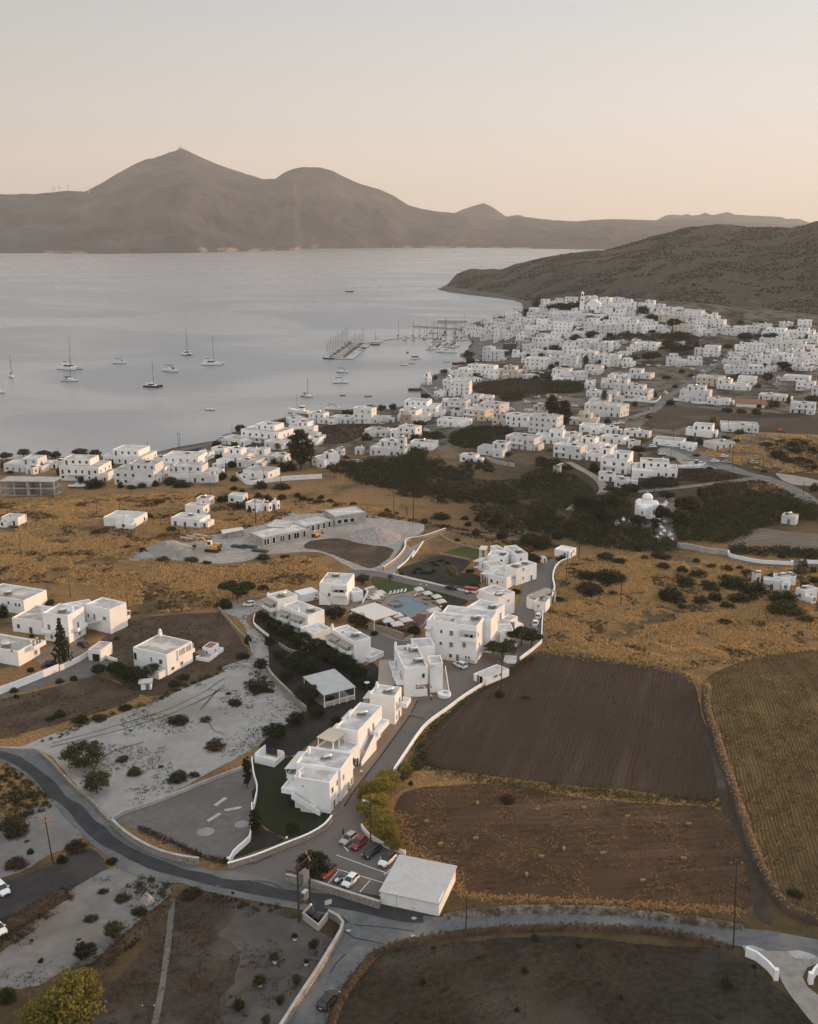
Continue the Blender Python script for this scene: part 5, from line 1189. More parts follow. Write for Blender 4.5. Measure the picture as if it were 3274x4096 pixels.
many('T', '1185 150 105 50;1295 142 100 45;1398 132 95 48;1530 122 85 45;1612 130 70 40;1680 162 95 72;1355 217 110 42;1440 227 80 46;1180 258 130 62;1265 268 95 60;1340 292 110 60;1440 272 130 50;1620 248 170 42;1700 222 60 50;'
  '800 248 80 46;850 237 60 32;930 228 90 46;960 203 70 32;740 322 90 70;830 302 120 56;920 302 100 46;1010 292 110 52;850 342 140 56;700 362 90 52;570 395 105 78 -12;640 405 110 66 -12;740 424 150 74 -12;830 424 110 72 -14;920 404 110 62;'
  '1000 364 120 52;1100 366 140 72;1230 354 140 62;1345 366 150 84;1420 332 100 56;1300 396 120 62;1590 308 160 58;1560 376 110 78;1670 384 130 78;1485 352 90 42;1000 515 110 95 b;1090 524 150 74;1190 505 170 92;1250 445 120 52;1140 442 110 52;'
  '1400 536 130 84;1510 524 150 84;1640 534 100 94;1700 524 70 84;895 540 98 95 d -8;765 602 155 134 -32;970 568 100 56;1130 670 180 104 -30;1265 594 130 76;1385 660 150 108;1530 616 180 92;1690 645 70 92;1590 705 140 82;'
  '600 695 160 72;760 738 170 104;920 742 142 108 c -28;1012 704 60 62 c;530 724 100 62;1330 734 150 72;1345 768 170 52;1462 754 120 76;500 876 162 118 -14;418 856 110 105 -20;385 794 70 60;430 735 70 60;225 794 62 96 -40;225 745 50 52 -40;'
  '1540 175 60 40;1060 330 90 50;1170 310 100 50;1270 330 80 45;1500 310 80 50;1010 420 110 50;1470 420 90 50;1620 440 110 50;1400 470 110 50;1300 500 100 55;1560 480 110 60;1180 405 90 45;1390 300 80 45;700 300 70 40;')
many('U', '80 140 165 62;40 165 90 50;200 200 110 70;345 185 130 78;480 192 120 46;560 192 150 42;95 265 150 94;205 252 100 72;510 302 130 84 c;630 284 130 84;740 274 150 74;860 314 120 94;905 262 70 52;65 384 130 84;205 374 130 114;250 294 110 52;330 370 140 84;465 374 120 62;'
  '620 364 110 62 c;650 332 120 42;770 394 90 88;860 394 110 62;930 344 110 72;1020 394 160 62;1110 374 110 56;1180 374 170 62;1310 354 100 62;1630 320 110 46;1420 426 220 84;1590 416 160 84;1690 406 80 62;1560 362 100 42;60 506 140 62;230 524 90 52;360 514 200 74;130 464 90 42 b;255 454 70 32;'
  '605 474 90 32;780 556 90 74;880 566 120 88;140 556 110 42;560 636 112 92 -10;700 636 190 74 -10;60 644 150 94;185 644 130 82;310 744 192 92;120 744 130 42;1130 536 120 62;1220 546 130 84;1300 526 90 72;1420 536 130 84;1530 506 150 62;1650 506 130 62;1690 474 80 52;'
  '1060 636 170 84;1170 606 120 62;1300 646 110 92;1420 626 160 84;1510 636 110 92;1650 646 150 104;1080 706 170 84 -14;1240 706 170 74 -14;150 220 80 50;300 250 80 50;700 330 80 45;1250 330 90 45;1480 340 110 50;1400 470 90 50;1590 560 90 60;1360 560 90 60;980 370 70 50;1050 570 80 50;1240 600 80 60;1720 560 90 70;')
many('X', '190 345 272 145 -16;120 385 240 98 -24;85 520 165 102 -30;25 660 60 148 -30;470 296 190 96 -20;608 244 140 100 -34;722 214 90 42;775 324 212 112 -36;640 376 222 118 c -32;450 424 252 90 -26;845 414 155 108 c -30;985 426 205 110 -28;1120 345 160 84 b -20;1198 484 248 152 -28;1022 616 266 136 -32;'
  '1230 566 232 112 -18;1410 536 150 92;1625 330 200 110 -26;1560 408 130 92 c -24;1440 408 150 84 c -28;772 664 240 142 -24;570 714 142 84 -24;1550 628 230 128 -34;1400 690 245 122 -30;1640 712 205 155 -30;1690 866 130 92 -14;200 605 200 62 -18;1640 250 160 100 -26;1620 180 170 70;1280 806 60 46 b;1575 470 190 50;1690 480 120 60;330 310 120 60;1500 345 70 40 c;')
many('Y', '290 212 212 124 -30;300 215 90 30;160 150 140 110;65 345 265 112 -34;60 222 130 92;50 110 140 90;762 222 245 148 -24;940 245 180 66 -22;1062 126 232 84 -26;1170 90 140 92;882 96 222 92 c -24;1480 104 152 96 g -22;1590 54 200 62;1650 134 150 72;1700 174 50 84;1630 320 192 104 -24;'
  '1122 470 292 86 -14;790 510 212 104 -24;545 592 242 104 -26;690 616 122 58;940 610 205 70 28;1400 214 222 44;230 505 132 86;322 514 102 62;92 566 202 92;240 594 90 42;110 806 235 192 -28;425 838 345 156 -12;330 800 150 60;180 924 182 92 -12;50 480 120 60;40 630 110 70;')
many('Q', '425 466 372 172 -26;530 504 205 84 -26;170 474 222 86 -28;715 372 175 104 -26;860 296 142 84 -24;1060 296 205 62 -22;1236 298 162 122 -22;1380 286 122 72 -22;60 550 132 74 -24;205 612 185 138 -26;430 616 165 124 -28;550 606 135 82 -28;382 748 254 92 -24;910 645 185 154 -34;1040 552 62 62;992 606 72 42;300 655 192 52 -22;'
  '1350 404 205 84 -24;1570 416 225 92 -24;1440 560 285 152 -20;835 462 110 54;200 945 130 84 -14;350 1012 150 66 -30;440 1008 70 62 -30;512 992 58 56;10 770 60 110 -24;660 300 120 50;830 420 90 40;1195 545 70 34;')
many('P', '162 366 282 112 -10;235 380 90 52;622 432 335 168 -8;960 305 360 145 -12;1040 466 340 168 -10;1222 378 122 80 -10;1400 345 302 140 -10;1480 446 392 136 -10;932 788 292 100 -14;1440 795 278 130 -18;1500 690 172 72 -18;1565 626 122 66 -14;88 778 160 38 -14;1690 230 110 60 -24;1700 150 50 60;')
many('P', '350 335 100 62 -10;1235 305 120 74 -14;1570 262 120 78 -20;760 350 110 80 -10;1130 372 120 70 -10;450 330 90 56')
many('Q', '95 650 120 90 -24;610 424 100 66 -24;745 452 90 60;960 300 110 66 -22;1330 296 90 60;320 560 120 70 -26')
many('L', '1530 880 110 80 -20;1480 890 130 50 -20;1410 915 130 40 -20;1660 985 150 92 30;1290 860 60 24;1540 445 120 30;')
dense = [px('T', *p) for p in ((780, 260), (1000, 210), (1180, 200), (1500, 130), (1723, 130))] + [px('U', *p) for p in ((200, 150), (430, 200), (700, 220), (930, 300), (760, 380), (420, 380), (100, 400))] + [px('T', *p) for p in ((1480, 420), (1100, 440), (860, 420), (560, 380), (700, 270))]
dense2 = [px('U', *p) for p in ((1080, 500), (1350, 440), (1700, 440), (1740, 680), (1400, 680), (1000, 680))]
dense3 = [px('T', *p) for p in ((1020, 470), (1400, 470), (1700, 470), (1723, 640), (1400, 640), (1040, 640))]
cnt = 0
dense4 = [px('T', *p) for p in ((380, 700), (1000, 720), (1500, 780), (1723, 760), (1723, 960), (1480, 860), (1480, 770), (1000, 745), (600, 760), (420, 870))] + [px('X', 900, 330), px('X', 480, 380), px('X', 300, 250)]
for poly, nmax in ((dense, 60), (dense2, 26), (dense3, 18), (dense4, 14)):
 pa = np.array(poly); k = 0; tries = 0
 while k < nmax and tries < 4000:
  tries += 1
  u = rng.uniform(pa[:, 0].min(), pa[:, 0].max()); v = rng.uniform(pa[:, 1].min(), pa[:, 1].max())
  if not inside(pa, np.array([u]), np.array([v]))[0]: continue
  if any(abs(u - q[1]) < (q[6] * .45 + 14) and abs(v - q[2]) < 15 for q in HOUSES): continue
  house('S', u, v, rng.uniform(34, 58), rng.uniform(20, 32)); k += 1
LM = [('the domed church', px('T', 1560, 200)), ('the marina quay', px('T', 560, 440)), ('the stone windmill tower', px('X', 57, 415)), ('the brown hillock', px('X', 1050, 100)), ('the street climbing through town', px('U', 950, 600)), ('the fishing pier', px('Q', 720, 235)),
  ('the tall conifers', px('X', 1300, 330)), ('the chapel graveyard', px('L', 490, 330)), ('the unfinished concrete frame', px('P', 215, 540)), ('the gravel car park', px('Y', 560, 640)), ('the dark netted building', px('T', 895, 500)), ('the right-hand hillside', px('U', 1400, 330)),
  ('the construction site', px('K', 600, 280)), ('the green field behind the car park', px('Y', 700, 330)), ('the red-roofed shed', px('Y', 1160, 240)), ('the big seaside conifer', px('Q', 720, 560)), ('the top row of town', px('U', 560, 230)), ('the palm by the white terrace', px('X', 1640, 160)), ('the waterfront road', px('X', 300, 100)), ('the dark tree clump in town', px('U', 330, 230))]
ORD = ['nearest', 'second nearest', 'third nearest', 'fourth nearest', 'fifth nearest', 'sixth nearest', 'seventh nearest', 'eighth nearest', 'ninth nearest', 'tenth nearest', 'eleventh nearest', 'twelfth nearest', 'thirteenth nearest', 'fourteenth nearest', 'fifteenth nearest', 'sixteenth nearest', 'seventeenth nearest']
buckets = {}
for hrec in HOUSES:
 root, u, v = hrec[0], hrec[1], hrec[2]
 best = min(LM, key=lambda l: math.hypot(u - l[1][0], (v - l[1][1]) * 2.2))
 dx, dy = u - best[1][0], (v - best[1][1]) * 2.2
 d = ('to the right of' if dx > 0 else 'to the left of') if abs(dx) > abs(dy) else ('in front of' if dy > 0 else 'behind')
 buckets.setdefault((best[0], d), []).append((math.hypot(dx, dy), hrec))
for (lm, d), L in buckets.items():
 L.sort(key=lambda q: q[0])
 for i, (_, hrec) in enumerate(L):
  cw = {'white': 'white', 'cream': 'cream', 'beige': 'beige', 'dark': 'dark netted', 'grey': 'unplastered grey'}[hrec[3]]
  lab = '%s %s house, %s %s %s' % (cw, NUMW[hrec[4]], ORD[min(i, len(ORD) - 1)], d, lm)
  hrec[0]['label'] = lab; hrec[0]['group'] = 'houses of the bay town'
# church, bell tower, chapel, windmill, concrete frames
q = g('T', 1568, 205); t = thing('church', 'large white domed church at the top of the town', 'church', q, R(-14))
part('nave', MB().box(-7, 0, -3, 7, 16, 9), M['white'], t)
part('gable', MB().add([(-7, -.02, 9), (7, -.02, 9), (0, -.02, 12.2), (-7, 15.9, 9), (7, 15.9, 9), (0, 15.9, 12.2)], [(0, 1, 2), (5, 4, 3), (0, 2, 5, 3), (1, 4, 5, 2), (0, 3, 4, 1)]), M['white2'], t)
part('drum', MB().lathe([(3.4, 10), (3.4, 13.6), (3.7, 13.6)], 20, (0, 9, 0)), M['white'], t)
part('dome', MB().lathe([(3.7, 13.6)] + [(3.7 * math.cos(a), 13.6 + 3.2 * math.sin(a)) for a in np.linspace(.05, 1.5, 8)], 20, (0, 9, 0)), M['dome'], t, True)
part('door', MB().box(-1, -.12, -.5, 1, -.02, 2.8), M['shut_brown'], t)
for x in (-4.4, 4.4): part('window', MB().box(x - .6, -.1, 3.6, x + .6, -.02, 6.2), M['glass'], t)
q = g('T', 1477, 192); t = thing('bell_tower', 'slender white tiered bell tower beside the domed church', 'tower', q, R(-14))
part('shaft', MB().box(-2.2, -2.2, -3, 2.2, 2.2, 9), M['white'], t); part('belfry', MB().box(-1.8, -1.8, 9.0, 1.8, 1.8, 14), M['white'], t); part('lantern', MB().box(-1.3, -1.3, 14.0, 1.3, 1.3, 17.5), M['white'], t)
part('cornice', MB().box(-2.5, -2.5, 8.7, 2.5, 2.5, 9.1), M['white2'], t); part('cornice', MB().box(-2.1, -2.1, 13.8, 2.1, 2.1, 14.15), M['white2'], t)
part('dome', MB().lathe([(1.4, 17.5), (1.3, 18.2), (.8, 19), (.1, 19.4)], 14), M['white'], t, True)
for zz, hw in ((10, 1.82), (14.8, 1.32)):
 for r in (0, math.pi / 2): part('belfry_arch', MB().box(-.7, -hw - .03, zz, .7, -hw + .05, zz + 2.2), M['dark'], t, rz=r - (math.pi / 2 if r else 0) * 0)
q = g('L', 485, 395); t = thing('chapel', 'small white chapel with rounded dome and cross arms among graveyard trees', 'chapel', q, R(-30))
part('nave', MB().box(-3.2, 0, -1, 3.2, 8, 5.4), M['white'], t); part('apse', MB().lathe([(2.1, -1), (2.1, 4.6), (1.4, 5.6), (.1, 6)], 20, (0, 0, 0)), M['white'], t)
part('cross_arm', MB().lathe([(1.9, -1), (1.9, 5.6), (1.2, 6.6), (.1, 7.0)], 18, (-3.0, 4, 0)), M['white'], t); part('cross_arm', MB().lathe([(1.9, -1), (1.9, 5.6), (1.2, 6.6), (.1, 7.0)], 18, (3.0, 4, 0)), M['white'], t)
part('drum', MB().lathe([(2.0, 5.4), (2.0, 7.6), (2.2, 7.6)], 20, (0, 4, 0)), M['white'], t); part('dome', MB().lathe([(2.2, 7.6)] + [(2.2 * math.cos(a), 7.6 + 2.0 * math.sin(a)) for a in np.linspace(.05, 1.5, 8)], 20, (0, 4, 0)), M['white'], t, True)
part('cross', MB().box(-.05, 3.95, 9.5, .05, 4.05, 10.5).box(-.35, 3.96, 10.0, .35, 4.04, 10.12), M['white'], t); part('window', MB().box(-.3, -2.14, 2.2, .3, -2.0, 3.4), M['dark'], t)
q = g('X', 57, 418); t = thing('windmill', 'round stone windmill tower without sails, capped by a low cone', 'windmill', q)
part('wall', MB().lathe([(4.4, -1), (4.1, 3), (3.7, 7.6)], 24), M['stone_warm'], t); part('roof', MB().lathe([(3.8, 7.6), (3.0, 8.5), (.2, 10.2)], 24), M['plank'], t); part('door', MB().box(-.6, -4.6, 0, .6, -4.2, 2.1), M['shut_brown'], t); part('window', MB().box(-.35, -3.98, 5, .35, -3.7, 6), M['dark'], t)
def frame_building(z, x, y, w, h, rot, storeys, bays, label, name='unfinished_building'):
 u, v = px(z, x, y); Pg = gr(u, v); sl_ = slant(Pg); Wm = w * ZONES[z][2] * sl_ / F; D = Wm * .38
 c = Vector((Pg.x, Pg.y, Pg.z)); t = thing(name, label, 'building', c, R(rot))
 fh = 3.3
 for k in range(storeys + 1): part('floor_slab', MB().box(-Wm / 2, 0, k * fh - .25, Wm / 2, D, k * fh), M['concrete'], t)
 for k in range(storeys):
  for i in range(bays + 1):
   for j in (0.02, D - .42): part('column', MB().box(-Wm / 2 + (Wm - .42) * i / bays + .01, j, k * fh, -Wm / 2 + (Wm - .42) * i / bays + .41, j + .4, (k + 1) * fh - .25), M['concrete'], t)
  part('infill_wall', MB().box(-Wm / 2 + .5, D * .55, k * fh, Wm / 2 - .5, D * .6, (k + 1) * fh - .25), M['beige'], t)
 part('infill_wall', MB().box(-Wm * .02, .5, 0, Wm * .03, D * .5, storeys * fh - .3), M['concrete'], t)
 return t
frame_building('P', 215, 542, 425, 165, -3, 2, 4, 'unfinished two-storey grey concrete frame with open bays at the left edge')
frame_building('Y', 1480, 118, 150, 90, -20, 2, 3, 'unfinished brown concrete frame building among the white houses on the right')
f = block(('hotel_under_construction', 'long bare concrete building under construction with a row of dark doorways', 'building'), *T3('K', (862, 268), (790, 236), (1085, 208)), basev=310, wall='concrete', roof='roof', par=.3)
for i in range(9):
 s_ = (.02, .07, .2, .36, .40, .53, .66, .72, .86)[i]
 f.win('R', f.X * s_ + .8, .1, 1.3, 2.5, 'dark', 'doorway')
f3 = block(f.root, *T3('K', (1085, 205), (1010, 178), (1220, 165)), basev=242, wall='concrete', roof='roof', par=.3)
for i in range(5): f3.win('R', f3.X * (.1 + .19 * i), .1, 1.3, 2.5, 'dark', 'doorway')
f4 = block(f.root, *T3('K', (980, 212), (880, 205), (1090, 178)), H=3.2, wall='concrete', roof='roof', par=.2)
f = block(('unfinished_building', 'bare concrete pavilion with slanted roof edge at the back of the building site', 'building'), *T3('K', (1245, 152), (1190, 118), (1398, 122)), basev=206, wall='concrete', roof='roof', par=.2)
for s_ in (.15, .35, .55): f.win('R', f.X * s_, .9, 2.2, 1.6, 'dark')
f.win('L', f.Y * .4, .1, 1.6, 2.6, 'dark', 'doorway')
q = g('K', 720, 262); t = thing('site_shed', 'makeshift lean-to shed with slanting white sheet at the end of the building site', 'shed', q, R(20))
part('wall', MB().box(-3, 0, 0, 3, 3, 2.2), M['concrete'], t); part('roof', MB().add([(-5, -1.5, 2.2), (3.3, -.5, 2.7), (3.3, 3.4, 2.7), (-5, 3.4, 2.3), (-5, -1.5, 2.1), (3.3, -.5, 2.6), (3.3, 3.4, 2.6), (-5, 3.4, 2.2)], [(0, 1, 2, 3), (7, 6, 5, 4), (0, 4, 5, 1), (1, 5, 6, 2), (2, 6, 7, 3), (3, 7, 4, 0)]), M['canvas'], t)
q = g('Y', 1170, 262); t = thing('tiled_shed', 'long shed with red terracotta tiled roof at the edge of the green field', 'shed', q, R(-20))
part('wall', MB().box(-9, 0, -1, 9, 7, 2.6), M['white2'], t); part('roof', MB().add([(-9.6, -.6, 2.6), (9.6, -.6, 2.6), (9.6, 7.6, 4.4), (-9.6, 7.6, 4.4), (-9.6, -.6, 2.45), (9.6, -.6, 2.45), (9.6, 7.6, 4.25), (-9.6, 7.6, 4.25)], [(0, 1, 2, 3), (7, 6, 5, 4), (0, 4, 5, 1), (1, 5, 6, 2), (2, 6, 7, 3), (3, 7, 4, 0)]), M['tile'], t); part('door', MB().box(4, -.1, 0, 7, -.01, 2.2), M['dark'], t)
q = g('T', 430, 300); t = thing('ferry_terminal', 'low white ferry shelter with open bays on the far pier', 'shelter', (q.x, q.y, -3.5), R(-6))
part('roof', MB().box(-22, -4, 3, 22, 4, 3.3), M['white3'], t); part('wall', MB().box(-20, -3, 0, 18, 3, 3), M['beige'], t)
for i in range(7): part('post', MB().box(-21 + i * 7, -3.8, 0, -20.5 + i * 7, -3.3, 3), M['white3'], t)
# walls and banks
def wall(name, label, pts, h, t, mat, cap=None, smooth=True, cat='wall', pillar=None):
 P = catmull(pts, False, 1.5) if smooth else [Vector(p[:2]) for p in pts]
 o = P[len(P) // 2]; z0 = float(hgt(o.x, o.y))
 hs = h if isinstance(h, (list, tuple)) else [h, h]; n = len(P)
 def strip(w, za, zb, hmode):
  b = MB(); vs = []
  for i, p in enumerate(P):
   d = (P[min(i + 1, n - 1)] - P[max(i - 1, 0)]).normalized(); nn = Vector((-d.y, d.x)) * w / 2
   g_ = float(hgt(p.x, p.y)) - z0; hh = np.interp(i / (n - 1), np.linspace(0, 1, len(hs)), hs)
   lo = g_ + (za if not hmode else hh + za); hi = g_ + hh + zb
   for q, z in ((p + nn, lo), (p - nn, lo), (p - nn, hi), (p + nn, hi)): vs.append((q.x - o.x, q.y - o.y, z))
  fs = []
  for i in range(n - 1):
   for k in range(4): fs.append((4 * i + k, 4 * i + (k + 1) % 4, 4 * i + 4 + (k + 1) % 4, 4 * i + 4 + k))
  fs += [(0, 3, 2, 1), tuple(4 * (n - 1) + k for k in range(4))]
  return b.add(vs, fs)
 body = strip(t, -1.0, 0, False)
 if cap is None and pillar is None:
  ob = put(name, body.mesh(name, mat), None, (o.x, o.y, z0)); return tag(ob, label, cat)
 r = thing(name, label, cat, (o.x, o.y, z0)); part('wall_body', body, mat, r)
 if cap is not None: part('coping', strip(t + .08, .002, .09, True), cap, r)
 if pillar:
  for k in pillar:
   p = P[k]; part('pillar', MB().box(p.x - o.x - .35, p.y - o.y - .35, -.5, p.x - o.x + .35, p.y - o.y + .35, hs[0] + .35), M['white'], r)
 return r
wall('garden_wall', 'long white wall following the drive along the ploughed field', W2('I', (1395, 1000), (1530, 790), (1723, 520), ('G', 960, 1580), ('G', 1150, 1440), ('G', 1335, 1325)), 1.0, .3, M['white'])
wall('garden_wall', 'white wall bending past the three parked cars to the pines', W2('H', (690, 1335), (800, 1250), (903, 1165), (908, 1000), (918, 850)), 1.0, .3, M['white'], smooth=False)
wall('garden_wall', 'curving pale stone wall between upper drive and golden field', W2('H', (1005, 735), (1030, 640), (1015, 540), (1035, 450), (1090, 385), (1200, 345)), 1.1, .4, M['stone_warm'], M['white2'])
wall('garden_wall', 'white car park wall beside the yellow-green bushes', W2('B', (1238, 215), (1300, 295), (1440, 375), (1575, 425)), 1.0, .25, M['white'])
wall('stone_wall', 'rubble stone wall with pale coping between car park and road', W2('B', (662, 625), (690, 630), (860, 668), (1100, 748), (1378, 835)), 1.5, .45, M['stone'], M['concrete'], smooth=False)
wall('garden_wall', 'curved white-topped wall with red stone base round the dark lawn', W2('B', (215, 530), (420, 468), (655, 375), (840, 300), (960, 225), (1012, 160)), 1.25, .35, M['stone_warm'], M['white'])
wall('garden_wall', 'white wall between shaded garden bed and the gravel yard', W2('B', (400, 60), (402, 180), (382, 320), (340, 360), (262, 430), (222, 500)), 1.3, .25, M['white'])
wall('garden_wall', 'thin white wall along the left side of the dark lawn', W2('I', (22, 850), (42, 1010), (74, 1130), (60, 1240), (40, 1320)), 1.2, .22, M['white'])
wall('stone_wall', 'curved rubble wall on the outside of the bend above the road', W2('A', (862, 195), (960, 285), (1100, 375), (1250, 440), (1400, 478), (1525, 495)), 1.4, .45, M['stone'], M['concrete'])
wall('stone_wall', 'thin low wall along the upper edge of the gravel yard', W2('A', (860, 160), (950, 110), (1250, 5), ('V', 430, 1650), ('V', 510, 1620)), .8, .3, M['concrete'])
wall('stone_wall', 'low weedy stone wall beside the asphalt bend by the olive trees', W2('E', (305, 1365), (410, 1460), (560, 1625), (700, 1740), ('A', 780, 110), ('A', 850, 180)), .8, .4, M['stone'])
wall('garden_wall', 'white courtyard wall in front of the lower left house', W2('E', (-150, 985), (0, 915), (150, 860), (455, 735)), 2.0, .25, M['white'])
wall('garden_wall', 'white wall with stone pattern below the tall conifer', W2('E', (462, 735), (580, 680), (685, 620)), 1.6, .25, M['white2'])
wall('garden_wall', 'short white wall beside the dark garage doorway', W2('E', (772, 622), (830, 645), (900, 668)), 1.0, .25, M['white'])
wall('stone_wall', 'long low stone wall between brown plot and gravel lane', W2('F', (185, 580), (260, 670), (360, 790), (450, 880), (500, 950), (512, 1045)), .9, .4, M['stone'])
wall('stone_wall', 'low stone wall behind the white car under the umbrella pine', W2('F', (350, 520), (450, 495), (560, 475), (660, 462)), 1.0, .35, M['stone_warm'])
wall('garden_wall', 'broken white wall in front of the dark garden trees', W2('F', (545, 650), (530, 730), (600, 800), (680, 860)), .9, .25, M['white'])
wall('stone_wall', 'thick leaning stone wall between white gravel and garden', W2('F', (665, 1200), (730, 1290), (860, 1420), (980, 1540), (1045, 1600)), 1.6, .6, M['stone'])
wall('stone_wall', 'short stone wall hidden among the garden trees', W2('F', (780, 940), (870, 1000), (965, 1025)), 1.0, .35, M['stone'])
wall('stone_wall', 'pale wall running down beside the branch road', W2('B', (985, 895), (1060, 935), (1098, 985), (1080, 1045), (1000, 1180), (900, 1345), (780, 1525), (660, 1715), (540, 1900)), 1.3, .4, M['stone'], M['concrete'])
wall('stone_wall', 'angular wall enclosing the two rubbish bins by the junction', W2('B', (845, 860), (792, 915), (908, 1005), (980, 915)), 1.3, .25, M['beige'], M['concrete'], smooth=False)
wall('garden_wall', 'white curving gateway wall at lower right with end pillar', W2('D', (1148, 1228), (1235, 1265), (1330, 1345), (1385, 1415)), 1.6, .4, M['white'], pillar=[-1])
wall('garden_wall', 'white gateway wall cut off by the right edge, with end pillar', W2('D', (1660, 1445), (1690, 1390), (1740, 1340), (1840, 1310)), 1.6, .4, M['white'], pillar=[0])
wall('stone_wall', 'warm stone wall curving up toward the building site', W2('G', (330, 200), (450, 115), (540, 10), ('O', 55, 610), ('O', 190, 580), ('O', 350, 525)), 1.2, .4, M['stone_warm'], M['white2'])
wall('stone_wall', 'thin white kerb wall on the right of the sandy lane', W2('G', (470, 185), (560, 110), (640, 10), ('O', 95, 730), ('O', 180, 610)), .5, .25, M['white'])
wall('stone_wall', 'stone field wall running behind the villa cluster', W2('O', (305, 560), (400, 615), (520, 650), (610, 668)), .8, .35, M['stone_warm'])
wall('stone_wall', 'stone field wall winding past the round green bush', W2('O', (400, 530), (560, 550), (740, 575), (900, 600)), .7, .35, M['stone'])
wall('stone_wall', 'stone wall above the hedge garden beside the bright lawn', W2('G', (890, 45), (980, 65), (1080, 85), (1180, 105)), .8, .3, M['stone_warm'])
wall('garden_wall', 'white kerb wall on the left of the pool terrace', W2('G', (125, 530), (180, 420), (150, 395), (240, 370)), .6, .3, M['white'])
wall('retaining_wall', 'warm stone retaining wall under the pool bar terrace', W2('G', (185, 780), (330, 815), (440, 850), (530, 885)), 2.0, .4, M['stone_warm'])
wall('garden_wall', 'low white kerb wall beside the paved lane above the pool', W2('G', (430, 245), (600, 285), (800, 330), (880, 350), (1100, 400), (1250, 425)), .5, .25, M['white'])
wall('stone_wall', 'grey stone wall below the graveyard thicket', W2('L', (725, 605), (820, 615), (930, 640), (1080, 655)), 2.0, .5, M['concrete'])
wall('garden_wall', 'long white wall along the lane below the reeds', W2('L', (1085, 655), (1110, 675), (1290, 712), (1420, 722), (1535, 728)), 1.4, .3, M['white'], pillar=[0, -1])
wall('garden_wall', 'white wall at the right edge behind the palm', W2('L', (1595, 715), (1680, 718), (1800, 722)), 1.4, .3, M['white'])
wall('garden_wall', 'pierced white wall at the foot of the seaside houses', W2('Q', (490, 765), (640, 752), (890, 738)), 2.2, .3, M['white2'])
wall('garden_wall', 'white wall in front of the low seaside house', W2('Q', (195, 720), (285, 785), (400, 775), (490, 765)), 2.0, .3, M['white'])
wall('stone_wall', 'pale stone wall curving below the house with tall chimney', W2('X', (700, 690), (800, 725), (930, 748)), 2.0, .4, M['concrete'])
wall('garden_wall', 'white boundary wall before the dark balconied house', W2('Y', (130, 210), (270, 215), (400, 225), (445, 185)), 1.5, .3, M['white'])
wall('garden_wall', 'white wall in front of the large white right-hand house', W2('Y', (550, 205), (640, 215), (740, 232), (850, 235)), 1.5, .3, M['white'])
wall('sea_wall', 'grey sea wall along the far curving quay', [at_z(*px('T', *p), -3.5) for p in ((300, 905), (196, 815), (175, 770), (240, 720))], 1.2, .6, M['concrete'], cat='sea wall')
def bank(name, pts, w, h, mat, tufts=None, dens=3., th=.5):
 P = catmull(pts, False, 1.2); n = len(P); m = 9; V_ = []
 for i, p in enumerate(P):
  d = (P[min(i + 1, n - 1)] - P[max(i - 1, 0)]).normalized(); nn = Vector((-d.y, d.x))
  e = min(1, i / 4, (n - 1 - i) / 4)
  for k in range(m):
   s_ = k / (m - 1) * 2 - 1; q = p + nn * s_ * w / 2
   V_.append((q.x, q.y, float(hgt(q.x, q.y)) - .1 + (h + .1) * e * (1 - s_ * s_) ** .6 * (.75 + .5 * float(fbm(q.x * .8, q.y * .8, 3)))))
 me = fast_mesh(name, np.array(V_), grid_faces(n, m), mat, False)
 ob = tag(put(name, me), kind='structure')
 return np.array(V_).reshape(n, m, 3)
M['rockbank'] = speck('rocky_bank', (.21, .19, .165), (.115, .095, .07), .8, .38, .62, .95, (2.5, 1., .3), (.075, .055, .035), .4, .48, .62)
BK = []
BK.append(bank('bank', W2('C', (320, 895), (500, 880), (700, 868), (1000, 850), (1400, 855), (1723, 868), ('D', 300, 915), ('D', 600, 950), ('D', 900, 985), ('D', 1150, 1000)), 2.0, 1.1, M['rockbank']))
BK.append(bank('bank', W2('V', (1490, 1440), (1488, 1490), (1510, 1560), (1540, 1650), (1580, 1770), (1612, 1850), (1650, 1905), (1700, 1935), (1800, 1960)), 2.4, 1.2, M['dirt']))
BK.append(bank('bank', W2('B', (950, 1900), (1030, 1640), (1110, 1480), (1250, 1285), (1360, 1180), (1520, 1120), ('C', 250, 1065), ('C', 520, 1025), ('C', 850, 1000), ('C', 1300, 985), ('C', 1723, 1000), ('D', 500, 1055), ('D', 800, 1112), ('D', 1050, 1170)), 1.6, .7, M['dirt']))
BK.append(bank('bank', W2('A', (-100, 1120), (0, 1010), (150, 930), (340, 810), (540, 695)), 4.0, .8, M['dirt']))
BK.append(bank('bank', W2('A', (720, 1290), (900, 1140), (1060, 1000), (1250, 830), (1330, 740)), 3.0, .6, M['dirt']))
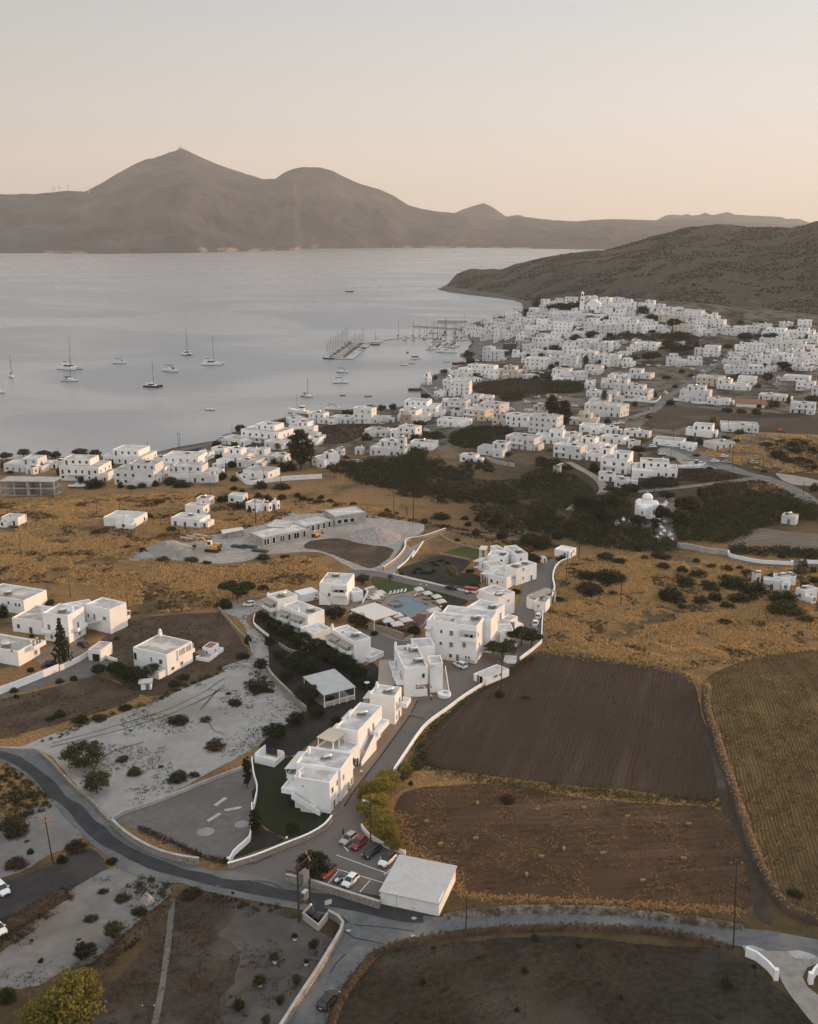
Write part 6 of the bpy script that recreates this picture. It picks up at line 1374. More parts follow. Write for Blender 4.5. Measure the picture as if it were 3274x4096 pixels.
# foliage
def clumps(n, leaves, rad, cr, lf, seed, flat=0.0, hollow=.35, up=.3):
 """leaf faces grouped in n clumps inside an ellipsoid rad=(rx,ry,rz) centred on the origin"""
 r = np.random.default_rng(seed)
 c = r.normal(size=(n, 3)); c /= np.linalg.norm(c, axis=1)[:, None]; c *= (hollow + (1 - hollow) * r.random((n, 1)) ** .5)
 if flat: c[:, 2] = np.where(c[:, 2] < -flat, -flat * r.random(n), c[:, 2])
 c *= np.array(rad)
 k = np.repeat(np.arange(n), leaves); m = len(k)
 d = r.normal(size=(m, 3)); d /= np.linalg.norm(d, axis=1)[:, None]
 rr = cr * (.6 + .8 * r.random(n))[k]
 p = c[k] + d * (rr * r.random(m) ** .4)[:, None] * np.array((1, 1, .8))
 nrm = d + r.normal(size=(m, 3)) * .7 + np.array((0, 0, up)); nrm /= np.linalg.norm(nrm, axis=1)[:, None]
 t = np.cross(nrm, r.normal(size=(m, 3))); t /= np.linalg.norm(t, axis=1)[:, None] + 1e-9
 b_ = np.cross(nrm, t); s = lf * (.6 + .8 * r.random((m, 1)))
 V_ = np.stack([p - t * s, p - b_ * s * .55, p + t * s, p + b_ * s * .55], 1).reshape(-1, 3)
 return V_, np.arange(4 * m).reshape(-1, 4)
def crown_mesh(name, mat, *a, off=(0, 0, 0), **k):
 V_, Fq = clumps(*a, **k); return fast_mesh(name, V_ + np.array(off), Fq, mat)
def merge(parts):
 Vs, Fs, o = [], [], 0
 for V_, Fq in parts: Vs.append(V_); Fs.append(Fq + o); o += len(V_)
 return np.vstack(Vs), np.vstack(Fs)
BUSH = {}
for mk in ('leaf_dark', 'leaf_olive', 'leaf_scrub', 'leaf_yellow', 'leaf_pine', 'leaf_brown', 'leaf_reed'):
 BUSH[mk] = [crown_mesh('bush', M[mk], 64, 42, (.80, .74, .62), .26, .055, sd_, flat=.35, off=(0, 0, .30)) for sd_ in (1, 2, 3)]
def trunk(h, r, lean=0, branches=3, seed=0):
 q = random.Random(seed); b = MB(); top = (lean, 0, h)
 b.tube([(0, 0, -.3), (lean * .3, 0, h * .5), top], [r, r * .75, r * .5], 7)
 for i in range(branches):
  a = q.uniform(0, 6.28); b.tube([(lean * .6, 0, h * q.uniform(.55, .95)), (lean + math.cos(a) * h * .3, math.sin(a) * h * .3, h * 1.2)], [r * .45, r * .2], 5)
 return b
TREE = {}
def proto_tree(kind, cmesh, tmesh): TREE.setdefault(kind, []).append((cmesh, tmesh))
for sd_ in (4, 5, 6):
 for mk, kd in (('leaf_dark', 'dark'), ('leaf_olive', 'olive'), ('leaf_yellow', 'yellow'), ('leaf_scrub', 'scrub')):
  proto_tree(kd, crown_mesh('crown', M[mk], 90, 52, (.44, .42, .36), .125, .028, sd_ * 7, hollow=.3, off=(0, 0, .62)), trunk(.42, .035, .04, 3, sd_).mesh('trunk', M['bark']))
def pine(seed):
 q = random.Random(seed); r = np.random.default_rng(seed); ps = []; b = MB()
 b.tube([(0, 0, -.1), (.03, .01, .3), (.08, 0, .55)], [.035, .028, .018], 7)
 for i in range(7):
  a = i * .9 + q.uniform(-.3, .3); d = q.uniform(.12, .40); z = q.uniform(.62, .86)
  c = (.05 + math.cos(a) * d, math.sin(a) * d, z)
  b.tube([(.04, 0, q.uniform(.3, .5)), (c[0] * .7, c[1] * .7, z - .14), c], [.016, .012, .006], 5)
  V_, Fq = clumps(22, 34, (q.uniform(.15, .22), q.uniform(.15, .22), .085), .07, .034, seed * 9 + i); ps.append((V_ + np.array(c), Fq))
 V_, Fq = merge(ps); return fast_mesh('crown', V_, Fq, M['leaf_pine']), b.mesh('trunk', M['bark'])
for sd_ in (2, 3): proto_tree('pine', *pine(sd_))
def araucaria():
 ps = []; r = random.Random(3)
 for k in range(13):
  z = .14 + .84 * k / 12; rad = .30 * (1 - (k / 12) ** 1.3) + .03; n = max(4, int(9 - k * .4))
  for i in range(n):
   a = 6.28 * (i + .5 * (k % 2)) / n
   V_, Fq = clumps(4, 16, (rad * .5, .03, .012), .022, .026, k * 20 + i)
   c, s_ = math.cos(a), math.sin(a); V2 = V_.copy(); V2[:, 0] = V_[:, 0] * c - V_[:, 1] * s_ + c * rad * .55; V2[:, 1] = V_[:, 0] * s_ + V_[:, 1] * c + s_ * rad * .55; V2[:, 2] += z
   ps.append((V2, Fq))
 V_, Fq = merge(ps); b = MB().tube([(0, 0, -.02), (0, 0, .98)], [.02, .005], 7)
 return fast_mesh('crown', V_, Fq, M['leaf_olive']), b.mesh('trunk', M['bark'])
proto_tree('araucaria', *araucaria())
proto_tree('conifer', crown_mesh('crown', M['leaf_pine'], 130, 22, (.26, .26, .46), .06, .035, 8, hollow=.1, off=(0, 0, .55)), MB().tube([(0, 0, -.05), (0, 0, .6)], [.025, .012], 7).mesh('trunk', M['bark']))
proto_tree('cypress', crown_mesh('crown', M['leaf_dark'], 80, 24, (.11, .11, .46), .05, .03, 9, hollow=.1, off=(0, 0, .54)), MB().tube([(0, 0, -.05), (0, 0, .4)], [.02, .015], 6).mesh('trunk', M['bark']))
def palm():
 r = random.Random(5); Vs = []; Fs = []
 for i in range(34):
  a = i * 2.4; el = r.uniform(-.5, 1.2); L = r.uniform(.30, .40); pts = []
  for k in range(7):
   t = k / 6; rr = L * t; z = 1.0 + math.sin(el) * L * t - .28 * t * t * (1.2 - el * .4)
   pts.append(Vector((math.cos(a) * rr * max(.35, math.cos(el)), math.sin(a) * rr * max(.35, math.cos(el)), z)))
  sd_ = Vector((-math.sin(a), math.cos(a), 0))
  for k in range(6):
   w = .085 * math.sin(math.pi * (k + .7) / 7.2)
   for sg in (-1, 1):
    o = len(Vs); p, q = pts[k], pts[k + 1]
    Vs += [p, q, q + sd_ * sg * w + (q - p) * .5 - Vector((0, 0, w * .5)), p + sd_ * sg * w + (q - p) * .4 - Vector((0, 0, w * .5))]; Fs.append((o, o + 1, o + 2, o + 3))
 return fast_mesh('crown', np.array([tuple(v) for v in Vs]), np.array(Fs), M['leaf_palm']), MB().tube([(0, 0, -.05), (.02, 0, .5), (0, 0, 1.02)], [.045, .038, .05], 9).mesh('trunk', M['bark'])
proto_tree('palm', *palm())
PLANTS = []
WORDS = dict(leaf_dark='dark green rounded', leaf_olive='grey-green', leaf_scrub='low brownish-green', leaf_yellow='yellow-green sunlit', leaf_pine='dense green', leaf_brown='dry brown', leaf_reed='tall reedy green')
def bush(z, x, y, w, h, mk=None, group='scrub bushes'):
 u, v = px(z, x, y); Pg = gr(u, v); sc = ZONES[z][2] * slant(Pg) / F
 mk = mk or rng.choice(['leaf_dark', 'leaf_scrub', 'leaf_dark', 'leaf_pine'])
 Wm, Hm = w * sc * 1.15, h * sc * 1.1; dep = math.atan2(CAMH, Pg.y); dpt = Wm * rng.uniform(.7, .95)
 Hm = max((Hm - dpt * math.sin(dep) * .75) / math.cos(dep), Wm * .28, .4)
 o = put('bush', rng.choice(BUSH[mk]), None, (Pg.x, Pg.y + dpt * .38, Pg.z - .1), rng.uniform(0, 6.28), (Wm * .48, Wm * .46, Hm * .88))
 tag(o, None, 'bush', group); PLANTS.append((o, u, v, '%s bush' % WORDS[mk])); return o
def tree(z, x, y, w, h, kind='dark', label=None, rz=None):
 """base pixel and the size of the whole tree in zone pixels"""
 u, v = px(z, x, y); Pg = gr(u, v); sc = ZONES[z][2] * slant(Pg) / F
 dep = math.atan2(CAMH - Pg.z, Pg.y)
 Wm, Hm = w * sc, h * sc / math.cos(dep)
 if kind in ('dark', 'olive', 'yellow', 'scrub', 'pine'): Hm = max(Hm - Wm * math.sin(dep) * .6, Wm * .62)
 cm, tm = rng.choice(TREE[kind])
 nm = dict(pine='pine_tree', araucaria='araucaria_tree', conifer='conifer_tree', cypress='cypress_tree', palm='palm_tree', olive='olive_tree').get(kind, 'tree')
 r = thing(nm, label, 'tree', (Pg.x, Pg.y, Pg.z), rng.uniform(0, 6.28) if rz is None else rz, 'trees')
 ws = {'pine': .95, 'araucaria': .62, 'conifer': .52, 'cypress': .26, 'palm': .72}.get(kind, .92)
 sx = Wm / ws; r.scale = (sx, sx, Hm / (1.05 if kind != 'palm' else 1.25))
 put('crown', cm, r); put('trunk', tm, r)
 if not label: PLANTS.append((r, u, v, dict(dark='dark round-crowned tree', olive='grey-green olive tree', yellow='yellow-green tree', scrub='brownish bushy tree', pine='umbrella pine', araucaria='tiered conifer', conifer='tall dark conifer', cypress='narrow cypress', palm='palm tree')[kind]))
 return r
def bushes(z, txt, mk=None):
 for t in txt.split(';'):
  q = t.split()
  if q: bush(z, *map(float, q[:4]), mk=('leaf_' + q[4]) if len(q) > 4 else mk)
def trees(z, txt, kind=None):
 for t in txt.split(';'):
  q = t.split()
  if q: tree(z, *map(float, q[:4]), kind=q[4] if len(q) > 4 else kind)
bushes('H', '260 105 90 80 pine;520 138 130 100 pine;780 195 210 120;900 245 160 120;1055 138 110 92 dark;1110 365 130 85 dark;1550 345 190 92 pine;1660 385 150 70;1360 530 200 72 pine;1600 585 370 118 dark;1400 690 320 105 scrub;1090 768 140 52 dark;1610 705 150 42 scrub;490 1700 120 95 olive;755 1725 110 60 olive;655 680 110 70 dark;240 640 130 70 dark;200 470 110 50 dark')
bushes('O', '190 462 70 42;340 502 80 36;320 442 170 44 dark;500 442 80 42;610 456 100 60;660 422 90 62;720 482 100 70;840 502 90 60;760 442 100 62;525 492 60 52;590 562 80 62 olive;790 588 110 84 olive;1010 614 180 92 scrub;1110 645 130 112 pine;1210 592 100 72 dark;860 324 120 62 dark;440 604 50 34 olive;490 640 50 30 olive')
bushes('L', '230 704 140 74 pine;330 722 120 52;500 692 70 46;620 694 160 62;640 764 110 72;765 784 90 62;865 708 60 42;890 824 160 84;800 884 170 94 dark;975 754 90 52;1090 774 100 62;1175 764 70 42;950 894 140 82;980 924 140 62;690 994 210 134 dark;740 1004 150 62 scrub;905 1014 140 92 scrub;765 1034 70 42;1005 984 120 82 scrub;1090 1044 130 82 scrub;1190 1004 180 102 scrub;1270 984 90 62;1140 904 230 114;1300 954 250 144;1500 1004 240 124 dark;1080 844 130 62;1520 1092 290 74 pine;1420 824 110 52;1330 854 90 42;100 824 140 52;120 952 230 84 scrub;1075 1152 120 42 pine;1660 1142 150 42 pine;1640 884 90 52;1700 854 80 52;1230 800 120 50;1580 800 90 60;1690 790 80 70')
bushes('Y', '1090 482 90 48 olive;880 384 70 72 yellow;350 352 66 36;1000 304 110 52;1110 314 100 52;1230 324 90 62;1380 264 120 72 olive;1530 584 110 62;1620 574 90 52;1550 634 130 62;1420 684 170 94;1490 714 150 52;1590 704 110 52;1680 624 70 52;1660 724 90 52;1700 774 60 62;1320 584 130 52;1070 544 70 32;985 524 90 42;770 564 100 72 olive;690 554 90 72 olive;580 834 60 42;735 664 60 36;270 624 120 62;240 254 60 52;300 544 120 52 yellow;1700 944 80 82;690 224 40 26;530 244 80 52;1290 790 60 30 brown;850 765 70 30 brown')
bushes('P', '320 352 40 82;450 384 60 72;700 494 200 104 dark;610 444 60 62;840 314 60 62;920 484 60 62;1000 494 90 42;1080 484 80 52;1180 474 90 62;1300 464 130 82;1380 484 180 62;1240 554 60 26;1330 554 50 22;1220 608 110 36;1320 602 60 26;730 848 100 54 scrub;800 838 80 32;1120 724 120 62;1530 564 110 48;1690 604 90 72;1390 684 60 42;1310 824 80 62 olive;1095 974 80 42 olive;960 954 90 36;1650 164 70 42;1600 254 80 72;1690 424 60 62;20 334 40 62;70 374 60 32;1240 340 70 26 yellow')
bushes('Q', '1085 222 90 52;1140 218 60 42;1210 188 60 26;560 304 80 52;1010 222 60 26;30 468 70 42;180 478 70 42;650 444 120 72;880 404 80 62;1250 434 110 82;600 684 200 104;250 734 110 72;150 654 90 72;75 744 100 82;170 764 80 62;50 584 80 52;500 624 80 62;170 834 80 42;240 854 60 42;390 824 130 84 pine;560 834 170 62 dark;120 934 200 84 dark;210 984 150 62 dark;440 934 110 82;370 904 80 62;560 914 90 62;280 954 80 72;340 1014 140 52;690 894 60 52;730 918 80 52;790 934 80 52;860 948 110 52;880 904 70 42;950 938 70 46;1000 974 80 46;1145 964 80 46 dark;1415 1012 50 42;1640 424 90 62;1690 374 60 92;1080 580 80 30')
bushes('T', '1180 294 120 34;1230 294 110 28;1480 364 80 42;1430 434 110 62;1640 444 130 52;1130 394 70 34;1270 514 140 58;1180 534 60 62;1560 548 100 52;1690 584 90 62;1050 604 80 52;605 328 55 28;560 564 110 62 scrub;570 614 80 62;290 744 40 42;435 668 40 26;560 744 80 32;610 724 70 32;660 734 40 22;1100 744 80 42;1020 734 60 32;1210 748 70 42;1340 684 150 42;1230 664 60 52;1550 784 70 62;1660 664 60 42;1060 544 90 32')
bushes('U', '420 214 60 42;20 264 50 42;480 314 80 28;330 368 80 42;610 424 220 62;490 414 60 52;550 474 200 42;1240 404 80 32;1530 358 110 58;1390 354 80 52;1640 434 60 62;470 504 90 28;90 554 100 52;30 574 70 52;240 584 100 42;420 564 100 52;830 494 100 52;740 484 60 42;1000 494 90 42;1500 684 80 42;1040 754 90 52 olive;1080 724 60 32;1240 814 70 42;620 694 60 42;500 744 90 42 olive;570 814 60 32;400 884 60 52;1700 924 150 62;1580 554 70 32;700 724 60 32;1100 294 60 32;1200 334 100 42;1260 294 60 28')
bushes('X', '30 470 80 50;880 420 40 30;1150 700 100 50;1360 770 120 60 dark;1580 790 100 90 dark;860 660 120 60 olive;400 290 90 60 brown;470 330 90 70;170 410 110 50;1230 620 90 40 yellow;1400 580 70 40;1690 390 70 50;560 225 60 35;660 250 50 60;120 410 60 50')
bushes('A', '90 300 230 210 scrub;560 410 210 120 brown;465 490 100 84 dark;850 500 100 72 scrub;1450 775 190 124 scrub;1060 895 140 86 dark;100 545 200 60 brown;230 420 60 60 olive;200 330 50 20;310 1250 50 50 olive;600 1080 40 30;240 1090 40 24;40 1575 150 160 dark;780 730 100 30 brown;680 950 130 50 olive;930 790 140 50 olive')
bushes('E', '450 1095 110 76 dark;380 1125 100 62;120 945 50 42 dark;100 905 70 54 brown;450 835 74 54 brown;560 814 64 54 brown;600 1145 160 62;750 1125 140 62;950 1045 120 52;20 335 80 140 dark;370 234 100 62 olive;230 745 64 50 olive;1120 870 120 40;1330 860 130 60;1400 810 120 40;240 480 40 40;1000 1200 40 20 olive;1350 1160 190 50 olive;1570 1130 110 60 olive;930 1440 120 40 olive;1020 1550 130 100 olive;1350 1600 200 120 olive;1480 1560 110 60 olive;1640 1350 190 120 brown;1230 1480 50 30 olive;890 500 60 40')
bushes('F', '240 590 180 140 dark;620 412 130 92;560 1420 240 160 scrub;470 930 80 110 dark;420 1080 150 90 dark;690 1410 100 50 scrub;280 1430 70 40 olive;340 1540 160 90 olive;1290 1500 140 60;1160 1590 130 80 dark')
bushes('D', '1010 1500 110 110 scrub;170 1570 40 40 olive;1560 780 140 70 olive;1220 1330 50 50 olive;950 1730 90 40 olive')
bushes('C', '1040 1080 70 70 olive;1380 1140 60 50 olive;260 1150 50 40 olive;180 1420 60 70 brown;610 1220 60 30 brown;960 1330 70 60 scrub;900 1630 50 50 olive;1700 1530 40 40 olive')
bushes('G', '640 235 70 40 dark;730 240 90 40 dark;790 240 80 40 dark;830 215 60 35 dark;680 205 90 35 dark;820 135 80 40 dark;900 120 90 45 dark;960 140 70 40 dark;850 165 80 35 dark;510 250 60 45 dark;640 830 160 100 dark;240 845 90 60 dark;1220 385 130 70 dark;950 1080 40 60 dark;1640 420 100 45 dark;1690 80 60 40')
bushes('K', '230 360 60 40 olive;330 400 90 30 olive;480 400 90 40 olive;560 410 60 25 olive;220 335 40 25 olive;860 385 90 34 olive;980 375 60 26 olive')
trees('T', '1115 185 84 84;1040 255 110 94;1075 235 80 72;1225 195 80 64;1300 196 120 56;1360 190 100 50;1400 180 100 52;1450 175 60 72;1560 424 120 74;1700 424 60 62;360 706 68 50 olive;210 908 78 58 olive;1120 120 70 40', 'dark')
trees('U', '300 245 110 104;370 285 90 74;550 335 120 94;1125 445 130 62;1150 494 110 48;1330 444 130 48;600 545 140 78;530 520 110 60;670 530 100 62;350 605 130 94;1440 668 120 54;1310 775 90 94 scrub;430 270 60 50', 'dark')
trees('Q', '230 374 96 86 scrub;1290 194 84 64 olive;1375 208 72 80 olive;1465 204 64 84 olive', 'olive')
trees('P', '50 270 104 66;185 245 104 46;335 270 124 76;430 268 94 80;620 254 124 50;735 270 94 98', 'scrub')
tree('Q', 718, 665, 190, 330, 'conifer', 'huge dark conifer rising between the seaside houses'); tree('T', 1506, 632, 50, 82, 'conifer', 'small dark conifer among the upper town houses')
tree('X', 1235, 335, 120, 175, 'conifer', 'left of two tall conifers behind the three-storey house'); tree('X', 1335, 430, 110, 230, 'conifer', 'taller of two conifers behind the three-storey house')
tree('Y', 1480, 240, 60, 90, 'araucaria', 'small tiered conifer near the right-hand houses')
tree('E', 485, 690, 150, 365, 'araucaria', 'tall tiered conifer in front of the long stepped white house')
tree('X', 1655, 245, 60, 140, 'palm', 'tall leaning palm above the white terrace houses'); tree('Q', 800, 648, 100, 215, 'palm', 'tall palm standing before the huge seaside conifer'); tree('Q', 530, 515, 60, 70, 'palm', 'short palm beside the low grey-roofed seaside house')
tree('L', 1600, 855, 120, 180, 'palm', 'palm in the scrub near the right edge'); tree('G', 990, 335, 170, 190, 'palm', 'large palm in the garden below the villa cluster'); tree('G', 400, 305, 66, 66, 'palm', 'small palm at the corner of the pool lawn'); tree('I', 1003, 945, 120, 130, 'palm', 'low bushy palm against the nearest guest house')
tree('F', 362, 515, 360, 250, 'pine', 'wide umbrella pine above the parked white car', .4)
trees('F', '620 700 140 130;735 815 200 170;690 970 110 140;850 870 180 170 dark;1000 960 240 190;1150 1010 220 160;900 1190 220 190;860 1290 150 140;1080 1210 240 180;1250 1100 230 170;1385 1160 220 190;1480 1200 180 170;1560 1290 190 190;1640 1360 150 150;1060 1490 250 230 olive;600 1190 150 150;1330 690 230 170 scrub;1560 760 220 130 scrub;1600 335 160 105 olive;1290 980 120 90;790 1080 140 120;990 1090 160 130', 'dark')
trees('I', '570 285 230 250 olive;250 670 250 250 dark;450 490 200 120 dark;670 405 150 100 dark;860 480 130 100 dark;430 1595 150 200 olive', 'dark')
tree('V', 521, 1658, 20, 70, 'cypress', 'narrow dark cypress at the corner of the lawn wall'); tree('V', 538, 1755, 26, 55, 'cypress', 'short dark cypress in the shaded bed below the lawn')
trees('I', '1350 1110 280 230;1180 1280 290 290;1250 1440 340 330;1340 1620 300 290;1420 1730 200 180;1300 1200 240 250;1150 1390 220 240', 'yellow')
bushes('I', '1550 965 220 110 yellow;1640 935 200 95 olive;1480 1050 120 80 olive;1380 1640 140 90 olive')
tree('B', 870, 605, 250, 250, 'dark', 'dark evergreen tree at the corner of the car park behind the twin poles')
trees('E', '650 1475 320 230 olive;745 1670 215 210 olive;760 765 110 104 dark;900 770 170 140 dark;1010 830 220 160 dark;1165 775 150 124 olive', 'olive')
trees('A', '880 1065 165 165 olive;660 1225 175 165 dark', 'olive')
bush('A', 480, 1760, 560, 500, 'leaf_yellow'); bush('A', 250, 1800, 300, 300, 'leaf_yellow'); bush('A', 640, 1500, 230, 240, 'leaf_yellow')
trees('H', '530 1330 330 250 pine;700 1190 260 240 pine;800 1215 200 230 pine;800 415 200 165 dark;740 330 130 90 olive', 'pine')
trees('L', '260 430 130 110 pine;390 230 140 70;330 260 120 90;560 220 90 120 pine;650 270 120 80;560 380 50 110 cypress;720 330 40 90 cypress;130 330 150 120;50 340 130 130;610 430 120 150;450 460 150 100;560 480 70 100 cypress;800 380 170 170 scrub;720 440 160 130 scrub;270 330 90 110;170 420 110 130;880 250 40 90 cypress;260 230 90 80 pine;60 250 60 40 pine', 'dark')
# thickets, reeds and grass: stuff nobody could count
def rand_in(P, n, r):
 pa = np.array([(p.x, p.y) for p in P]) if not isinstance(P, np.ndarray) else P
 lo, hi = pa.min(0), pa.max(0); out = np.zeros((0, 2))
 while len(out) < n:
  q = lo + (hi - lo) * r.random((n * 2, 2)); out = np.vstack([out, q[inside(pa, q[:, 0], q[:, 1])]])
 return out[:n]
def area(P):
 pa = np.array([(p.x, p.y) for p in P]) if not isinstance(P, np.ndarray) else P
 return abs(np.sum(pa[:, 0] * np.roll(pa[:, 1], -1) - pa[:, 1] * np.roll(pa[:, 0], -1))) / 2
THV = {}
def thicket(P, mk, hmin=1.0, hmax=3.0, dens=.09, lf=.36, seed=1):
 P = catmull(P, True, 4); r = np.random.default_rng(seed); n = max(6, int(area(P) * dens)); c = rand_in(P, n, r)
 hh = hmin + (hmax - hmin) * fbm(c[:, 0] / 9., c[:, 1] / 9., 3) * (.3 + 1.5 * r.random(n) ** 2); z = hgt(c[:, 0], c[:, 1])
 mix_ = r.random(n) < .3
 for sel, mk2 in ((~mix_, mk), (mix_, {'leaf_dark': 'leaf_scrub', 'leaf_scrub': 'leaf_olive', 'leaf_reed': 'leaf_dark'}.get(mk, 'leaf_scrub'))): _thick(c[sel], hh[sel], z[sel], mk2, lf, r)
def _thick(c, hh, z, mk, lf, r):
 n = len(c); k = np.repeat(np.arange(n), 34); m = len(k); d = r.normal(size=(m, 3)); d /= np.linalg.norm(d, axis=1)[:, None]; d[:, 2] = np.abs(d[:, 2])
 rr = np.stack([hh * .95, hh * .95, hh], 1)[k]
 p = np.stack([c[k, 0], c[k, 1], z[k]], 1) + d * rr * (r.random((m, 1)) ** .35)
 nrm = d + r.normal(size=(m, 3)) * .6; nrm /= np.linalg.norm(nrm, axis=1)[:, None]; t = np.cross(nrm, r.normal(size=(m, 3))); t /= np.linalg.norm(t, axis=1)[:, None] + 1e-9
 b_ = np.cross(nrm, t); s = lf * (.6 + .8 * r.random((m, 1)))
 THV.setdefault(mk, []).append((np.stack([p - t * s, p - b_ * s * .6, p + t * s, p + b_ * s * .6], 1).reshape(-1, 3), np.arange(4 * m).reshape(-1, 4)))
NB = 6
def tufts(P, mk, dens, h=.6, w=.35, seed=2, clump=.45, ns=9., poly=True):
 r = np.random.default_rng(seed); n = int(area(P) * dens * 1.6); c = rand_in(P, n, r)
 c = c[fbm(c[:, 0] / ns, c[:, 1] / ns, 4) > clump]; add_tufts(c, mk, h, w, r)
def add_tufts(c, mk, h, w, r, zoff=None):
 n = len(c); z = hgt(c[:, 0], c[:, 1]) if zoff is None else zoff; k = np.repeat(np.arange(n), NB); m = len(k)
 a = r.random(m) * 6.283; hh = h * (.5 + r.random(m)); ww = w * (.5 + r.random(m)); o = r.normal(size=(m, 2)) * w * .9; ww *= .30
 bx, by = c[k, 0] + o[:, 0], c[k, 1] + o[:, 1]; zz = z[k]
 lx, ly = r.normal(size=m) * hh * .35, r.normal(size=m) * hh * .35
 ca, sa = np.cos(a) * ww, np.sin(a) * ww
 V_ = np.stack([np.stack([bx - ca, by - sa, zz - .05], 1), np.stack([bx + ca, by + sa, zz - .05], 1), np.stack([bx + lx + ca * .55, by + ly + sa * .55, zz + hh], 1), np.stack([bx + lx - ca * .55, by + ly - sa * .55, zz + hh * .85], 1)], 1).reshape(-1, 3)
 THV.setdefault(mk, []).append((V_, np.arange(4 * m).reshape(-1, 4)))
for z, pg, cnt_ in (('T', dense, 46), ('T', dense2, 18), ('T', dense3, 22)):
 pa = np.array(pg)
 for u, v in rand_in(pa, cnt_, np.random.default_rng(cnt_)): bush('S', u, v, rng.uniform(16, 40), rng.uniform(12, 22), 'leaf_dark')
th = [('O', 'leaf_dark', 1.5, 3.5, [(240, 230), (330, 180), (560, 215), (830, 190), (900, 290), (860, 330), (560, 315), (250, 305)]), ('O', 'leaf_scrub', 1, 3, [(0, 140), (200, 120), (260, 210), (200, 265), (0, 255)]), ('O', 'leaf_dark', 1.5, 3, [(900, 190), (1000, 110), (1050, 150), (970, 210)]),
  ('O', 'leaf_dark', 1, 3, [(1090, 100), (1230, 90), (1260, 200), (1110, 230)]), ('O', 'leaf_reed', 1.5, 3, [(940, 480), (1130, 400), (1300, 450), (1450, 520), (1420, 600), (1180, 560), (1000, 520)]), ('O', 'leaf_dark', 1, 2.6, [(1000, 400), (1100, 330), (1200, 400), (1120, 430)]),
  ('Q', 'leaf_reed', 2, 4.5, [(1120, 640), (1400, 580), (1650, 600), (1723, 650), (1723, 760), (1600, 840), (1250, 790), (1120, 750)]), ('Q', 'leaf_dark', 1, 3, [(940, 640), (1060, 600), (1160, 620), (1110, 700), (960, 690)]), ('Q', 'leaf_dark', 1.5, 3, [(1580, 560), (1723, 500), (1723, 620), (1640, 620)]),
  ('X', 'leaf_reed', 1.5, 3.5, [(0, 710), (110, 700), (330, 700), (330, 780), (0, 790)]), ('X', 'leaf_dark', 1.5, 3.5, [(420, 480), (640, 430), (900, 440), (880, 560), (640, 600), (430, 570)]), ('X', 'leaf_reed', 1, 2.6, [(260, 770), (560, 740), (560, 850), (280, 840)]), ('X', 'leaf_dark', 1, 3, [(600, 690), (720, 710), (760, 790), (600, 760), (530, 710)]),
  ('X', 'leaf_dark', 1, 2.6, [(1110, 710), (1280, 690), (1270, 760), (1120, 770)]), ('X', 'leaf_dark', 1, 3, [(100, 470), (330, 480), (360, 520), (200, 520)]), ('X', 'leaf_dark', 1, 3, [(10, 600), (140, 590), (160, 700), (20, 700)]), ('X', 'leaf_dark', 2, 4, [(1180, 60), (1300, 50), (1480, 80), (1480, 130), (1340, 150), (1180, 140)]), ('X', 'leaf_dark', 1, 3, [(820, 170), (980, 150), (1000, 200), (860, 220)]),
  ('L', 'leaf_dark', 1.5, 4, [(0, 410), (220, 440), (420, 480), (560, 490), (700, 570), (720, 630), (500, 640), (250, 610), (0, 560)]), ('L', 'leaf_dark', 2, 4.5, [(0, 270), (120, 240), (230, 250), (380, 300), (400, 370), (220, 420), (0, 410)]),
  ('L', 'leaf_dark', 1.5, 4.5, [(700, 420), (800, 380), (920, 300), (1080, 300), (1250, 380), (1270, 470), (1150, 560), (900, 570), (760, 560)]), ('L', 'leaf_scrub', 1, 3, [(900, 200), (1050, 150), (1180, 170), (1160, 260), (1080, 310), (930, 300)]), ('L', 'leaf_dark', 1.5, 3.5, [(1150, 250), (1300, 220), (1500, 260), (1700, 290), (1740, 400), (1480, 420), (1290, 460), (1200, 380)]), ('L', 'leaf_reed', 1.5, 3, [(1100, 600), (1300, 600), (1723, 630), (1800, 690), (1250, 660), (1110, 640)]),
  ('L', 'leaf_scrub', .5, 1.6, [(1160, 150), (1300, 130), (1450, 180), (1560, 240), (1400, 240), (1200, 210)]), ('Y', 'leaf_brown', .5, 1.6, [(600, 780), (800, 770), (1080, 820), (1060, 850), (800, 870), (600, 860), (350, 850)]), ('L', 'leaf_dark', 1, 3, [(450, 160), (560, 120), (720, 140), (720, 180), (560, 190)]),
  ('F', 'leaf_scrub', .4, 1.2, [(440, 1260), (560, 1200), (640, 1250), (760, 1350), (640, 1420), (480, 1440)]), ('I', 'leaf_olive', .5, 1.4, [(1420, 1000), (1560, 850), (1723, 640), (1723, 900), (1640, 1000), (1480, 1080)]),
  ('A', 'leaf_brown', .4, 1.3, [(-60, 1010), (0, 900), (150, 900), (340, 770), (540, 690), (560, 760), (380, 920), (150, 1080), (0, 1180), (-60, 1200)]), ('A', 'leaf_brown', .4, 1.2, [(700, 1290), (900, 1120), (1080, 980), (1260, 830), (1310, 800), (1150, 1000), (980, 1160), (780, 1310)]), ('A', 'leaf_scrub', .5, 1.6, [(-60, 0), (100, -40), (330, -60), (410, 50), (260, 130), (100, 190), (0, 240), (-60, 250)]), ('A', 'leaf_scrub', .5, 1.4, [(900, 700), (1010, 600), (1130, 600), (1340, 660), (1240, 760), (1100, 730)]),
  ('B', 'leaf_scrub', .4, 1.2, [(0, 700), (300, 770), (640, 830), (640, 870), (300, 830), (0, 760)]), ('E', 'leaf_scrub', .4, 1.2, [(-60, 1450), (60, 1450), (220, 1560), (380, 1720), (200, 1740), (-60, 1720)]), ('E', 'leaf_scrub', .4, 1.3, [(300, 1280), (520, 1180), (860, 1060), (1100, 990), (1330, 880), (1600, 770), (1723, 700), (1723, 730), (1440, 860), (1150, 990), (700, 1140), (360, 1290)])]
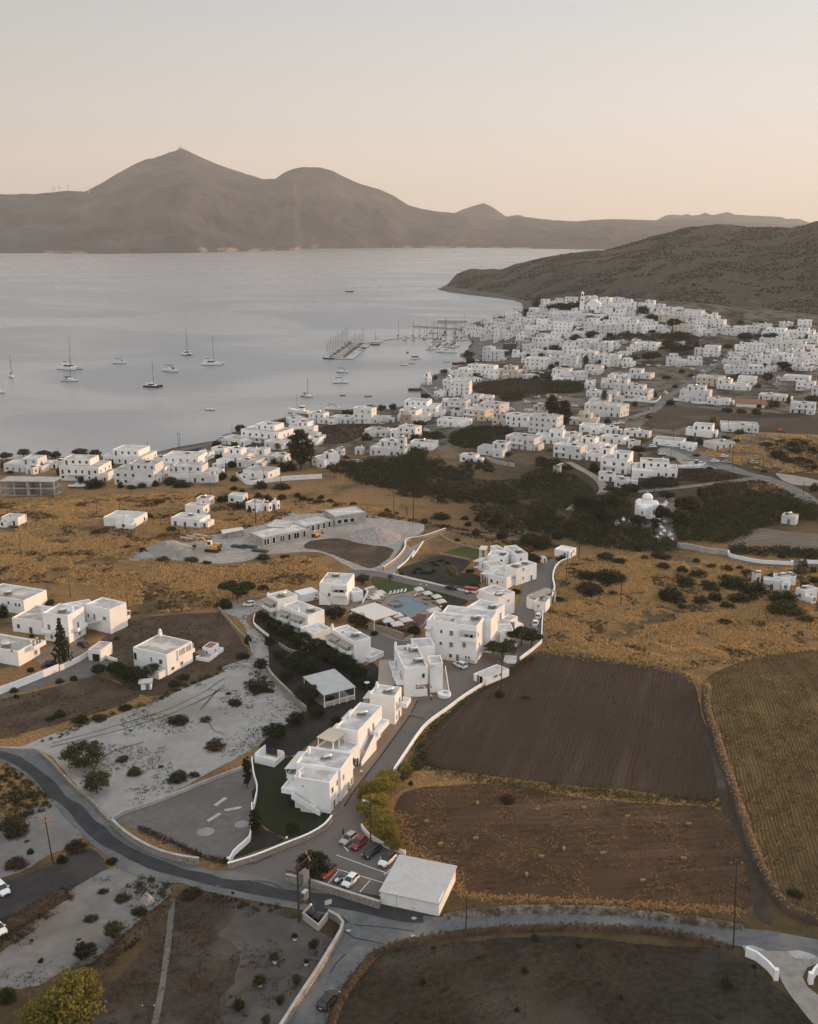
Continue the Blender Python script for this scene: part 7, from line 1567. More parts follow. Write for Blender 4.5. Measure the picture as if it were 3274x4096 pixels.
th += [('X', 'leaf_scrub', .4, 1.6, [(0, 790), (560, 840), (900, 850), (1100, 770), (1300, 760), (1480, 860), (1600, 1000), (1100, 1010), (500, 1010), (0, 930)]), ('U', 'leaf_scrub', .5, 2.2, [(0, 385), (330, 380), (560, 385), (740, 400), (720, 470), (470, 440), (180, 430), (0, 430)]), ('O', 'leaf_scrub', .4, 1.4, [(560, 330), (900, 330), (1240, 240), (1300, 330), (1100, 420), (900, 560), (700, 540), (600, 440)]),
 ('X', 'leaf_brown', .4, 1.4, [(600, 130), (640, 70), (900, 45), (1200, 50), (1180, 160), (860, 180)]), ('T', 'leaf_scrub', .4, 1.6, [(850, 760), (1000, 700), (1250, 690), (1250, 730), (1040, 750)]), ('Y', 'leaf_scrub', .4, 1.6, [(1280, 570), (1500, 520), (1723, 560), (1723, 790), (1500, 720), (1340, 660)]), ('Q', 'leaf_brown', .3, 1.2, [(870, 330), (1000, 310), (1260, 300), (1250, 350), (1150, 430), (1000, 460), (880, 440)])]
for i, (z, mk, a, b_, pts) in enumerate(th): thicket(W2(z, *pts), mk, a, b_, .34 if b_ > 2 else .8, .30 if b_ > 2 else .16, i)
r_ = np.random.default_rng(77); hp = r_.random((90000, 2)) * np.array((1500, 1150)) + np.array((40, 1190))
zz, sd2, s2, ok2 = zfun(hp[:, 0], hp[:, 1]); keep = ok2 & (s2 > .01) & (s2 < 1.02) & (sd2 > 14) & (np.abs(hp[:, 0] / hp[:, 1]) < .47) & (fbm(hp[:, 0] / 40., hp[:, 1] / 40., 4) > .46)
hp = hp[keep]; n = len(hp); k = np.repeat(np.arange(n), 4); m = len(k); z0 = hgt(hp[:, 0], hp[:, 1]); d = r_.normal(size=(m, 3)); sz = (.6 + 1.3 * r_.random(n))[k]
p = np.stack([hp[k, 0], hp[k, 1], z0[k] + sz * .35], 1) + d * np.array((.5, .5, .2)) * sz[:, None]; t = r_.normal(size=(m, 3)); t /= np.linalg.norm(t, axis=1)[:, None]; q_ = np.cross(t, r_.normal(size=(m, 3))); q_ /= np.linalg.norm(q_, axis=1)[:, None]
s_ = sz[:, None] * .75; THV['hill'] = [(np.stack([p - t * s_, p - q_ * s_ * .7, p + t * s_, p + q_ * s_ * .7], 1).reshape(-1, 3), np.arange(4 * m).reshape(-1, 4))]
gold_r = W2('V', (1168, 1190), (1300, 1160), (1500, 1180), (1760, 1210), (1780, 1365), (1640, 1376), (1560, 1393), (1440, 1410), (1290, 1386), (1152, 1368), (1146, 1290), (1170, 1235))
gold_l = W2('V', (-40, 1055), (200, 1042), (450, 1042), (700, 1055), (850, 1080), (800, 1092), (640, 1080), (440, 1135), (275, 1165), (460, 1195), (640, 1172), (700, 1205), (640, 1232), (560, 1245), (460, 1278), (270, 1298), (200, 1235), (-40, 1220))
gold_y = W2('Y', (700, 620), (1000, 500), (1270, 470), (1723, 490), (1800, 560), (1723, 800), (1400, 790), (1100, 740), (900, 690)); tufts(gold_y, 'grass_gold', 1.0, .5, .26, 26, .44, 12.); tufts(W2('L', (1170, 130), (1300, 120), (1480, 170), (1560, 230), (1300, 220)), 'grass_gold', 1.0, .5, .26, 27, .4)
gold_m = W2('V', (700, 1060), (900, 1100), (1180, 1150), (1160, 1180), (1020, 1140), (900, 1105), (760, 1080))
tufts(gold_r, 'grass_gold', 3.2, .50, .26, 21, .42, 7.); tufts(gold_r, 'grass_brown', 1.0, .36, .3, 22, .5)
tufts(gold_l, 'grass_gold', 1.7, .55, .32, 23, .44, 10.); tufts(gold_l, 'grass_brown', .6, .42, .36, 24, .5); tufts(gold_m, 'grass_brown', .8, .55, .4, 25, .45)
fld = PATCH['field']
tufts(fld[4 - 1], 'grass_brown', .18, .22, .16, 31, .5, 5.); tufts(fld[4 - 1], 'grass_green', .05, .25, .25, 32, .58, 14.)
tufts(fld[4], 'grass_gold', 1.6, .13, .14, 33, .5, 5.); tufts(fld[4], 'grass_brown', 1.5, .16, .16, 34, .46, 4.)
tufts(fld[5], 'grass_brown', 1.4, .22, .14, 35, .46, 2.5); tufts(fld[5], 'grass_gold', .35, .2, .14, 36, .5, 4.); tufts(fld[5], 'grass_green', .3, .2, .16, 46, .55, 6.)
tufts(fld[6], 'grass_brown', 1.4, .2, .13, 37, .5, 7.); tufts(fld[6], 'grass_green', .35, .22, .2, 38, .56, 5.)
tufts(fld[2], 'grass_brown', 1.6, .22, .18, 39, .5, 3.); tufts(fld[0], 'grass_brown', .6, .25, .2, 40, .48, 4.); tufts(fld[1], 'grass_brown', .5, .25, .2, 41, .48, 4.)
for i, gp in enumerate(PATCH['gravel']): tufts(gp, 'grass_green', 1.2, .18, .24, 50 + i, .615, 11.); tufts(gp, 'grass_brown', .6, .16, .2, 60 + i, .64, 9.)
for i, V_ in enumerate(BK):
 r = np.random.default_rng(90 + i); q = (V_[:, 3:6] if i == 1 else V_[:, 1:8]).reshape(-1, 3); q = np.repeat(q, (3, 3, 4, 4, 4)[i], 0) + r.normal(size=(len(q) * (3, 3, 4, 4, 4)[i], 3)) * np.array((.35, .35, 0))
 sel = r.random(len(q)) < .8
 add_tufts(q[sel][:, :2], ('grass_brown', 'grass_gold', 'grass_brown', 'grass_brown', 'grass_brown')[i], (.24, .27, .24, .36, .3)[i], .10, r, q[sel][:, 2] - .1)
for pts, mk, w_, dn in ((W2('V', (870, 1600), (1010, 1640), (1190, 1662), (1340, 1676), (1510, 1692)), 'grass_green', 2.5, 5), (W2('V', (828, 1640), (845, 1620), (880, 1600), (905, 1540), (990, 1465), (1120, 1385)), 'grass_green', 2.2, 5), (W2('V', (960, 1850), (985, 1885), (1080, 1892), (1300, 1902), (1560, 1918)), 'grass_gold', 1.2, 4), (W2('V', (835, 1720), (870, 1800), (950, 1840)), 'grass_gold', 3, 6), (W2('V', (1150, 1372), (1290, 1390), (1430, 1414), (1480, 1440)), 'grass_gold', 2.4, 4), (W2('V', (300, 1745), (420, 1800), (480, 1815)), 'grass_brown', 1, 6)):
 P = catmull(pts, False, .5); r = np.random.default_rng(len(P)); c = np.array([(p.x, p.y) for p in P]); c = np.repeat(c, dn, 0) + r.normal(size=(len(c) * dn, 2)) * w_ * .4; add_tufts(np.repeat(c, 3, 0) + r.normal(size=(len(c) * 3, 2)) * w_ * .3, mk, .26, .12, r)
NM = dict(leaf_dark='thicket', leaf_scrub='scrub', leaf_reed='reeds', leaf_brown='dry_brush', leaf_olive='undergrowth', hill='hill_scrub', grass_gold='golden_grass', grass_brown='brown_grass', grass_green='weeds')
for mk, L in THV.items():
 V_, Fq = merge(L); me = fast_mesh(NM[mk], V_, Fq, M['leaf_scrub' if mk == 'hill' else mk]); tag(put(NM[mk], me), kind='stuff')
# cars
def car_meshes():
 st = [(-2.05, .66, .40, .72), (-1.98, .80, .32, .90), (-1.5, .86, .24, .97), (-.6, .875, .22, .97), (.5, .875, .22, .95), (1.0, .87, .22, .90), (1.6, .85, .24, .82), (1.92, .76, .30, .74), (2.05, .58, .38, .62)]
 rings = []
 for x, w, zb, zt in st:
  zm = (zb + zt) / 2
  rings.append([(x, -w * .92, zb), (x, -w, zb + .1), (x, -w, zm + .06), (x, -w * .95, zt - .04), (x, -w * .84, zt), (x, 0, zt + .025), (x, w * .84, zt), (x, w * .95, zt - .04), (x, w, zm + .06), (x, w, zb + .1), (x, w * .92, zb)])
 body = MB().loft(rings)
 gl = MB(); g0 = [(-1.92, -.77, .93), (.98, -.78, .90), (.98, .78, .90), (-1.92, .77, .93)]; g1 = [(-1.45, -.60, 1.43), (.20, -.62, 1.45), (.20, .62, 1.45), (-1.45, .60, 1.43)]
 gl.loft([g0, g1])
 rf = MB(); r0 = [(-1.52, -.63, 1.42), (.26, -.65, 1.43), (.26, .65, 1.43), (-1.52, .63, 1.42)]; r1 = [(-1.35, -.52, 1.50), (.08, -.54, 1.51), (.08, .54, 1.51), (-1.35, .52, 1.50)]
 rf.loft([r0, r1])
 for sy in (-1, 1):
  for (xa, za, ya), (xb, zb, yb) in (((1.0, .90, .79), (.22, 1.45, .635)), ((-.45, .96, .80), (-.5, 1.44, .635)), ((-1.93, .93, .775), (-1.48, 1.44, .615))):
   rf.tube([(xa, sy * ya, za), (xb, sy * yb, zb)], .045, 5)
 wh = MB(); prof = [(.20, -.10), (.31, -.10), (.325, -.05), (.325, .05), (.31, .10), (.20, .10)]; n = 18
 wh.loft([[(r * math.cos(6.2832 * k / n), y, r * math.sin(6.2832 * k / n)) for k in range(n)] for r, y in prof])
 rim = MB(); rim.loft([[(r * math.cos(6.2832 * k / 12), y, r * math.sin(6.2832 * k / 12)) for k in range(12)] for r, y in ((.205, -.112), (.205, .112))])
 hl = MB().box(-.10, -.16, -.07, .06, .16, .07); tl = MB().box(-.05, -.12, -.10, .06, .12, .10); mi = MB().box(-.08, -.12, -.06, .08, .12, .08)
 pl = MB().box(-.02, -.26, -.06, .02, .26, .06); gr_ = MB().box(-.02, -.42, -.09, .03, .42, .09)
 return dict(body=body.mesh('body', M['paint'], False), glass=gl.mesh('windows', M['carglass']), roof=rf.mesh('roof', M['paint']), roofb=rf.mesh('roof', M['black']), tyre=wh.mesh('wheel', M['rubber'], True), rim=rim.mesh('rim', M['rim']), head=hl.mesh('headlight', M['lamp']), tail=tl.mesh('tail_light', M['taillamp']), mirror=mi.mesh('mirror', M['paint']), plate=pl.mesh('number_plate', M['frame']), grille=gr_.mesh('grille', M['black']))
CM = car_meshes()
def car(z, xr, yr, xf, yf, color, label, sc=(1, 1, 1), black_roof=False, simple=False, group='parked cars'):
 a, b_ = g(z, xr, yr), g(z, xf, yf); c = (a + b_) / 2; d = b_ - a
 lift = .12 if c.y < 430 else .3
 t = thing('parked_car' if not simple else 'parked_car', label, 'car', (c.x, c.y, c.z + lift), math.atan2(d.y, d.x), group); t.scale = sc
 col = (*color, 1)
 def p(n, k, *l, par=t, rz=None):
  o = put(n, CM[k], par, l or None, rz); o.color = col; return o
 p('body', 'body'); p('windows', 'glass'); p('roof', 'roofb' if black_roof else 'roof')
 if not simple:
  for x in (-1.28, 1.28):
   for y in (-.79, .79): p('rim', 'rim', par=p('wheel', 'tyre', x, y, .325))
  for y in (-.6, .6): p('headlight', 'head', 1.92, y * .98, .66, rz=-.35 if y > 0 else .35); p('tail_light', 'tail', -1.97, y * 1.08, .80)
  for y in (-.95, .95): p('mirror', 'mirror', .72, y, .98)
  p('number_plate', 'plate', -2.06, 0, .62); p('grille', 'grille', 2.03, 0, .50)
 return t
WHT, BLK, RED, ORG, SIL, BLU, GRY = (.78, .77, .75), (.018, .018, .020), (.24, .022, .014), (.46, .085, .02), (.38, .35, .32), (.06, .13, .22), (.16, .165, .17)
car('B', 1185, 285, 1095, 352, SIL, 'beige-silver car parked first in the upper row with a person beside it')
car('B', 1262, 318, 1172, 395, RED, 'dark red car in the upper parking row between beige and black cars', (1, 1, 1.1))
car('B', 1368, 378, 1268, 455, BLK, 'black car parked between the dark red and the white black-roofed cars', (1.08, 1.05, 1.05))
car('B', 1482, 440, 1388, 528, WHT, 'white car with black roof parked beside the garage shed', (1.03, 1.03, 1.1), True)
car('B', 1022, 535, 932, 615, ORG, 'orange car with black roof in the lower parking row', (1, 1, 1.08), True)
car('B', 1192, 605, 1112, 682, WHT, 'white hatchback in the lower parking row beside the quad bike', (.92, .98, 1.02))
car('B', 930, 1625, 1040, 1495, BLK, 'black car driving up the branch road beside the pale wall', (1.06, 1.05, 1.06))
car('A', -30, 655, 62, 752, WHT, 'white car cut by the left edge on the dark asphalt lot', (1.05, 1.03, 1.0))
car('A', -50, 975, 20, 1040, WHT, 'white car nose just showing at the left edge below the other', (1.05, 1.03, 1.0))
car('E', 425, 690, 330, 708, BLK, 'black car behind the white courtyard wall of the lower left house')
car('E', 660, 560, 612, 535, BLK, 'dark car under the courtyard shade sail')
car('F', 545, 545, 420, 560, WHT, 'small white hatchback alone on the gravel under the umbrella pine', (.9, .97, 1.03))
car('G', 1150, 1185, 1025, 1130, WHT, 'white off-road car parked below the tall three-storey block', (1.0, 1.05, 1.18))
car('G', 1055, 400, 938, 378, BLK, 'dark car on the paved lane beside the palm garden')
car('H', 862, 945, 880, 885, WHT, 'white car nearest the round-cornered hut, first of three along the wall', (1, 1, 1.08))
car('H', 838, 1012, 850, 955, WHT, 'white car in the middle of the three along the wall', (1, 1, 1.05))
car('H', 842, 1022, 815, 1100, BLU, 'blue car nearest the pines, last of three along the wall')
SC_ = []
def small_cars(z, txt, where):
 for i, t in enumerate(txt.split(';')):
  q = t.split(); x, y = float(q[0]), float(q[1]); col = dict(w=WHT, k=BLK, s=SIL, g=GRY, r=RED, b=BLU, o=ORG)[q[2]]; a = R(float(q[3]) if len(q) > 3 else rng.choice((20, 160, 200, 340, 60)))
  c = g(z, x, y); e = Vector((math.cos(a), math.sin(a), 0)) * 2; pa, pb = project(c - e), project(c + e)
  o = car('S', pa[0], pa[1], pb[0], pb[1], col, None, simple=True, group='cars parked in the town')
  SC_.append((o, *px(z, x, y), {'w': 'white', 'k': 'black', 's': 'silver', 'g': 'grey', 'r': 'red', 'b': 'blue', 'o': 'orange'}[q[2]] + ' car'))
small_cars('Y', '380 590 w 10;320 600 g 10;497 582 w 80;455 650 w 10;515 682 g 15;540 690 k 15;735 660 k 10;742 715 w 20;755 722 k 20;778 730 w 15;885 710 w 0;972 716 s 170;960 670 w 10;745 758 k 10;1200 722 s 0;415 555 g 100;278 655 k 90;1420 460 o 10;356 284 g 60;490 155 w 60;205 368 g 20;905 250 w 0;80 404 w 20;125 398 w 20;300 606 r 10;440 640 g 10;970 700 k 170;610 755 k 0', '')
small_cars('X', '212 458 w 10;345 435 s 10;905 288 w 15;1032 228 w 20;1087 235 g 10;1140 242 w 0;1030 296 w 30;1265 180 w 90;1200 180 w 90;1127 188 w 90;1100 192 s 90;1300 192 w 90;1320 745 w 10;1380 254 g 0;1415 258 w 0;1482 268 r 0;290 118 w 70;330 133 w 60;356 134 w 60;373 148 k 60;612 48 w 10;662 45 w 0;1440 54 w 80;1465 44 w 80;700 50 s 0;760 42 w 0;1228 186 s 90;1074 190 g 90', '')
small_cars('U', '712 738 w 70;740 768 g 60;430 643 w 0;382 642 g 0;350 638 w 0;270 624 s 0;702 668 w 10;790 684 w 40;742 694 k 40;765 690 s 40;862 638 w 40;925 584 g 50;1000 534 w 50;1020 524 w 50;1040 504 g 50;1056 494 s 50;622 638 w 0;502 642 w 0;1382 794 w 20;942 564 k 50;888 602 w 50;152 658 w 10;120 663 r 10;1620 838 w 0;1650 842 s 0;480 858 w 60', '')
small_cars('Q', '1068 606 r 8;1188 614 w 5;815 366 w 10', '')
small_cars('T', '690 590 w 0;740 592 s 0;765 594 w 0;660 560 g 30;1080 690 w 10;1120 690 s 10;1150 700 w 20;1060 684 g 10;630 600 w 20;700 500 w 10;640 470 s 0;740 480 w 0', '')
def quad(z, x, y, rz, label):
 q = g(z, x, y); t = thing('quad_bike', label, 'quad bike', (q.x, q.y, q.z + .13), rz)
 part('body', MB().loft([[(-.9, -.28, .5), (-.9, .28, .5), (-.9, .25, .72), (-.9, -.25, .72)], [(-.2, -.2, .5), (-.2, .2, .5), (-.2, .18, .82), (-.2, -.18, .82)], [(.5, -.3, .5), (.5, .3, .5), (.5, .26, .85), (.5, -.26, .85)], [(.95, -.22, .5), (.95, .22, .5), (.95, .18, .68), (.95, -.18, .68)]]), M['hull_white'], t)
 part('seat', MB().box(-.8, -.2, .73, .05, .2, .9), M['black'], t); part('handlebar', MB().tube([(.3, -.42, 1.0), (.42, 0, .98), (.3, .42, 1.0)], .03, 6), M['black'], t)
 for sx in (-.62, .62):
  for sy in (-.45, .45): put('wheel', CM['tyre'], t, (sx, sy, .27), None, (.8, 1.3, .8))
 part('rack', MB().box(-.95, -.3, .74, -.5, .3, .78), M['black'], t)
quad('B', 1065, 630, R(230), 'white and black quad bike between the orange and white cars'); quad('G', 1168, 430, R(200), 'white quad bike beside the red trailer on the lane')
q = g('G', 1195, 405); t = thing('trailer', 'bright red box trailer on the paved lane by the palm garden', 'trailer', (q.x, q.y, q.z + .12), R(-20))
part('box', MB().box(-2.2, -.9, .45, 2.2, .9, 1.2), M['red'], t); part('drawbar', MB().tube([(2.2, 0, .5), (3.2, 0, .45)], .05, 6), M['black'], t)
for sy in (-.95, .95): put('wheel', CM['tyre'], t, (-.2, sy, .325))
# boats
def hull(L, B_, D, bow=1.0):
 rings = []
 for k in range(9):
  s_ = k / 8; x = -L / 2 + L * s_; w = B_ / 2 * (.78 + .22 * math.sin(min(1, s_ * 1.7) * math.pi / 2)) * (1 - max(0, (s_ - .45) / .55) ** 2.2 * .97); zt = D * (.85 + .3 * s_ * s_ * bow); kx = x + (L * .06 * (s_ > .99))
  rings.append([(x, -w * .45, -.25), (x, -w * .92, .30), (kx, -w, zt), (kx, 0, zt + .05), (kx, w, zt), (x, w * .92, .30), (x, w * .45, -.25)])
 b = MB().loft(rings); b.mi = [1 if i < 56 and i % 7 in (0, 5, 6) else 0 for i in range(len(b.f))]; return b
def sailboat(L, hm='hull_white', mh=None):
 t = thing('sailing_boat', None, 'boat'); mh = mh or L * 1.38
 part('hull', hull(L, L * .31, L * .10), [M[hm], M['hull_dark']], t); part('deck', MB().loft([[(-L * .42, -L * .09, L * .095), (L * .2, -L * .08, L * .11), (L * .2, L * .08, L * .11), (-L * .42, L * .09, L * .095)], [(-L * .40, -L * .07, L * .13), (L * .14, -L * .055, L * .15), (L * .14, L * .055, L * .15), (-L * .40, L * .07, L * .13)]]), M['teak'], t)
 part('cabin', MB().loft([[(-L * .12, -L * .085, L * .13), (L * .2, -L * .07, L * .125), (L * .2, L * .07, L * .125), (-L * .12, L * .085, L * .13)], [(-L * .11, -L * .07, L * .18), (L * .12, -L * .05, L * .165), (L * .12, L * .05, L * .165), (-L * .11, L * .07, L * .18)]]), M['hull_white'], t)
 part('mast', MB().tube([(L * .08, 0, L * .1), (L * .08, 0, mh)], [.20, .13], 6), M['alu'], t)
 part('boom', MB().tube([(L * .08, 0, L * .24), (-L * .34, 0, L * .25)], [.26, .17], 7), M['hull_dark'], t)
 part('sprayhood', MB().loft([[(-L * .18, -L * .08, L * .13), (-L * .1, -L * .08, L * .16), (-L * .1, L * .08, L * .16), (-L * .18, L * .08, L * .13)], [(-L * .19, -L * .065, L * .23), (-L * .12, -L * .065, L * .22), (-L * .12, L * .065, L * .22), (-L * .19, L * .065, L * .23)]]), M['hull_dark'], t)
 part('forestay', MB().tube([(L * .48, 0, L * .13), (L * .085, 0, mh * .96)], .05, 4), M['alu'], t)
 return t
def catamaran(L, hm='hull_white'):
 t = thing('catamaran', None, 'boat'); B_ = L * .52
 for sy in (-1, 1):
  h_ = hull(L, L * .14, L * .11); h_.v = [(x, y + sy * B_ * .38, z) for x, y, z in h_.v]; part('hull', h_, [M[hm], M['hull_dark']], t)
 part('bridge_deck', MB().loft([[(-L * .44, -B_ * .36, L * .075), (L * .18, -B_ * .36, L * .085), (L * .18, B_ * .36, L * .085), (-L * .44, B_ * .36, L * .075)], [(-L * .44, -B_ * .4, L * .12), (L * .16, -B_ * .38, L * .13), (L * .16, B_ * .38, L * .13), (-L * .44, B_ * .4, L * .12)]]), M['hull_white'], t)
 part('saloon', MB().loft([[(-L * .22, -B_ * .3, L * .12), (L * .14, -B_ * .22, L * .13), (L * .14, B_ * .22, L * .13), (-L * .22, B_ * .3, L * .12)], [(-L * .2, -B_ * .27, L * .2), (L * .04, -B_ * .2, L * .19), (L * .04, B_ * .2, L * .19), (-L * .2, B_ * .27, L * .2)]]), M['carglass'], t)
 part('hardtop', MB().box(-L * .40, -B_ * .3, L * .205, L * .05, B_ * .3, L * .225), M['hull_white'], t); part('bimini', MB().box(-L * .3, -B_ * .16, L * .30, -L * .12, B_ * .16, L * .315), M['hull_dark'], t)
 part('mast', MB().tube([(L * .05, 0, L * .2), (L * .05, 0, L * 1.45)], [.2, .13], 6), M['alu'], t); part('boom', MB().tube([(L * .05, 0, L * .30), (-L * .36, 0, L * .34)], [.2, .34], 7), M['canvas'], t)
 part('forestay', MB().tube([(L * .46, 0, L * .13), (L * .055, 0, L * 1.35)], .05, 4), M['alu'], t); part('crossbeam', MB().tube([(L * .40, -B_ * .36, L * .1), (L * .40, B_ * .36, L * .1)], .12, 6), M['alu'], t)
 return t
def motorboat(L, canopy=None, hm='hull_white'):
 t = thing('motor_boat', None, 'boat'); part('hull', hull(L, L * .34, L * .13), [M[hm], M['hull_dark']], t)
 part('cabin', MB().loft([[(-L * .1, -L * .11, L * .12), (L * .22, -L * .09, L * .14), (L * .22, L * .09, L * .14), (-L * .1, L * .11, L * .12)], [(-L * .1, -L * .09, L * .26), (L * .08, -L * .08, L * .26), (L * .08, L * .08, L * .26), (-L * .1, L * .09, L * .26)]]), M['hull_white'], t)
 part('windscreen', MB().loft([[(L * .225, -L * .08, L * .15), (L * .235, -L * .08, L * .15), (L * .235, L * .08, L * .15), (L * .225, L * .08, L * .15)], [(L * .085, -L * .075, L * .255), (L * .10, -L * .075, L * .255), (L * .10, L * .075, L * .255), (L * .085, L * .075, L * .255)]]), M['carglass'], t)
 cn = part('canopy', MB().box(-L * .32, -L * .13, L * .34, L * .1, L * .13, L * .36), M[canopy or 'hull_dark'], t)
 for sx in (-.3, .08):
  for sy in (-.115, .115): part('canopy_post', MB().tube([(sx * L, sy * L, L * .12), (sx * L, sy * L, L * .34)], .04, 5), M['alu'], t)
 return t
def dinghy(L, hm='hull_white'):
 t = thing('small_boat', None, 'boat'); part('hull', hull(L, L * .4, L * .13), [M[hm], M['hull_dark']], t); part('thwart', MB().box(-L * .05, -L * .17, L * .12, L * .03, L * .17, L * .17), M['teak'], t); part('outboard', MB().box(-L * .56, -.15, .1, -L * .5, .15, L * .24), M['black'], t); return t
def fishing(L):
 t = thing('fishing_boat', None, 'boat'); part('hull', hull(L, L * .33, L * .16, 1.8), [M['hull_white'], M['hull_dark']], t); part('wheelhouse', MB().box(-L * .3, -L * .08, L * .14, -L * .1, L * .08, L * .36), M['hull_white'], t); part('windows', MB().box(-L * .31, -L * .082, L * .26, -L * .095, L * .082, L * .32), M['carglass'], t)
 part('mast', MB().tube([(L * .05, 0, L * .15), (L * .05, 0, L * .85)], .1, 6), M['wood'], t); part('boom', MB().tube([(L * .05, 0, L * .2), (-L * .2, 0, L * .55)], .07, 5), M['wood'], t); return t
def at_sea(o, z, x, y, deg, label, group=None):
 p = sea(z, x, y); o.location = (p.x, p.y, SEA); o.scale = (1.25,) * 3; o.rotation_euler = (0, 0, R(deg)); tag(o, label, None, group); return o
at_sea(sailboat(11), 'J', 87, 380, -60, 'lone white sailing boat farthest left in the bay'); at_sea(sailboat(10), 'J', -12, 492, -20, 'white boat bow cut off by the left edge of the bay')
at_sea(catamaran(17), 'J', 512, 322, -28, 'large white catamaran with tall mast, biggest boat in the bay'); at_sea(sailboat(12), 'J', 508, 408, -12, 'white sailing boat just below the large catamaran')
at_sea(motorboat(10.5), 'J', 872, 280, -10, 'small white motor boat with dark canopy in mid bay'); at_sea(catamaran(11, 'hull_dark'), 'J', 1112, 450, -18, 'dark-hulled catamaran with slender mast in mid bay')
at_sea(catamaran(14), 'J', 1360, 218, -68, 'white catamaran seen bow-on, farthest out of the anchored yachts'); at_sea(catamaran(15), 'J', 1545, 288, -8, 'white catamaran seen from the side nearest the marina'); at_sea(motorboat(13), 'J', 1240, 338, -32, 'white motor yacht with dark sun top between two catamarans')
at_sea(dinghy(5.5), 'J', 1528, 617, -15, 'empty white dinghy alone in the near bay'); b0 = at_sea(sailboat(9, 'hull_white', 11), 'Z', 622, 718, -35, 'white wooden-masted caique anchored off the fishing pier')
at_sea(motorboat(9), 'Z', 855, 558, -25, 'upper of two white motor boats below the marina'); at_sea(motorboat(10), 'Z', 842, 627, -5, 'lower of two white motor boats below the marina'); at_sea(motorboat(9, 'red'), 'Z', 795, 803, -10, 'white boat with red canopy moored by the shore trees')
at_sea(motorboat(14, 'red', 'red'), 'Z', 899, 30, 0, 'tiny red boat far out on the open bay'); at_sea(fishing(12), 'Z', 565, 826, 160, 'white fishing boat with derrick moored at the stone pier')
for i, (x, y, k) in enumerate(((1260, 512, 'w'), (1312, 500, 'w'), (1326, 474, 'w'), (1332, 456, 'd'), (1356, 467, 'w'), (1282, 428, 'd'), (1540, 489, 'w'), (1614, 508, 'r'), (858, 711, 'd'), (1024, 717, 'd'), (1636, 492, 'd'))):
 nm = ['lowest and leftmost of the small boats moored inside the harbour', 'white small boat second lowest in the harbour cluster', 'white small boat in the middle of the harbour cluster', 'dark small boat above the middle of the harbour cluster', 'small white boat rightmost of the harbour cluster', 'small dark boat alone below the curved pontoon', 'white small boat near the wooden jetty', 'small red boat pulled close to the shore by the jetty', 'dark skiff left of two off the shore trees', 'dark skiff right of two off the shore trees', 'dark small boat tied at the jetty'][i]
 at_sea(dinghy(5 if i < 8 else 4, {'w': 'hull_white', 'd': 'hull_dark', 'r': 'red'}[k]), 'Z', x, y, (20, -30, 0, 10, 50, 80, 0, 0, 40, 10, 0)[i], nm)
protos = [sailboat(12.5), sailboat(14, 'hull_white', 20), sailboat(11, 'hull_dark', 15.5)]
used = [False] * 3
MAR = []
def moor(p, ang, k=None, mb=None):
 k = rng.choice((0, 0, 1, 1, 2)) if k is None else k
 if mb is not None: o = mb
 elif not used[k]: o = protos[k]; used[k] = True
 else: o = copy_tree(protos[k])
 o.location = (p.x, p.y, SEA); o.rotation_euler = (0, 0, ang); o['group'] = 'yachts in the marina'; MAR.append((o, *project(p), {0: 'white sailing yacht', 1: 'tall-masted white sailing yacht', 2: 'dark-hulled sailing yacht'}.get(k, 'white motor yacht'))); return o
A_, B__ = sea('Z', 818, 474), sea('Z', 955, 372); d = (B__ - A_); Ld = d.length; d.normalize(); nn = Vector((-d.y, d.x, 0)); an = math.atan2(nn.y, nn.x)
pon = thing('pontoon', 'floating pontoon lined with sailing yachts on both sides', 'pontoon', (A_.x, A_.y, SEA)); part('deck', MB().prism([(0 + nn.x * 1.3, nn.y * 1.3), (-nn.x * 1.3, -nn.y * 1.3), (d.x * Ld - nn.x * 1.3, d.y * Ld - nn.y * 1.3), (d.x * Ld + nn.x * 1.3, d.y * Ld + nn.y * 1.3)], .1, .7), M['plank'], pon)
n = int(Ld / 8.6)
for i in range(n):
 c = A_ + d * (Ld * (i + .5) / n)
 moor(c + nn * 8.6, an + rng.uniform(-.05, .05));
 if i < n * .85: moor(c - nn * 8.6, an + math.pi + rng.uniform(-.05, .05))
cur = [sea('Z', *p) for p in ((985, 372), (1050, 362), (1120, 350), (1230, 336), (1320, 332), (1440, 334), (1520, 350))]
C = catmull(cur, False, 5); b = MB(); o0 = cur[3]
vs = []
for i, p in enumerate(C):
 dd = (C[min(i + 1, len(C) - 1)] - C[max(i - 1, 0)]).normalized(); q = Vector((-dd.y, dd.x)) * 2.0
 vs += [(p.x + q.x - o0.x, p.y + q.y - o0.y, .8), (p.x - q.x - o0.x, p.y - q.y - o0.y, .8), (p.x - q.x - o0.x, p.y - q.y - o0.y, -.4), (p.x + q.x - o0.x, p.y + q.y - o0.y, -.4)]
b.add(vs, [(4 * i + k, 4 * i + (k + 1) % 4, 4 * i + 4 + (k + 1) % 4, 4 * i + 4 + k) for i in range(len(C) - 1) for k in range(4)])
tag(put('breakwater', b.mesh('breakwater', M['concrete']), None, (o0.x, o0.y, SEA)), 'thin curved breakwater pontoon closing the marina', 'breakwater')
for x, y, k, a in ((1065, 378, 2, 5), (1085, 362, None, 15), (1222, 330, 1, 80), (1268, 346, None, -70), (1318, 330, 1, 80), (1322, 346, None, -80), (1362, 330, 0, 80), (1408, 328, 0, 85), (1390, 340, 2, -80)):
 p = sea('Z', x, y)
 if k is None: m_ = motorboat(12); moor(p, R(a), 9, m_)
 else: moor(p, R(a), k)
for i in range(26):
 x = rng.uniform(1440, 1655); y = rng.uniform(300, 425) - (x - 1440) * .12; p = sea('Z', x, y)
 moor(p, R(rng.choice((70, 80, 250, 20))))
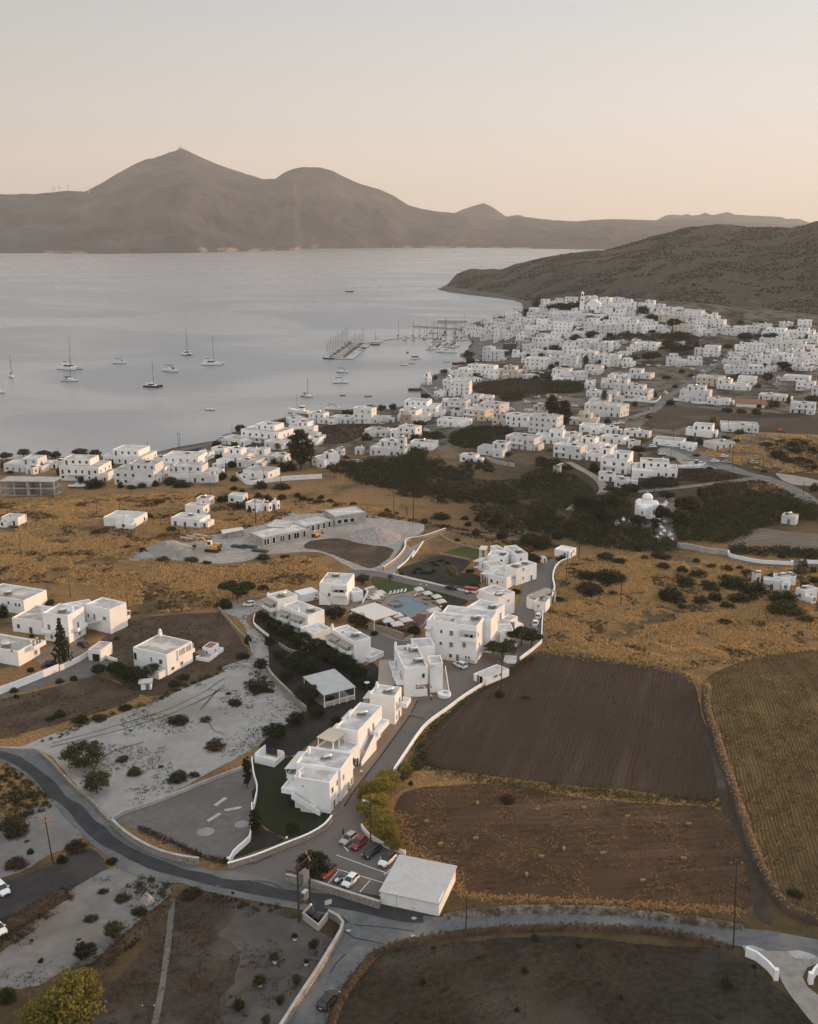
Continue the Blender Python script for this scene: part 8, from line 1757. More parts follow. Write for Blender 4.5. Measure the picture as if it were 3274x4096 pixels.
for x, y in ((1510, 425), (1560, 428), (1500, 408)): moor(sea('Z', x, y), R(175), 9, motorboat(14))
def pier(pts, z, mat, label, name='pier', top=-4.3):
 P = [at_z(*px(*(p if isinstance(p[0], str) else (z,) + p)), top) for p in pts]; o = P[0]
 return tag(put(name, MB().prism([(p.x - o.x, p.y - o.y) for p in P], -3, 0).mesh(name, mat), None, (o.x, o.y, top)), label, 'pier')
pier([(108, 296), (300, 270), (420, 285), (600, 300), (560, 335), (400, 326), (110, 308)], 'T', M['concrete'], 'broad grey ferry pier reaching out behind the marina')
pier([(640, 214), (660, 205), (735, 235), (830, 260), (800, 272), (740, 250)], 'Q', M['concrete'], 'stone fishing pier with the moored fishing boat'); pier([(68, 106), (165, 106), (165, 113), (68, 113)], 'X', M['pole'], 'narrow dark jetty sticking out from the quay wall', 'jetty'); pier([(425, 606), (540, 606), (540, 612), (425, 612)], 'T', M['pole'], 'thin wooden jetty by the harbour shore', 'jetty')
# poles and wires
POL = []; TOPS = {}
def pole(z, xb, yb, xt, yt, label=None, arm=None, lamp=False, r=.13):
 u, v = px(z, xb, yb); P = gr(u, v); ut, vt = px(z, xt, yt)
 tp = at_y(ut, vt, P.y); h = max(3.5, min(16, tp.z - P.z)); lean = tp.x - P.x
 t = thing('utility_pole', label, 'pole', (P.x, P.y, P.z), 0, 'utility poles')
 part('shaft', MB().tube([(0, 0, -.5), (lean * .5, 0, h * .5), (lean, 0, h)], [r, r * .85, r * .7], 8), M['pole'], t)
 if arm:
  part('crossarm', MB().box(lean - 1.0, -.07, h - .45, lean + 1.0, .07, h - .32), M['pole'], t)
  for k in (-.85, 0, .85): part('insulator', MB().lathe([(.05, 0), (.09, .06), (.05, .14), (.02, .2)], 8, (lean + k, 0, h - .32)), M['frame'], t)
 if lamp:
  part('lamp_arm', MB().tube([(lean, 0, h * .86), (lean - 1.0, -.2, h * .9)], .04, 6), M['metal'], t); part('lamp_head', MB().box(lean - 1.45, -.32, h * .885, lean - .95, -.08, h * .91), M['frame'], t)
 TOPS[(z, xb, yb)] = Vector((P.x + lean, P.y, P.z + h - .3))
 if not label: POL.append((t, u, v, 'wooden utility pole'))
 return t
u1 = px('V', 1567, 1652);
pole('S', *px('D', 1055, 1165), *u1, 'very tall leaning pole beside the white gateway wall', True); pole('C', 505, 1022, 515, 725, 'thin dark pole at the road edge beside the garage shed'); pole('I', 1190, 1650, 1185, 1182, 'lamp pole rising out of the yellow-green bushes', None, True)
pole('G', 1485, 1400, 1502, 1092, 'pole in the ploughed field edge carrying the wires', True); pole('A', 1150, 1725, 1136, 1562, 'pole top poking up at the bottom edge of the dry plot', True)
P = g('A', 408, 478); tp = at_y(*px('A', 345, 130), P.y); h = tp.z - P.z; ln = tp.x - P.x
t = thing('utility_pole', 'leaning pole with a tangle of copper-lit crossarms beside the asphalt lot', 'pole', (P.x, P.y, P.z)); part('shaft', MB().tube([(0, 0, -.5), (ln, 0, h)], [.15, .1], 8), M['pole'], t)
for k, (a, zz, l) in enumerate(((.5, -.2, 1.6), (.5, -1.0, 1.4), (2.2, -.6, 1.1), (.9, -1.6, 1.0))): part('crossarm', MB().box(-l, -.06, -.06, l, .06, .06), M['copper'], t, loc=(ln, 0, h + zz), rz=a)
for txt in ('H 990 890 1000 585;H 1145 560 1165 260;H 1268 350 1290 55;H 1682 792 1692 577;O 105 460 105 270;O 625 552 630 350;O 1103 312 1112 150 a;O 52 402 52 355;Q 425 842 410 650;Q 552 842 552 690;Q 190 772 190 640;Q 1470 1002 1470 772;Q 990 742 988 600;Q 110 692 108 590;Q 160 387 160 310;Q 400 462 395 355;Q 1368 277 1368 210;P 205 782 192 620;P 165 1017 150 840;P 920 672 918 560;P 742 692 742 620;P 1612 542 1610 430;P 1455 432 1450 320;P 1135 212 1133 130;P 1150 217 1150 155;P 1372 197 1360 60 a;P 1382 197 1376 64;P 460 257 445 175;Y 195 932 210 725 a;Y 1028 757 1035 600;Y 1178 547 1190 390;Y 990 492 997 370;Y 545 577 553 440 a;Y 285 587 300 445;Y 1275 752 1282 655;Y 1597 1012 1610 862;Y 1633 522 1637 452;Y 797 902 800 772;Y 528 662 530 592;L 325 1012 330 860;L 25 697 42 482;E 545 172 520 0;E 990 347 970 135;X 877 742 880 650;X 1078 642 1078 530;X 1310 582 1318 500;K 1660 190 1662 60;U 300 610 300 560;U 1255 1000 1258 860;U 975 640 973 550;T 615 680 613 620;T 697 635 698 550;T 785 600 787 545;K 1628 150 1630 110',):
 for s_ in txt.split(';'):
  q = s_.split(); pole(q[0], *map(float, q[1:5]), None, len(q) > 5)
t = pole('K', 828, 198, 822, 60, 'tall pale lamp mast beside the low houses behind the building site', None, True, .2)
def cable(a, b_, label, sag=1.2, r=.022):
 pts = [a.lerp(b_, k / 10) - Vector((0, 0, sag * (1 - (2 * k / 10 - 1) ** 2))) - a for k in range(11)]
 tag(put('overhead_wire', MB().tube(pts, r, 4).mesh('overhead_wire', M['black']), None, a), label, 'wire')
TI, TG, TH1, TH2 = TOPS[('I', 1190, 1650)], TOPS[('G', 1485, 1400)], TOPS[('H', 990, 890)], TOPS[('H', 1145, 560)]
cable(TI, TG, 'overhead wire from the bush lamp pole to the field pole', 1.5); cable(TG + Vector((.5, 0, 0)), TH1, 'wire sagging over the pines from the field pole to the hut pole', 1.2, .03); cable(TG - Vector((.5, 0, 0)), TH1 - Vector((.3, 0, 0)), 'second wire over the pines beside the first', 1.0, .03); cable(TH1, TH2, 'overhead wire between the hut pole and the next pole uphill', 1.0); cable(TH2, TOPS[('H', 1268, 350)], 'overhead wire to the pole by the white storehouse', .8)
Pa, Pb = g('B', 762, 935), g('B', 852, 852); ta, tb = at_y(*px('B', 745, 495), Pa.y), at_y(*px('B', 828, 415), Pb.y); ha = ta.z; hb = tb.z
t = thing('transformer_pole', 'pair of wooden poles joined by crossarms carrying a transformer above the bins', 'pole', (Pa.x, Pa.y, 0)); dv = Vector((Pb.x - Pa.x, Pb.y - Pa.y, 0)); aa = math.atan2(dv.y, dv.x); dl = dv.length
part('pole', MB().tube([(0, 0, -.5), (ta.x - Pa.x, 0, ha)], [.2, .15], 8), M['pole'], t); part('pole', MB().tube([(dv.x, dv.y, -.5), (tb.x - Pa.x, dv.y, hb)], [.2, .15], 8), M['pole'], t)
ov = Vector((ta.x - Pa.x, 0, 0))
for zz, ex in ((ha - .4, .6), (ha * .62, .1), (ha * .40, .1), (ha * .30, .1)): part('crossarm', MB().box(-ex, -.12, -.1, dl + ex, .12, .1), M['pole'], t, loc=(ov.x * zz / ha, 0, zz), rz=aa)
part('crossarm', MB().box(-1.6, -.08, -.08, 1.6, .08, .08), M['copper'], t, loc=(tb.x - Pa.x, dv.y, hb - .3), rz=aa + .9)
tr = part('transformer', MB().box(dl * .28, -.5, 0, dl * .75, .5, 1.7), M['shut_grey'], t, loc=(ov.x * .6, 0, ha * .64), rz=aa)
for k in (.36, .5, .64): part('bushing', MB().lathe([(.07, 0), (.12, .1), (.07, .25), (.1, .4), (.04, .5)], 8, (dl * k, 0, 1.7)), M['copper'], tr)
part('cabinet', MB().box(dl * .35, -.35, 0, dl * .72, .35, 1.5), M['metal'], t, loc=(ov.x * .3, 0, ha * .31), rz=aa)
# people
def person(z, x, y, rz, label, top, legs, bend=.15, arm=1.0):
 q = g(z, x, y); t = thing('person', label, 'person', (q.x, q.y, q.z + .13), rz); sk = bpy.data.meshes.new('body'); hip = .92
 f = bend
 J = dict(pel=(0, 0, hip), wai=(f * .3, 0, 1.12), che=(f * .7, 0, 1.36), nek=(f, 0, 1.50), hed=(f * 1.15, 0, 1.62), top=(f * 1.15, 0, 1.72), hl=(0, .10, .88), kl=(.05, .11, .48), al=(-.02, .11, .07), tl=(.13, .12, .03), hr=(0, -.10, .88), kr=(.10, -.11, .49), ar=(.12, -.11, .07), tr=(.27, -.12, .03),
    sl=(f * .9, .19, 1.42), el=(f + .06 * arm, .27, 1.17), wl=(f + .26 * arm, .2, 1.05 + .2 * arm), fl=(f + .34 * arm, .17, 1.06 + .24 * arm), sr=(f * .9, -.19, 1.42), er=(f + .06 * arm, -.27, 1.17), wr=(f + .26 * arm, -.2, 1.05 + .2 * arm), fr=(f + .34 * arm, -.17, 1.06 + .24 * arm))
 rad = dict(pel=.13, wai=.11, che=.135, nek=.05, hed=.09, top=.07, hl=.085, kl=.058, al=.04, tl=.035, hr=.085, kr=.058, ar=.04, tr=.035, sl=.055, el=.042, wl=.03, fl=.03, sr=.055, er=.042, wr=.03, fr=.03)
 nm = list(J); ed = [('pel', 'wai'), ('wai', 'che'), ('che', 'nek'), ('nek', 'hed'), ('hed', 'top'), ('pel', 'hl'), ('hl', 'kl'), ('kl', 'al'), ('al', 'tl'), ('pel', 'hr'), ('hr', 'kr'), ('kr', 'ar'), ('ar', 'tr'), ('che', 'sl'), ('sl', 'el'), ('el', 'wl'), ('wl', 'fl'), ('che', 'sr'), ('sr', 'er'), ('er', 'wr'), ('wr', 'fr')]
 sk.from_pydata([J[k] for k in nm], [(nm.index(a), nm.index(b_)) for a, b_ in ed], []); sk.materials.append(M['skin'])
 o = put('body', sk, t); m_ = o.modifiers.new('skin', 'SKIN');
 for i, k in enumerate(nm): sk.skin_vertices[0].data[i].radius = (rad[k], rad[k])
 sk.skin_vertices[0].data[0].use_root = True; o.modifiers.new('sub', 'SUBSURF').levels = 1; o.modifiers['sub'].render_levels = 2
 def ring(p, rx, ry, n=14): return [(p[0] + rx * math.cos(6.2832 * k / n), p[1] + ry * math.sin(6.2832 * k / n), p[2]) for k in range(n)]
 sh = MB().loft([ring((0, 0, .78), .20, .21), ring((f * .15, 0, 1.0), .165, .19), ring((f * .4, 0, 1.18), .15, .175), ring((f * .75, 0, 1.38), .165, .22), ring((f * .95, 0, 1.49), .08, .10)]); part('shirt', sh, M[top], t, True)
 for s_ in 'lr': part('sleeve', MB().tube([J['s' + s_], J['e' + s_], Vector(J['e' + s_]).lerp(Vector(J['w' + s_]), .5)], [.085, .065, .055], 9), M[top], t, True)
 for s_ in 'lr': part('trouser_leg', MB().tube([(0, J['h' + s_][1] * .9, .9), J['k' + s_], (J['a' + s_][0], J['a' + s_][1], .12)], [.115, .082, .06], 10), M[legs], t, True); part('shoe', MB().tube([(J['a' + s_][0] - .04, J['a' + s_][1], .05), (J['t' + s_][0] + .02, J['t' + s_][1], .04)], [.055, .05], 8), M['black'], t, True)
 part('hair', MB().lathe([(.05, -.16), (.105, -.06), (.118, .03), (.10, .10), (.04, .14)], 14, (J['hed'][0] - .03, 0, 1.66)), M['hair'], t, True)
 return t
person('G', 806, 1478, R(200), 'person with dark hair, pale top and dark trousers walking below the hotel lettering', 'cloth_light', 'cloth_dark', .22)
person('I', 918, 1592, R(-40), 'person in dark clothes standing beside the beige-silver car', 'cloth_dark', 'cloth_dark', .05, .3)
# pool, sunshades, loungers, tables
o0 = PP[0]; t = thing('swimming_pool', 'curved blue swimming pool with pale rim beside the round whirlpool', 'pool', (o0.x, o0.y, 0)); C = catmull(PP, True, .8)
bm = bmesh.new(); vs = [bm.verts.new((p.x - o0.x, p.y - o0.y, .155)) for p in C]; es = [bm.edges.new((vs[i], vs[(i + 1) % len(vs)])) for i in range(len(vs))]; bmesh.ops.triangle_fill(bm, use_beauty=True, edges=es, normal=(0, 0, 1))
for f_ in bm.faces:
 f_.normal_update()
 if f_.normal.z < 0: f_.normal_flip()
me = bpy.data.meshes.new('water'); bm.to_mesh(me); bm.free(); me.materials.append(M['pool']); put('water', me, t)
n = len(C); vs = []
ctr = sum((Vector(p) for p in C), Vector((0, 0))) / n
for i, p in enumerate(C):
 dd = (C[(i + 1) % n] - C[i - 1]).normalized(); q = Vector((-dd.y, dd.x))
 if q.dot(p - ctr) < 0: q = -q
 for off, z in ((-.05, .12), (-.05, .24), (.45, .24), (.45, .08)): vs.append((p.x + q.x * off - o0.x, p.y + q.y * off - o0.y, z))
part('coping', MB().add(vs, [(4 * i + k, 4 * i + k + 1, 4 * ((i + 1) % n) + k + 1, 4 * ((i + 1) % n) + k) for i in range(n) for k in range(3)]), M['deck'], t)
q = g('G', 447, 535); t = thing('whirlpool', 'round raised whirlpool tub set at the corner of the swimming pool', 'hot tub', (q.x, q.y, .1)); part('rim', MB().lathe([(2.3, 0), (2.3, .62), (1.75, .62), (1.72, .3)], 32), M['deck'], t); part('water', MB().lathe([(1.73, .40), (.01, .42)], 32), M['pool'], t)
def sunshade(z, x, y, w, h, n, sz=4, label=None):
 q = g(z, x, y); t = thing('sunshade', label, 'parasol', (q.x, q.y, q.z + .12), rng.uniform(.2, .5), 'white parasols of the hotel'); r = w / 2 * (1.414 if sz == 4 else 1)
 a0 = math.pi / 4 if sz == 4 else 0
 ring = [(r * math.cos(a0 + 6.2832 * k / sz), r * math.sin(a0 + 6.2832 * k / sz), h - .75) for k in range(sz)]
 low = [(x_, y_, z_ - .22) for x_, y_, z_ in ring]
 part('canopy', MB().add(low + ring + [(0, 0, h)], [(k, (k + 1) % sz, sz + (k + 1) % sz, sz + k) for k in range(sz)] + [(sz + k, sz + (k + 1) % sz, 2 * sz) for k in range(sz)]), M['canvas'], t); part('pole', MB().tube([(0, 0, 0), (0, 0, h - .02)], .05, 7), M['frame'], t); part('base', MB().box(-.35, -.35, 0, .35, .35, .12), M['concrete'], t)
 return t
for i, (x, y) in enumerate(((372, 775), (462, 725), (465, 812), (552, 770))): sunshade('G', x, y, 3.3, 3.4, 4, 4, ('leftmost', 'rearmost', 'front', 'rightmost')[i] + ' of the four big square white parasols beside the pool bar')
for i, (x, y) in enumerate(((303, 470), (283, 495), (252, 525), (765, 478), (856, 512), (902, 560), (682, 440), (848, 640), (808, 655))): sunshade('G', x, y, 2.7, 2.55, 8, 4, ('white parasol farthest from the bar on the left pool side', 'middle white parasol on the left pool side', 'white parasol nearest the bar on the left pool side', 'first white parasol on the dark lawn right of the pool', 'middle white parasol on the dark lawn', 'third white parasol on the dark lawn, nearest the hotel', 'white parasol behind the pool between the two lawns', 'white parasol right of the pool near the hotel block', 'white parasol at the near right edge of the pool')[i])
def lounger_():
 t = thing('sun_lounger', None, 'sun lounger'); part('frame', MB().box(-.95, -.33, .22, .95, .33, .30), M['wood'], t); part('mattress', MB().box(-.95, -.31, .305, .30, .31, .40), M['canvas'], t); part('backrest', MB().add([(.3, -.31, .32), (.3, .31, .32), (1.0, .31, .78), (1.0, -.31, .78), (.3, -.31, .42), (.3, .31, .42), (.95, .31, .88), (.95, -.31, .88)], [(0, 3, 2, 1), (4, 5, 6, 7), (0, 1, 5, 4), (1, 2, 6, 5), (2, 3, 7, 6), (3, 0, 4, 7)]), M['canvas'], t)
 for x in (-.85, .85):
  for y in (-.28, .28): part('leg', MB().box(x - .04, y - .04, 0, x + .04, y + .04, .22), M['wood'], t)
 return t
LG = lounger_(); first = True
for i, (x, y, a) in enumerate(((398, 440, 75), (437, 434, 75), (473, 427, 75), (507, 420, 75), (545, 417, 75), (190, 490, 175), (210, 470, 175), (320, 470, 165), (312, 485, 165), (300, 500, 165), (288, 518, 165), (740, 488, 240), (775, 492, 240), (650, 455, 60), (692, 448, 60), (826, 520, 250), (855, 530, 250), (880, 545, 250), (890, 575, 255))):
 q = g('G', x, y); o = LG if first else copy_tree(LG); first = False; o.location = (q.x, q.y, .12); o.rotation_euler = (0, 0, R(a)); w = ['first', 'second', 'third', 'fourth', 'fifth', 'sixth', 'seventh']
 o['label'] = ('%s lounger from the left in the row facing the pool lawn' % w[i]) if i < 5 else ('%s sun lounger from the bar side, on the left pool deck' % w[(10 - i)]) if i < 11 else ('%s lounger from the lawn corner, on the right pool deck' % w[i - 11] if i < 18 else 'sun lounger nearest the hotel on the right pool deck'); o['group'] = 'sun loungers round the pool'
def chair_():
 t = thing('patio_chair', None, 'chair'); part('seat', MB().box(-.22, -.22, .42, .22, .22, .47), M['wood'], t); part('backrest', MB().box(-.22, .18, .5, .22, .22, .9), M['wood'], t)
 for x in (-.19, .19):
  for y in (-.19, .19): part('leg', MB().box(x - .02, y - .02, 0, x + .02, y + .02, .42), M['wood'], t)
 return t
def table_():
 t = thing('patio_table', None, 'table'); part('tabletop', MB().box(-.45, -.45, .70, .45, .45, .75), M['wood'], t); part('pedestal', MB().lathe([(.25, 0), (.25, .03), (.04, .05), (.04, .70)], 10), M['black'], t); return t
CH, TB = chair_(), table_(); f1 = True
for i, (x, y) in enumerate(((600, 770), (545, 795), (420, 785), (330, 760), (640, 735), (520, 740), (400, 730))):
 q = g('G', x, y); o = TB if i == 0 else copy_tree(TB); o.location = (q.x, q.y, .13); o.rotation_euler = (0, 0, .4); o['label'] = 'small square wooden table on the red terrace under the big parasols'; o['group'] = 'terrace tables'
 for k in range(4):
  c = CH if f1 else copy_tree(CH); f1 = False; a = .4 + k * math.pi / 2; c.location = (q.x + .75 * math.cos(a), q.y + .75 * math.sin(a), .13); c.rotation_euler = (0, 0, a - math.pi / 2); c['label'] = 'brown wooden chair at a table on the red pool terrace'; c['group'] = 'terrace chairs'
# lamps, bins, signs, bales, pots
def globe_lamp(z, x, y, h, label, lift=.12):
 q = g(z, x, y); t = thing('garden_lamp', label, 'lamp', (q.x, q.y, q.z + lift), 0, 'globe lamps'); part('post', MB().lathe([(.12, 0), (.06, .08), (.05, h - .1)], 8), M['black'], t); part('globe', MB().lathe([(.04, h - .12), (.2, h), (.24, h + .16), (.2, h + .32), (.05, h + .42)], 14), M['globe'], t, True)
for i, (x, y) in enumerate(((1250, 640), (1160, 778), (1097, 990), (997, 1132), (1318, 548))): globe_lamp('I', x, y, .75, ['white bollard lamp beside the stair of the second guest house', 'white bollard lamp at the foot of the outside stair', 'white bollard lamp near the low bushy palm', 'white bollard lamp nearest the car park', 'white bollard lamp between second and third guest houses'][i])
for x, y, h, l in ((668, 345, 1.35, 'big globe lamp on the curved wall where it meets the shaded bed'), (218, 505, 1.4, 'globe lamp on the end of the hotel wall at the road'), (863, 560, 2.6, 'globe lamp on a post before the car park tree'), (852, 880, 1.7, 'small globe lamp by the rubbish bins')): globe_lamp('B', x, y, h, l)
for x, y, l in ((696, 385, 'globe lamp behind the pool at the lawn corner'), (756, 395, 'second globe lamp behind the pool by the dark lawn'), (278, 212, 'left globe lamp at the lane entrance'), (331, 205, 'right globe lamp at the lane entrance')): globe_lamp('G', x, y, 1.4, l)
for i, (x, y) in enumerate(((855, 905), (905, 935))):
 q = g('B', x, y); t = thing('rubbish_bin', ('left' if i == 0 else 'right') + ' black wheeled rubbish bin inside the angular wall', 'bin', (q.x, q.y, .12), R(-30)); part('body', MB().loft([[(-.5, -.45, .15), (.5, -.45, .15), (.5, .45, .15), (-.5, .45, .15)], [(-.62, -.55, 1.05), (.62, -.55, 1.05), (.62, .55, 1.05), (-.62, .55, 1.05)]]), M['black'], t); part('lid', MB().loft([[(-.66, -.6, 1.06), (.66, -.6, 1.06), (.66, .6, 1.06), (-.66, .6, 1.06)], [(-.6, -.3, 1.25), (.6, -.3, 1.25), (.6, .5, 1.25), (-.6, .5, 1.25)]]), M['black'], t)
 for sx in (-.45, .45): part('wheel', MB().tube([(sx, -.5, .12), (sx, -.4, .12)], .12, 10), M['rubber'], t)
q = g('B', 985, 893); t = thing('road_sign', 'pale rectangular board on a thin post at the junction corner', 'sign', (q.x, q.y, 1.2), R(25)); part('post', MB().tube([(0, 0, -1.2), (0, 0, 2.2)], .04, 6), M['metal'], t); part('board', MB().box(-.62, -.09, 1.25, .62, -.045, 2.1), M['cream'], t)
for x, y, l in ((143, 742, 'thin sign post with small red round plate by the road'), (258, 790, 'small dark sign post by the roadside weeds')):
 q = g('B', x, y); t = thing('road_sign', l, 'sign', (q.x, q.y, 0)); part('post', MB().tube([(0, 0, 0), (0, 0, 2.3)], .035, 6), M['metal'], t); part('plate', MB().tube([(0, -.06, 2.1), (0, -.04, 2.1)], .3, 16), M['copper'] if x < 200 else M['black'], t)
for i, (z, x, y, a) in enumerate((('C', 595, 32, 80), ('C', 1055, 80, 10), ('C', 1410, 68, 0), ('C', 582, 302, 20), ('C', 1255, 380, 70), ('C', 1555, 415, 10), ('C', 1085, 442, 0), ('C', 972, 580, 85), ('C', 205, 172, 30), ('C', 310, 345, 40), ('D', 218, 140, 0), ('D', 660, 470, 0), ('D', 338, 645, 10), ('D', 700, 198, 0))):
 q = g(z, x, y)
 o = put('hay_bale', MB().loft([[(-.85, -.40, .02), (-.85, .40, .02), (-.85, .40, .70), (-.85, -.40, .70)], [(-.4, -.44, 0), (-.4, .44, 0), (-.4, .44, .76), (-.4, -.44, .76)], [(.4, -.44, 0), (.4, .44, 0), (.4, .44, .74), (.4, -.44, .74)], [(.85, -.40, .02), (.85, .40, .02), (.85, .40, .70), (.85, -.40, .70)]]).mesh('hay_bale', M['hay']), None, (q.x, q.y, .06), R(a), .6)
 tag(o, ['hay bale at the top edge of the stubble, left end', 'hay bale right of the dry brush clump', 'hay bale near the top right of the stubble', 'hay bale left of centre in the stubble field', 'upright-lying bale in the middle of the stubble', 'bright hay bale right of the middle bale', 'half-flattened bale below the middle of the stubble', 'narrow-looking bale low in the middle of the field', 'loose bale at the curved left end of the field', 'loose bale just above the garage roof edge', 'dark bale in the upper right of the field', 'pale bale farthest right in the field', 'bale lowest on the right near the rocky bank', 'dark bale half sunk at the far right top'][i], 'hay bale', 'hay bales on the stubble')
bush('V', 1070, 1694, 36, 26, 'leaf_brown'); bush('I', 1585, 1090, 60, 60, 'leaf_brown')
for i, (x, y, w, h) in enumerate(((728, 1072, 58, 74), (876, 1135, 95, 74), (575, 1252, 90, 130), (815, 1266, 50, 62), (458, 1426, 115, 140), (742, 1405, 84, 100), (302, 1608, 115, 135), (618, 1562, 86, 112), (510, 1722, 84, 84))):
 q = g('B', x, y); sc = ZONES['B'][2] * slant(q) / F; Wm = w * sc; Hm = h * sc * .95; t = thing('potted_tree', ['small shrub in a white pot nearest the bins', 'wide dark shrub in a pot at the top right of the plot', 'round tree in a white pot left of the middle', 'smallest shrub in a white pot near the pale wall', 'large round tree in a white pot on the left', 'leafy shrub without visible pot near the wall', 'round tree in a dark pot at the lower left', 'upright dark shrub at the lower middle', 'shrub at the bottom edge of the gravel plot'][i], 'potted plant', (q.x, q.y, .05), 0, 'potted trees on the gravel plot')
 part('pot', MB().lathe([(.28, 0), (.36, .5), (.39, .52), (.33, .5), (.3, .4)], 14), M['white' if i in (0, 2, 3, 4) else 'black'], t); part('trunk', MB().tube([(0, 0, .4), (.03, 0, Hm * .6)], [.06, .03], 6), M['bark'], t)
 put('foliage', BUSH[('leaf_dark', 'leaf_pine', 'leaf_olive')[i % 3]][i % 3], t, (0, 0, max(.5, Hm - Wm * .95)), i, (Wm * .55, Wm * .55, Wm * .62))
def heap(z, x, y, w, h, mat, label, name='gravel_heap', seed=1, rough=.25):
 q = g(z, x, y); sc = ZONES[z][2] * slant(q) / F; Rm = w * sc / 2; Hm = h * sc; n = 40; V_ = []
 for i in range(n):
  for j in range(n):
   X = (i / (n - 1) * 2 - 1); Y = (j / (n - 1) * 2 - 1); rr = math.hypot(X, Y); e = max(0, 1 - rr) ** .9
   V_.append((X * Rm, Y * Rm * .9, -.3 + (Hm + .3) * e * (.6 + .8 * float(fbm(X * 2.2 + seed, Y * 2.2, 3))) + e ** .3 * rough * float(fbm(X * 14 + seed, Y * 14, 2))))
 return tag(put(name, fast_mesh(name, np.array(V_), grid_faces(n, n), mat), None, (q.x, q.y + Rm * .3, q.z)), label, 'heap')
heap('K', 350, 350, 300, 60, M['gravel'], 'tallest pale gravel heap at the left end of the building site'); heap('K', 455, 368, 120, 40, M['gravel'], 'smaller pale gravel heap beside the yellow excavator', seed=4); heap('K', 235, 375, 150, 30, M['gravel'], 'low pale gravel heap farthest left on the building site', seed=6)
heap('K', 1450, 275, 300, 42, M['rubble'], 'broad heap of pinkish broken stones on the building site', 'rubble_heap', 7, 1.3); heap('A', 1120, 790, 130, 60, M['rubble'], 'heap of pale stones among the roadside weeds', 'rubble_heap', 8, .7)
for i, (x, y, a) in enumerate(((462, 278, -25), (498, 270, -25), (530, 262, -25), (550, 275, -25))):
 q = g('K', x, y); tag(put('plank_stack', MB().box(-3, -.7, .1, 3, .7, .9).mesh('plank_stack', M['plank'] if i < 3 else M['wood']), None, q, R(a)), ['leftmost stack of pale planks behind the gravel heaps', 'middle stack of pale planks behind the gravel heaps', 'right-hand stack of pale planks behind the gravel heaps', 'brown timber stack next to the excavator'][i], 'plank stack', 'stacks of planks')
for i, (x, y) in enumerate(((740, 318), (790, 318), (850, 340))):
 q = g('K', x, y); o = put('formwork_stack', MB().box(-3, -1, .05, 3, 1, .7).mesh('formwork_stack', M['net']), None, q, R(-20)); tag(o, ['left pile of dark formwork before the concrete building', 'middle pile of dark formwork before the concrete building', 'right pile of dark formwork at the corner of the concrete building'][i], 'material stack', 'formwork piles')
def excavator(z, x, y, rz, sc, label):
 q = g(z, x, y); t = thing('excavator', label, 'excavator', (q.x, q.y, q.z + .05), rz); t.scale = (sc,) * 3
 for sy in (-1.1, 1.1): part('track', MB().loft([[(px_, sy - .28, pz), (px_, sy + .28, pz)][::1] + [(px_, sy + .28, pz + .001)] for px_, pz in ((0, 0),)]) if 0 else MB().prism([(0, 0)] * 0 or [(-1.7, sy - .28), (1.7, sy - .28), (1.9, sy), (1.7, sy + .28), (-1.7, sy + .28), (-1.9, sy)], 0, .8), M['black'], t)
 part('chassis', MB().box(-1.9, -1.2, .85, 1.5, 1.2, 1.75), M['yellow'], t); part('counterweight', MB().box(-2.3, -1.15, .95, -1.92, 1.15, 1.9), M['black'], t); part('engine_cover', MB().box(-1.8, -1.1, 1.76, -.2, .1, 2.2), M['yellow'], t)
 cb = part('cab', MB().loft([[(-.1, .15, 1.76), (1.4, .15, 1.76), (1.4, 1.15, 1.76), (-.1, 1.15, 1.76)], [(-.05, .2, 3.1), (1.1, .2, 3.1), (1.1, 1.1, 3.1), (-.05, 1.1, 3.1)]]), M['frame'], t); part('window', MB().box(.1, .1, 2.1, .95, 1.2, 2.85), M['carglass'], cb)
 part('boom', MB().tube([(1.3, -.3, 1.6), (3.0, -.3, 3.4), (4.6, -.3, 3.2)], [.26, .3, .22], 6), M['yellow'], t); part('arm', MB().tube([(4.5, -.3, 3.3), (5.6, -.3, 1.2)], [.22, .16], 6), M['yellow'], t); part('bucket', MB().loft([[(5.3, -.8, .4), (6.1, -.8, 1.1), (6.1, .2, 1.1), (5.3, .2, .4)], [(5.0, -.8, .9), (5.5, -.8, 1.4), (5.5, .2, 1.4), (5.0, .2, .9)]]), M['black'], t)
excavator('K', 600, 338, R(165), 1.35, 'yellow tracked excavator working beside the pale gravel heaps'); excavator('K', 1146, 262, R(60), .75, 'small yellow digger in front of the concrete building')
GV = []
for i in range(22):
 z = 'L'; x, y = rng.choice(((rng.uniform(560, 720), rng.uniform(270, 330)), (rng.uniform(590, 715), rng.uniform(430, 570)), (rng.uniform(290, 420), rng.uniform(400, 460)), (rng.uniform(560, 720), rng.uniform(380, 430)))); q = g(z, x, y)
 t = thing('tomb', 'small white marble tomb with headstone in the chapel graveyard', 'tomb', (q.x, q.y, q.z + .12), R(rng.uniform(-20, 20)), 'graveyard tombs'); part('slab', MB().box(-.55, -1.1, 0, .55, 1.1, .5), M['white2'], t); part('headstone', MB().box(-.5, 1.11, 0, .5, 1.3, 1.2), M['concrete'], t)
for i, (x, y) in enumerate(((1075, 132), (0, 0))):
 if x:
  q = g('I', 1155, 160); t = thing('satellite_dish', 'white satellite dish beside the third guest house', 'satellite dish', (q.x, q.y, 0)); part('mast', MB().tube([(0, 0, 0), (0, 0, 2.2)], .04, 6), M['metal'], t); part('dish', MB().lathe([(.02, 0), (.45, .1), (.7, .26), (.72, .25), (.45, .06), (.03, -.04)], 16, (0, 0, 2.2)), M['frame'], t)
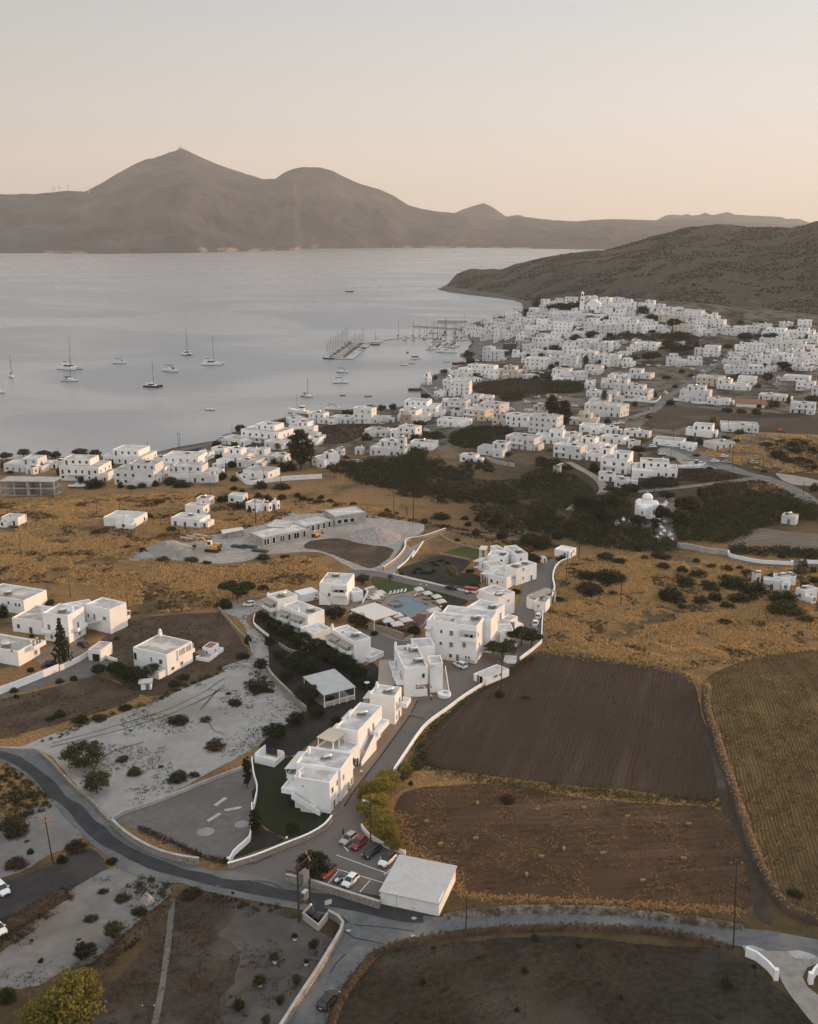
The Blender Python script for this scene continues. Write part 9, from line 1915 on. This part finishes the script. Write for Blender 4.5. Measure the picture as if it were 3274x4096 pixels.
for i, (z, x, y, a, c) in enumerate((('A', 1690, 20, 60, 0), ('A', 1640, 140, 55, 0), ('B', 255, 75, 20, 0), ('B', 320, 200, 0, 1))):
 q = g(z, x, y)
 if c == 0: tag(put('concrete_slab', MB().box(-1.7, -.4, 0, 1.7, .4, .2).mesh('concrete_slab', M['concrete']), None, (q.x, q.y, .07), R(a)), ['upper of two concrete slabs lying end to end in the gravel yard', 'lower of two concrete slabs lying end to end in the gravel yard', 'short concrete block lying near the garden wall in the yard', ''][i], 'slab')
 else: heap(z, x, y, 150, 22, M['gravel'], 'flat pale sand heap in the gravel yard by the white wall', 'sand_heap', 9, .2)
heap('A', 1570, 262, 200, 18, M['gravel'], 'flat pale gravel heap in the middle of the gravel yard', 'gravel_heap', 11, .15)
o = motorboat(8); q = g('P', 595, 482); o.location = (q.x, q.y, q.z + .4); o.rotation_euler = (0, 0, R(-5)); o['label'] = 'white boat stored ashore below the seaside houses at left'
o = motorboat(12); q = g('Y', 685, 762); o.location = (q.x, q.y, q.z + .4); o.rotation_euler = (0, 0, R(0)); o['label'] = 'long white boat stored ashore at the edge of the gravel car park'
U_, ZR_, YR_ = RID
u, v = px('M', 762, 54); p = at_y(u, v, float(np.interp(u, U_, YR_))); t = thing('radio_mast', 'tiny mast on the highest mountain summit', 'mast', (p.x, p.y, p.z - 4)); part('mast', MB().tube([(0, 0, 0), (0, 0, 34)], [1.6, .9], 8), M['alu'], t); part('equipment_hut', MB().box(-14, -5, 0, -4, 5, 9), M['concrete'], t)
for i, (x, y, h) in enumerate(((229, 243, 32), (252, 238, 28), (290, 233, 27), (377, 243, 34))):
 u, v = px('M', x, y); yy = float(np.interp(u, U_, YR_)) - (150 if i == 3 else 0); p = at_y(u, v, yy); hh = h * .95 * yy / F * .72; t = thing('wind_turbine', ['leftmost wind turbine on the far mountain ridge', 'second wind turbine on the far ridge', 'third wind turbine on the far ridge', 'wind turbine nearest the high peak, standing apart'][i], 'wind turbine', (p.x, p.y, p.z - 5), 0, 'wind turbines on the ridge')
 part('tower', MB().tube([(0, 0, 0), (0, 0, hh)], [2.6, 1.6], 10), M['frame'], t); part('nacelle', MB().box(-1.8, -5, hh - 1.8, 1.8, 5, hh + 2), M['frame'], t); part('hub', MB().lathe([(.1, -1), (2, 0), (.1, 1.2)], 10, (0, -6, hh)), M['frame'], t)
 for k in range(3): a = 1.57 + k * 2.094 + i * .5; part('blade', MB().tube([(0, -6, hh), (math.cos(a) * hh * .3, -6, hh + math.sin(a) * hh * .3), (math.cos(a) * hh * .55, -6, hh + math.sin(a) * hh * .55)], [1.3, 1.6, .5], 6), M['frame'], t)
# every label names one thing
NEAR = LM + [('the gravel yard', px('A', 1500, 200)), ('the car park', px('B', 1100, 420)), ('the garden pavilion', px('F', 1270, 1330)), ('the lone square house', px('E', 1240, 560)), ('the hut with rounded corner', px('H', 880, 760)), ('the villa cluster', px('H', 480, 350)), ('the pool', px('G', 600, 560)), ('the golden field pole', px('L', 328, 930)), ('the white storehouse', px('H', 1130, 280)),
   ('the palm in the scrub', px('L', 1600, 800)), ('the excavator', px('K', 595, 320)), ('the asphalt bend', px('A', 900, 350)), ('the dark asphalt lot', px('A', 300, 640)), ('the white road bend', px('E', 1000, 1300)), ('the tall tiered conifer', px('E', 485, 520)), ('the umbrella pine', px('F', 370, 380)), ('the nearest guest house', px('I', 620, 1050)), ('the dark bottom field', px('C', 900, 1300)), ('the white gateway walls', px('D', 1400, 1350)), ('the yellow-green bush at lower left', px('A', 480, 1500)), ('the stubble field', px('V', 1200, 1780)), ('the low concrete building', px('K', 950, 250)), ('the standalone house in the gold field', px('P', 932, 740)), ('the lane through the reeds', px('L', 1300, 700)), ('the ploughed field', px('V', 1200, 1520))]
def label_all(recs, lms):
 bk = {}
 for r in recs:
  u, v = r[1], r[2]; best = min(lms, key=lambda l: math.hypot(u - l[1][0], (v - l[1][1]) * 1.6)); dx, dy = u - best[1][0], (v - best[1][1]) * 1.6
  dd = ('to the right of' if dx > 0 else 'to the left of') if abs(dx) > abs(dy) else ('in front of' if dy > 0 else 'behind'); bk.setdefault((r[3], best[0], dd), []).append((math.hypot(dx, dy), r[0]))
 for (w, l, dd), L in bk.items():
  L.sort(key=lambda q: q[0])
  for i, (_, o) in enumerate(L):
   tail = 'the one' if len(L) == 1 else ORD[min(i, 16)]; t_ = '%s, %s %s %s' % (w, tail, dd, l)
   o['label'] = t_ if len(t_.split()) <= 15 else '%s, %s %s %s' % (w.split()[-1], tail, dd, l)
BL = sorted([r for r in PLANTS if r[0].type == 'MESH'], key=lambda r: -r[0].scale.x / slant(r[0].location)); LOW = set(id(r) for r in BL[285:])
mg = []
for r in BL[285:]:
 o = r[0]; n_ = len(o.data.vertices); co = np.empty(n_ * 3, np.float32); o.data.vertices.foreach_get('co', co); co = co.reshape(-1, 3) * np.array(o.scale); a = o.rotation_euler.z
 mg.append((np.stack([co[:, 0] * math.cos(a) - co[:, 1] * math.sin(a) + o.location.x, co[:, 0] * math.sin(a) + co[:, 1] * math.cos(a) + o.location.y, co[:, 2] + o.location.z], 1), np.arange(n_).reshape(-1, 4)))
V_, Fq = merge(mg); tag(put('shrubbery', fast_mesh('shrubbery', V_, Fq, M['leaf_dark'])), kind='stuff')
PLANTS = [r for r in PLANTS if id(r) not in LOW]
for r in BL[285:]: bpy.data.objects.remove(r[0])
label_all(PLANTS, NEAR); label_all(POL, NEAR); label_all(SC_, LM); label_all(MAR, [('the outer end of the pontoon', px('Z', 818, 474)), ('the middle of the pontoon', px('Z', 890, 420)), ('the inner end of the pontoon', px('Z', 960, 372)), ('the curved breakwater', px('Z', 1320, 332)), ('the harbour quay', px('Z', 1600, 360)), ('the ferry pier', px('Z', 1480, 260))])
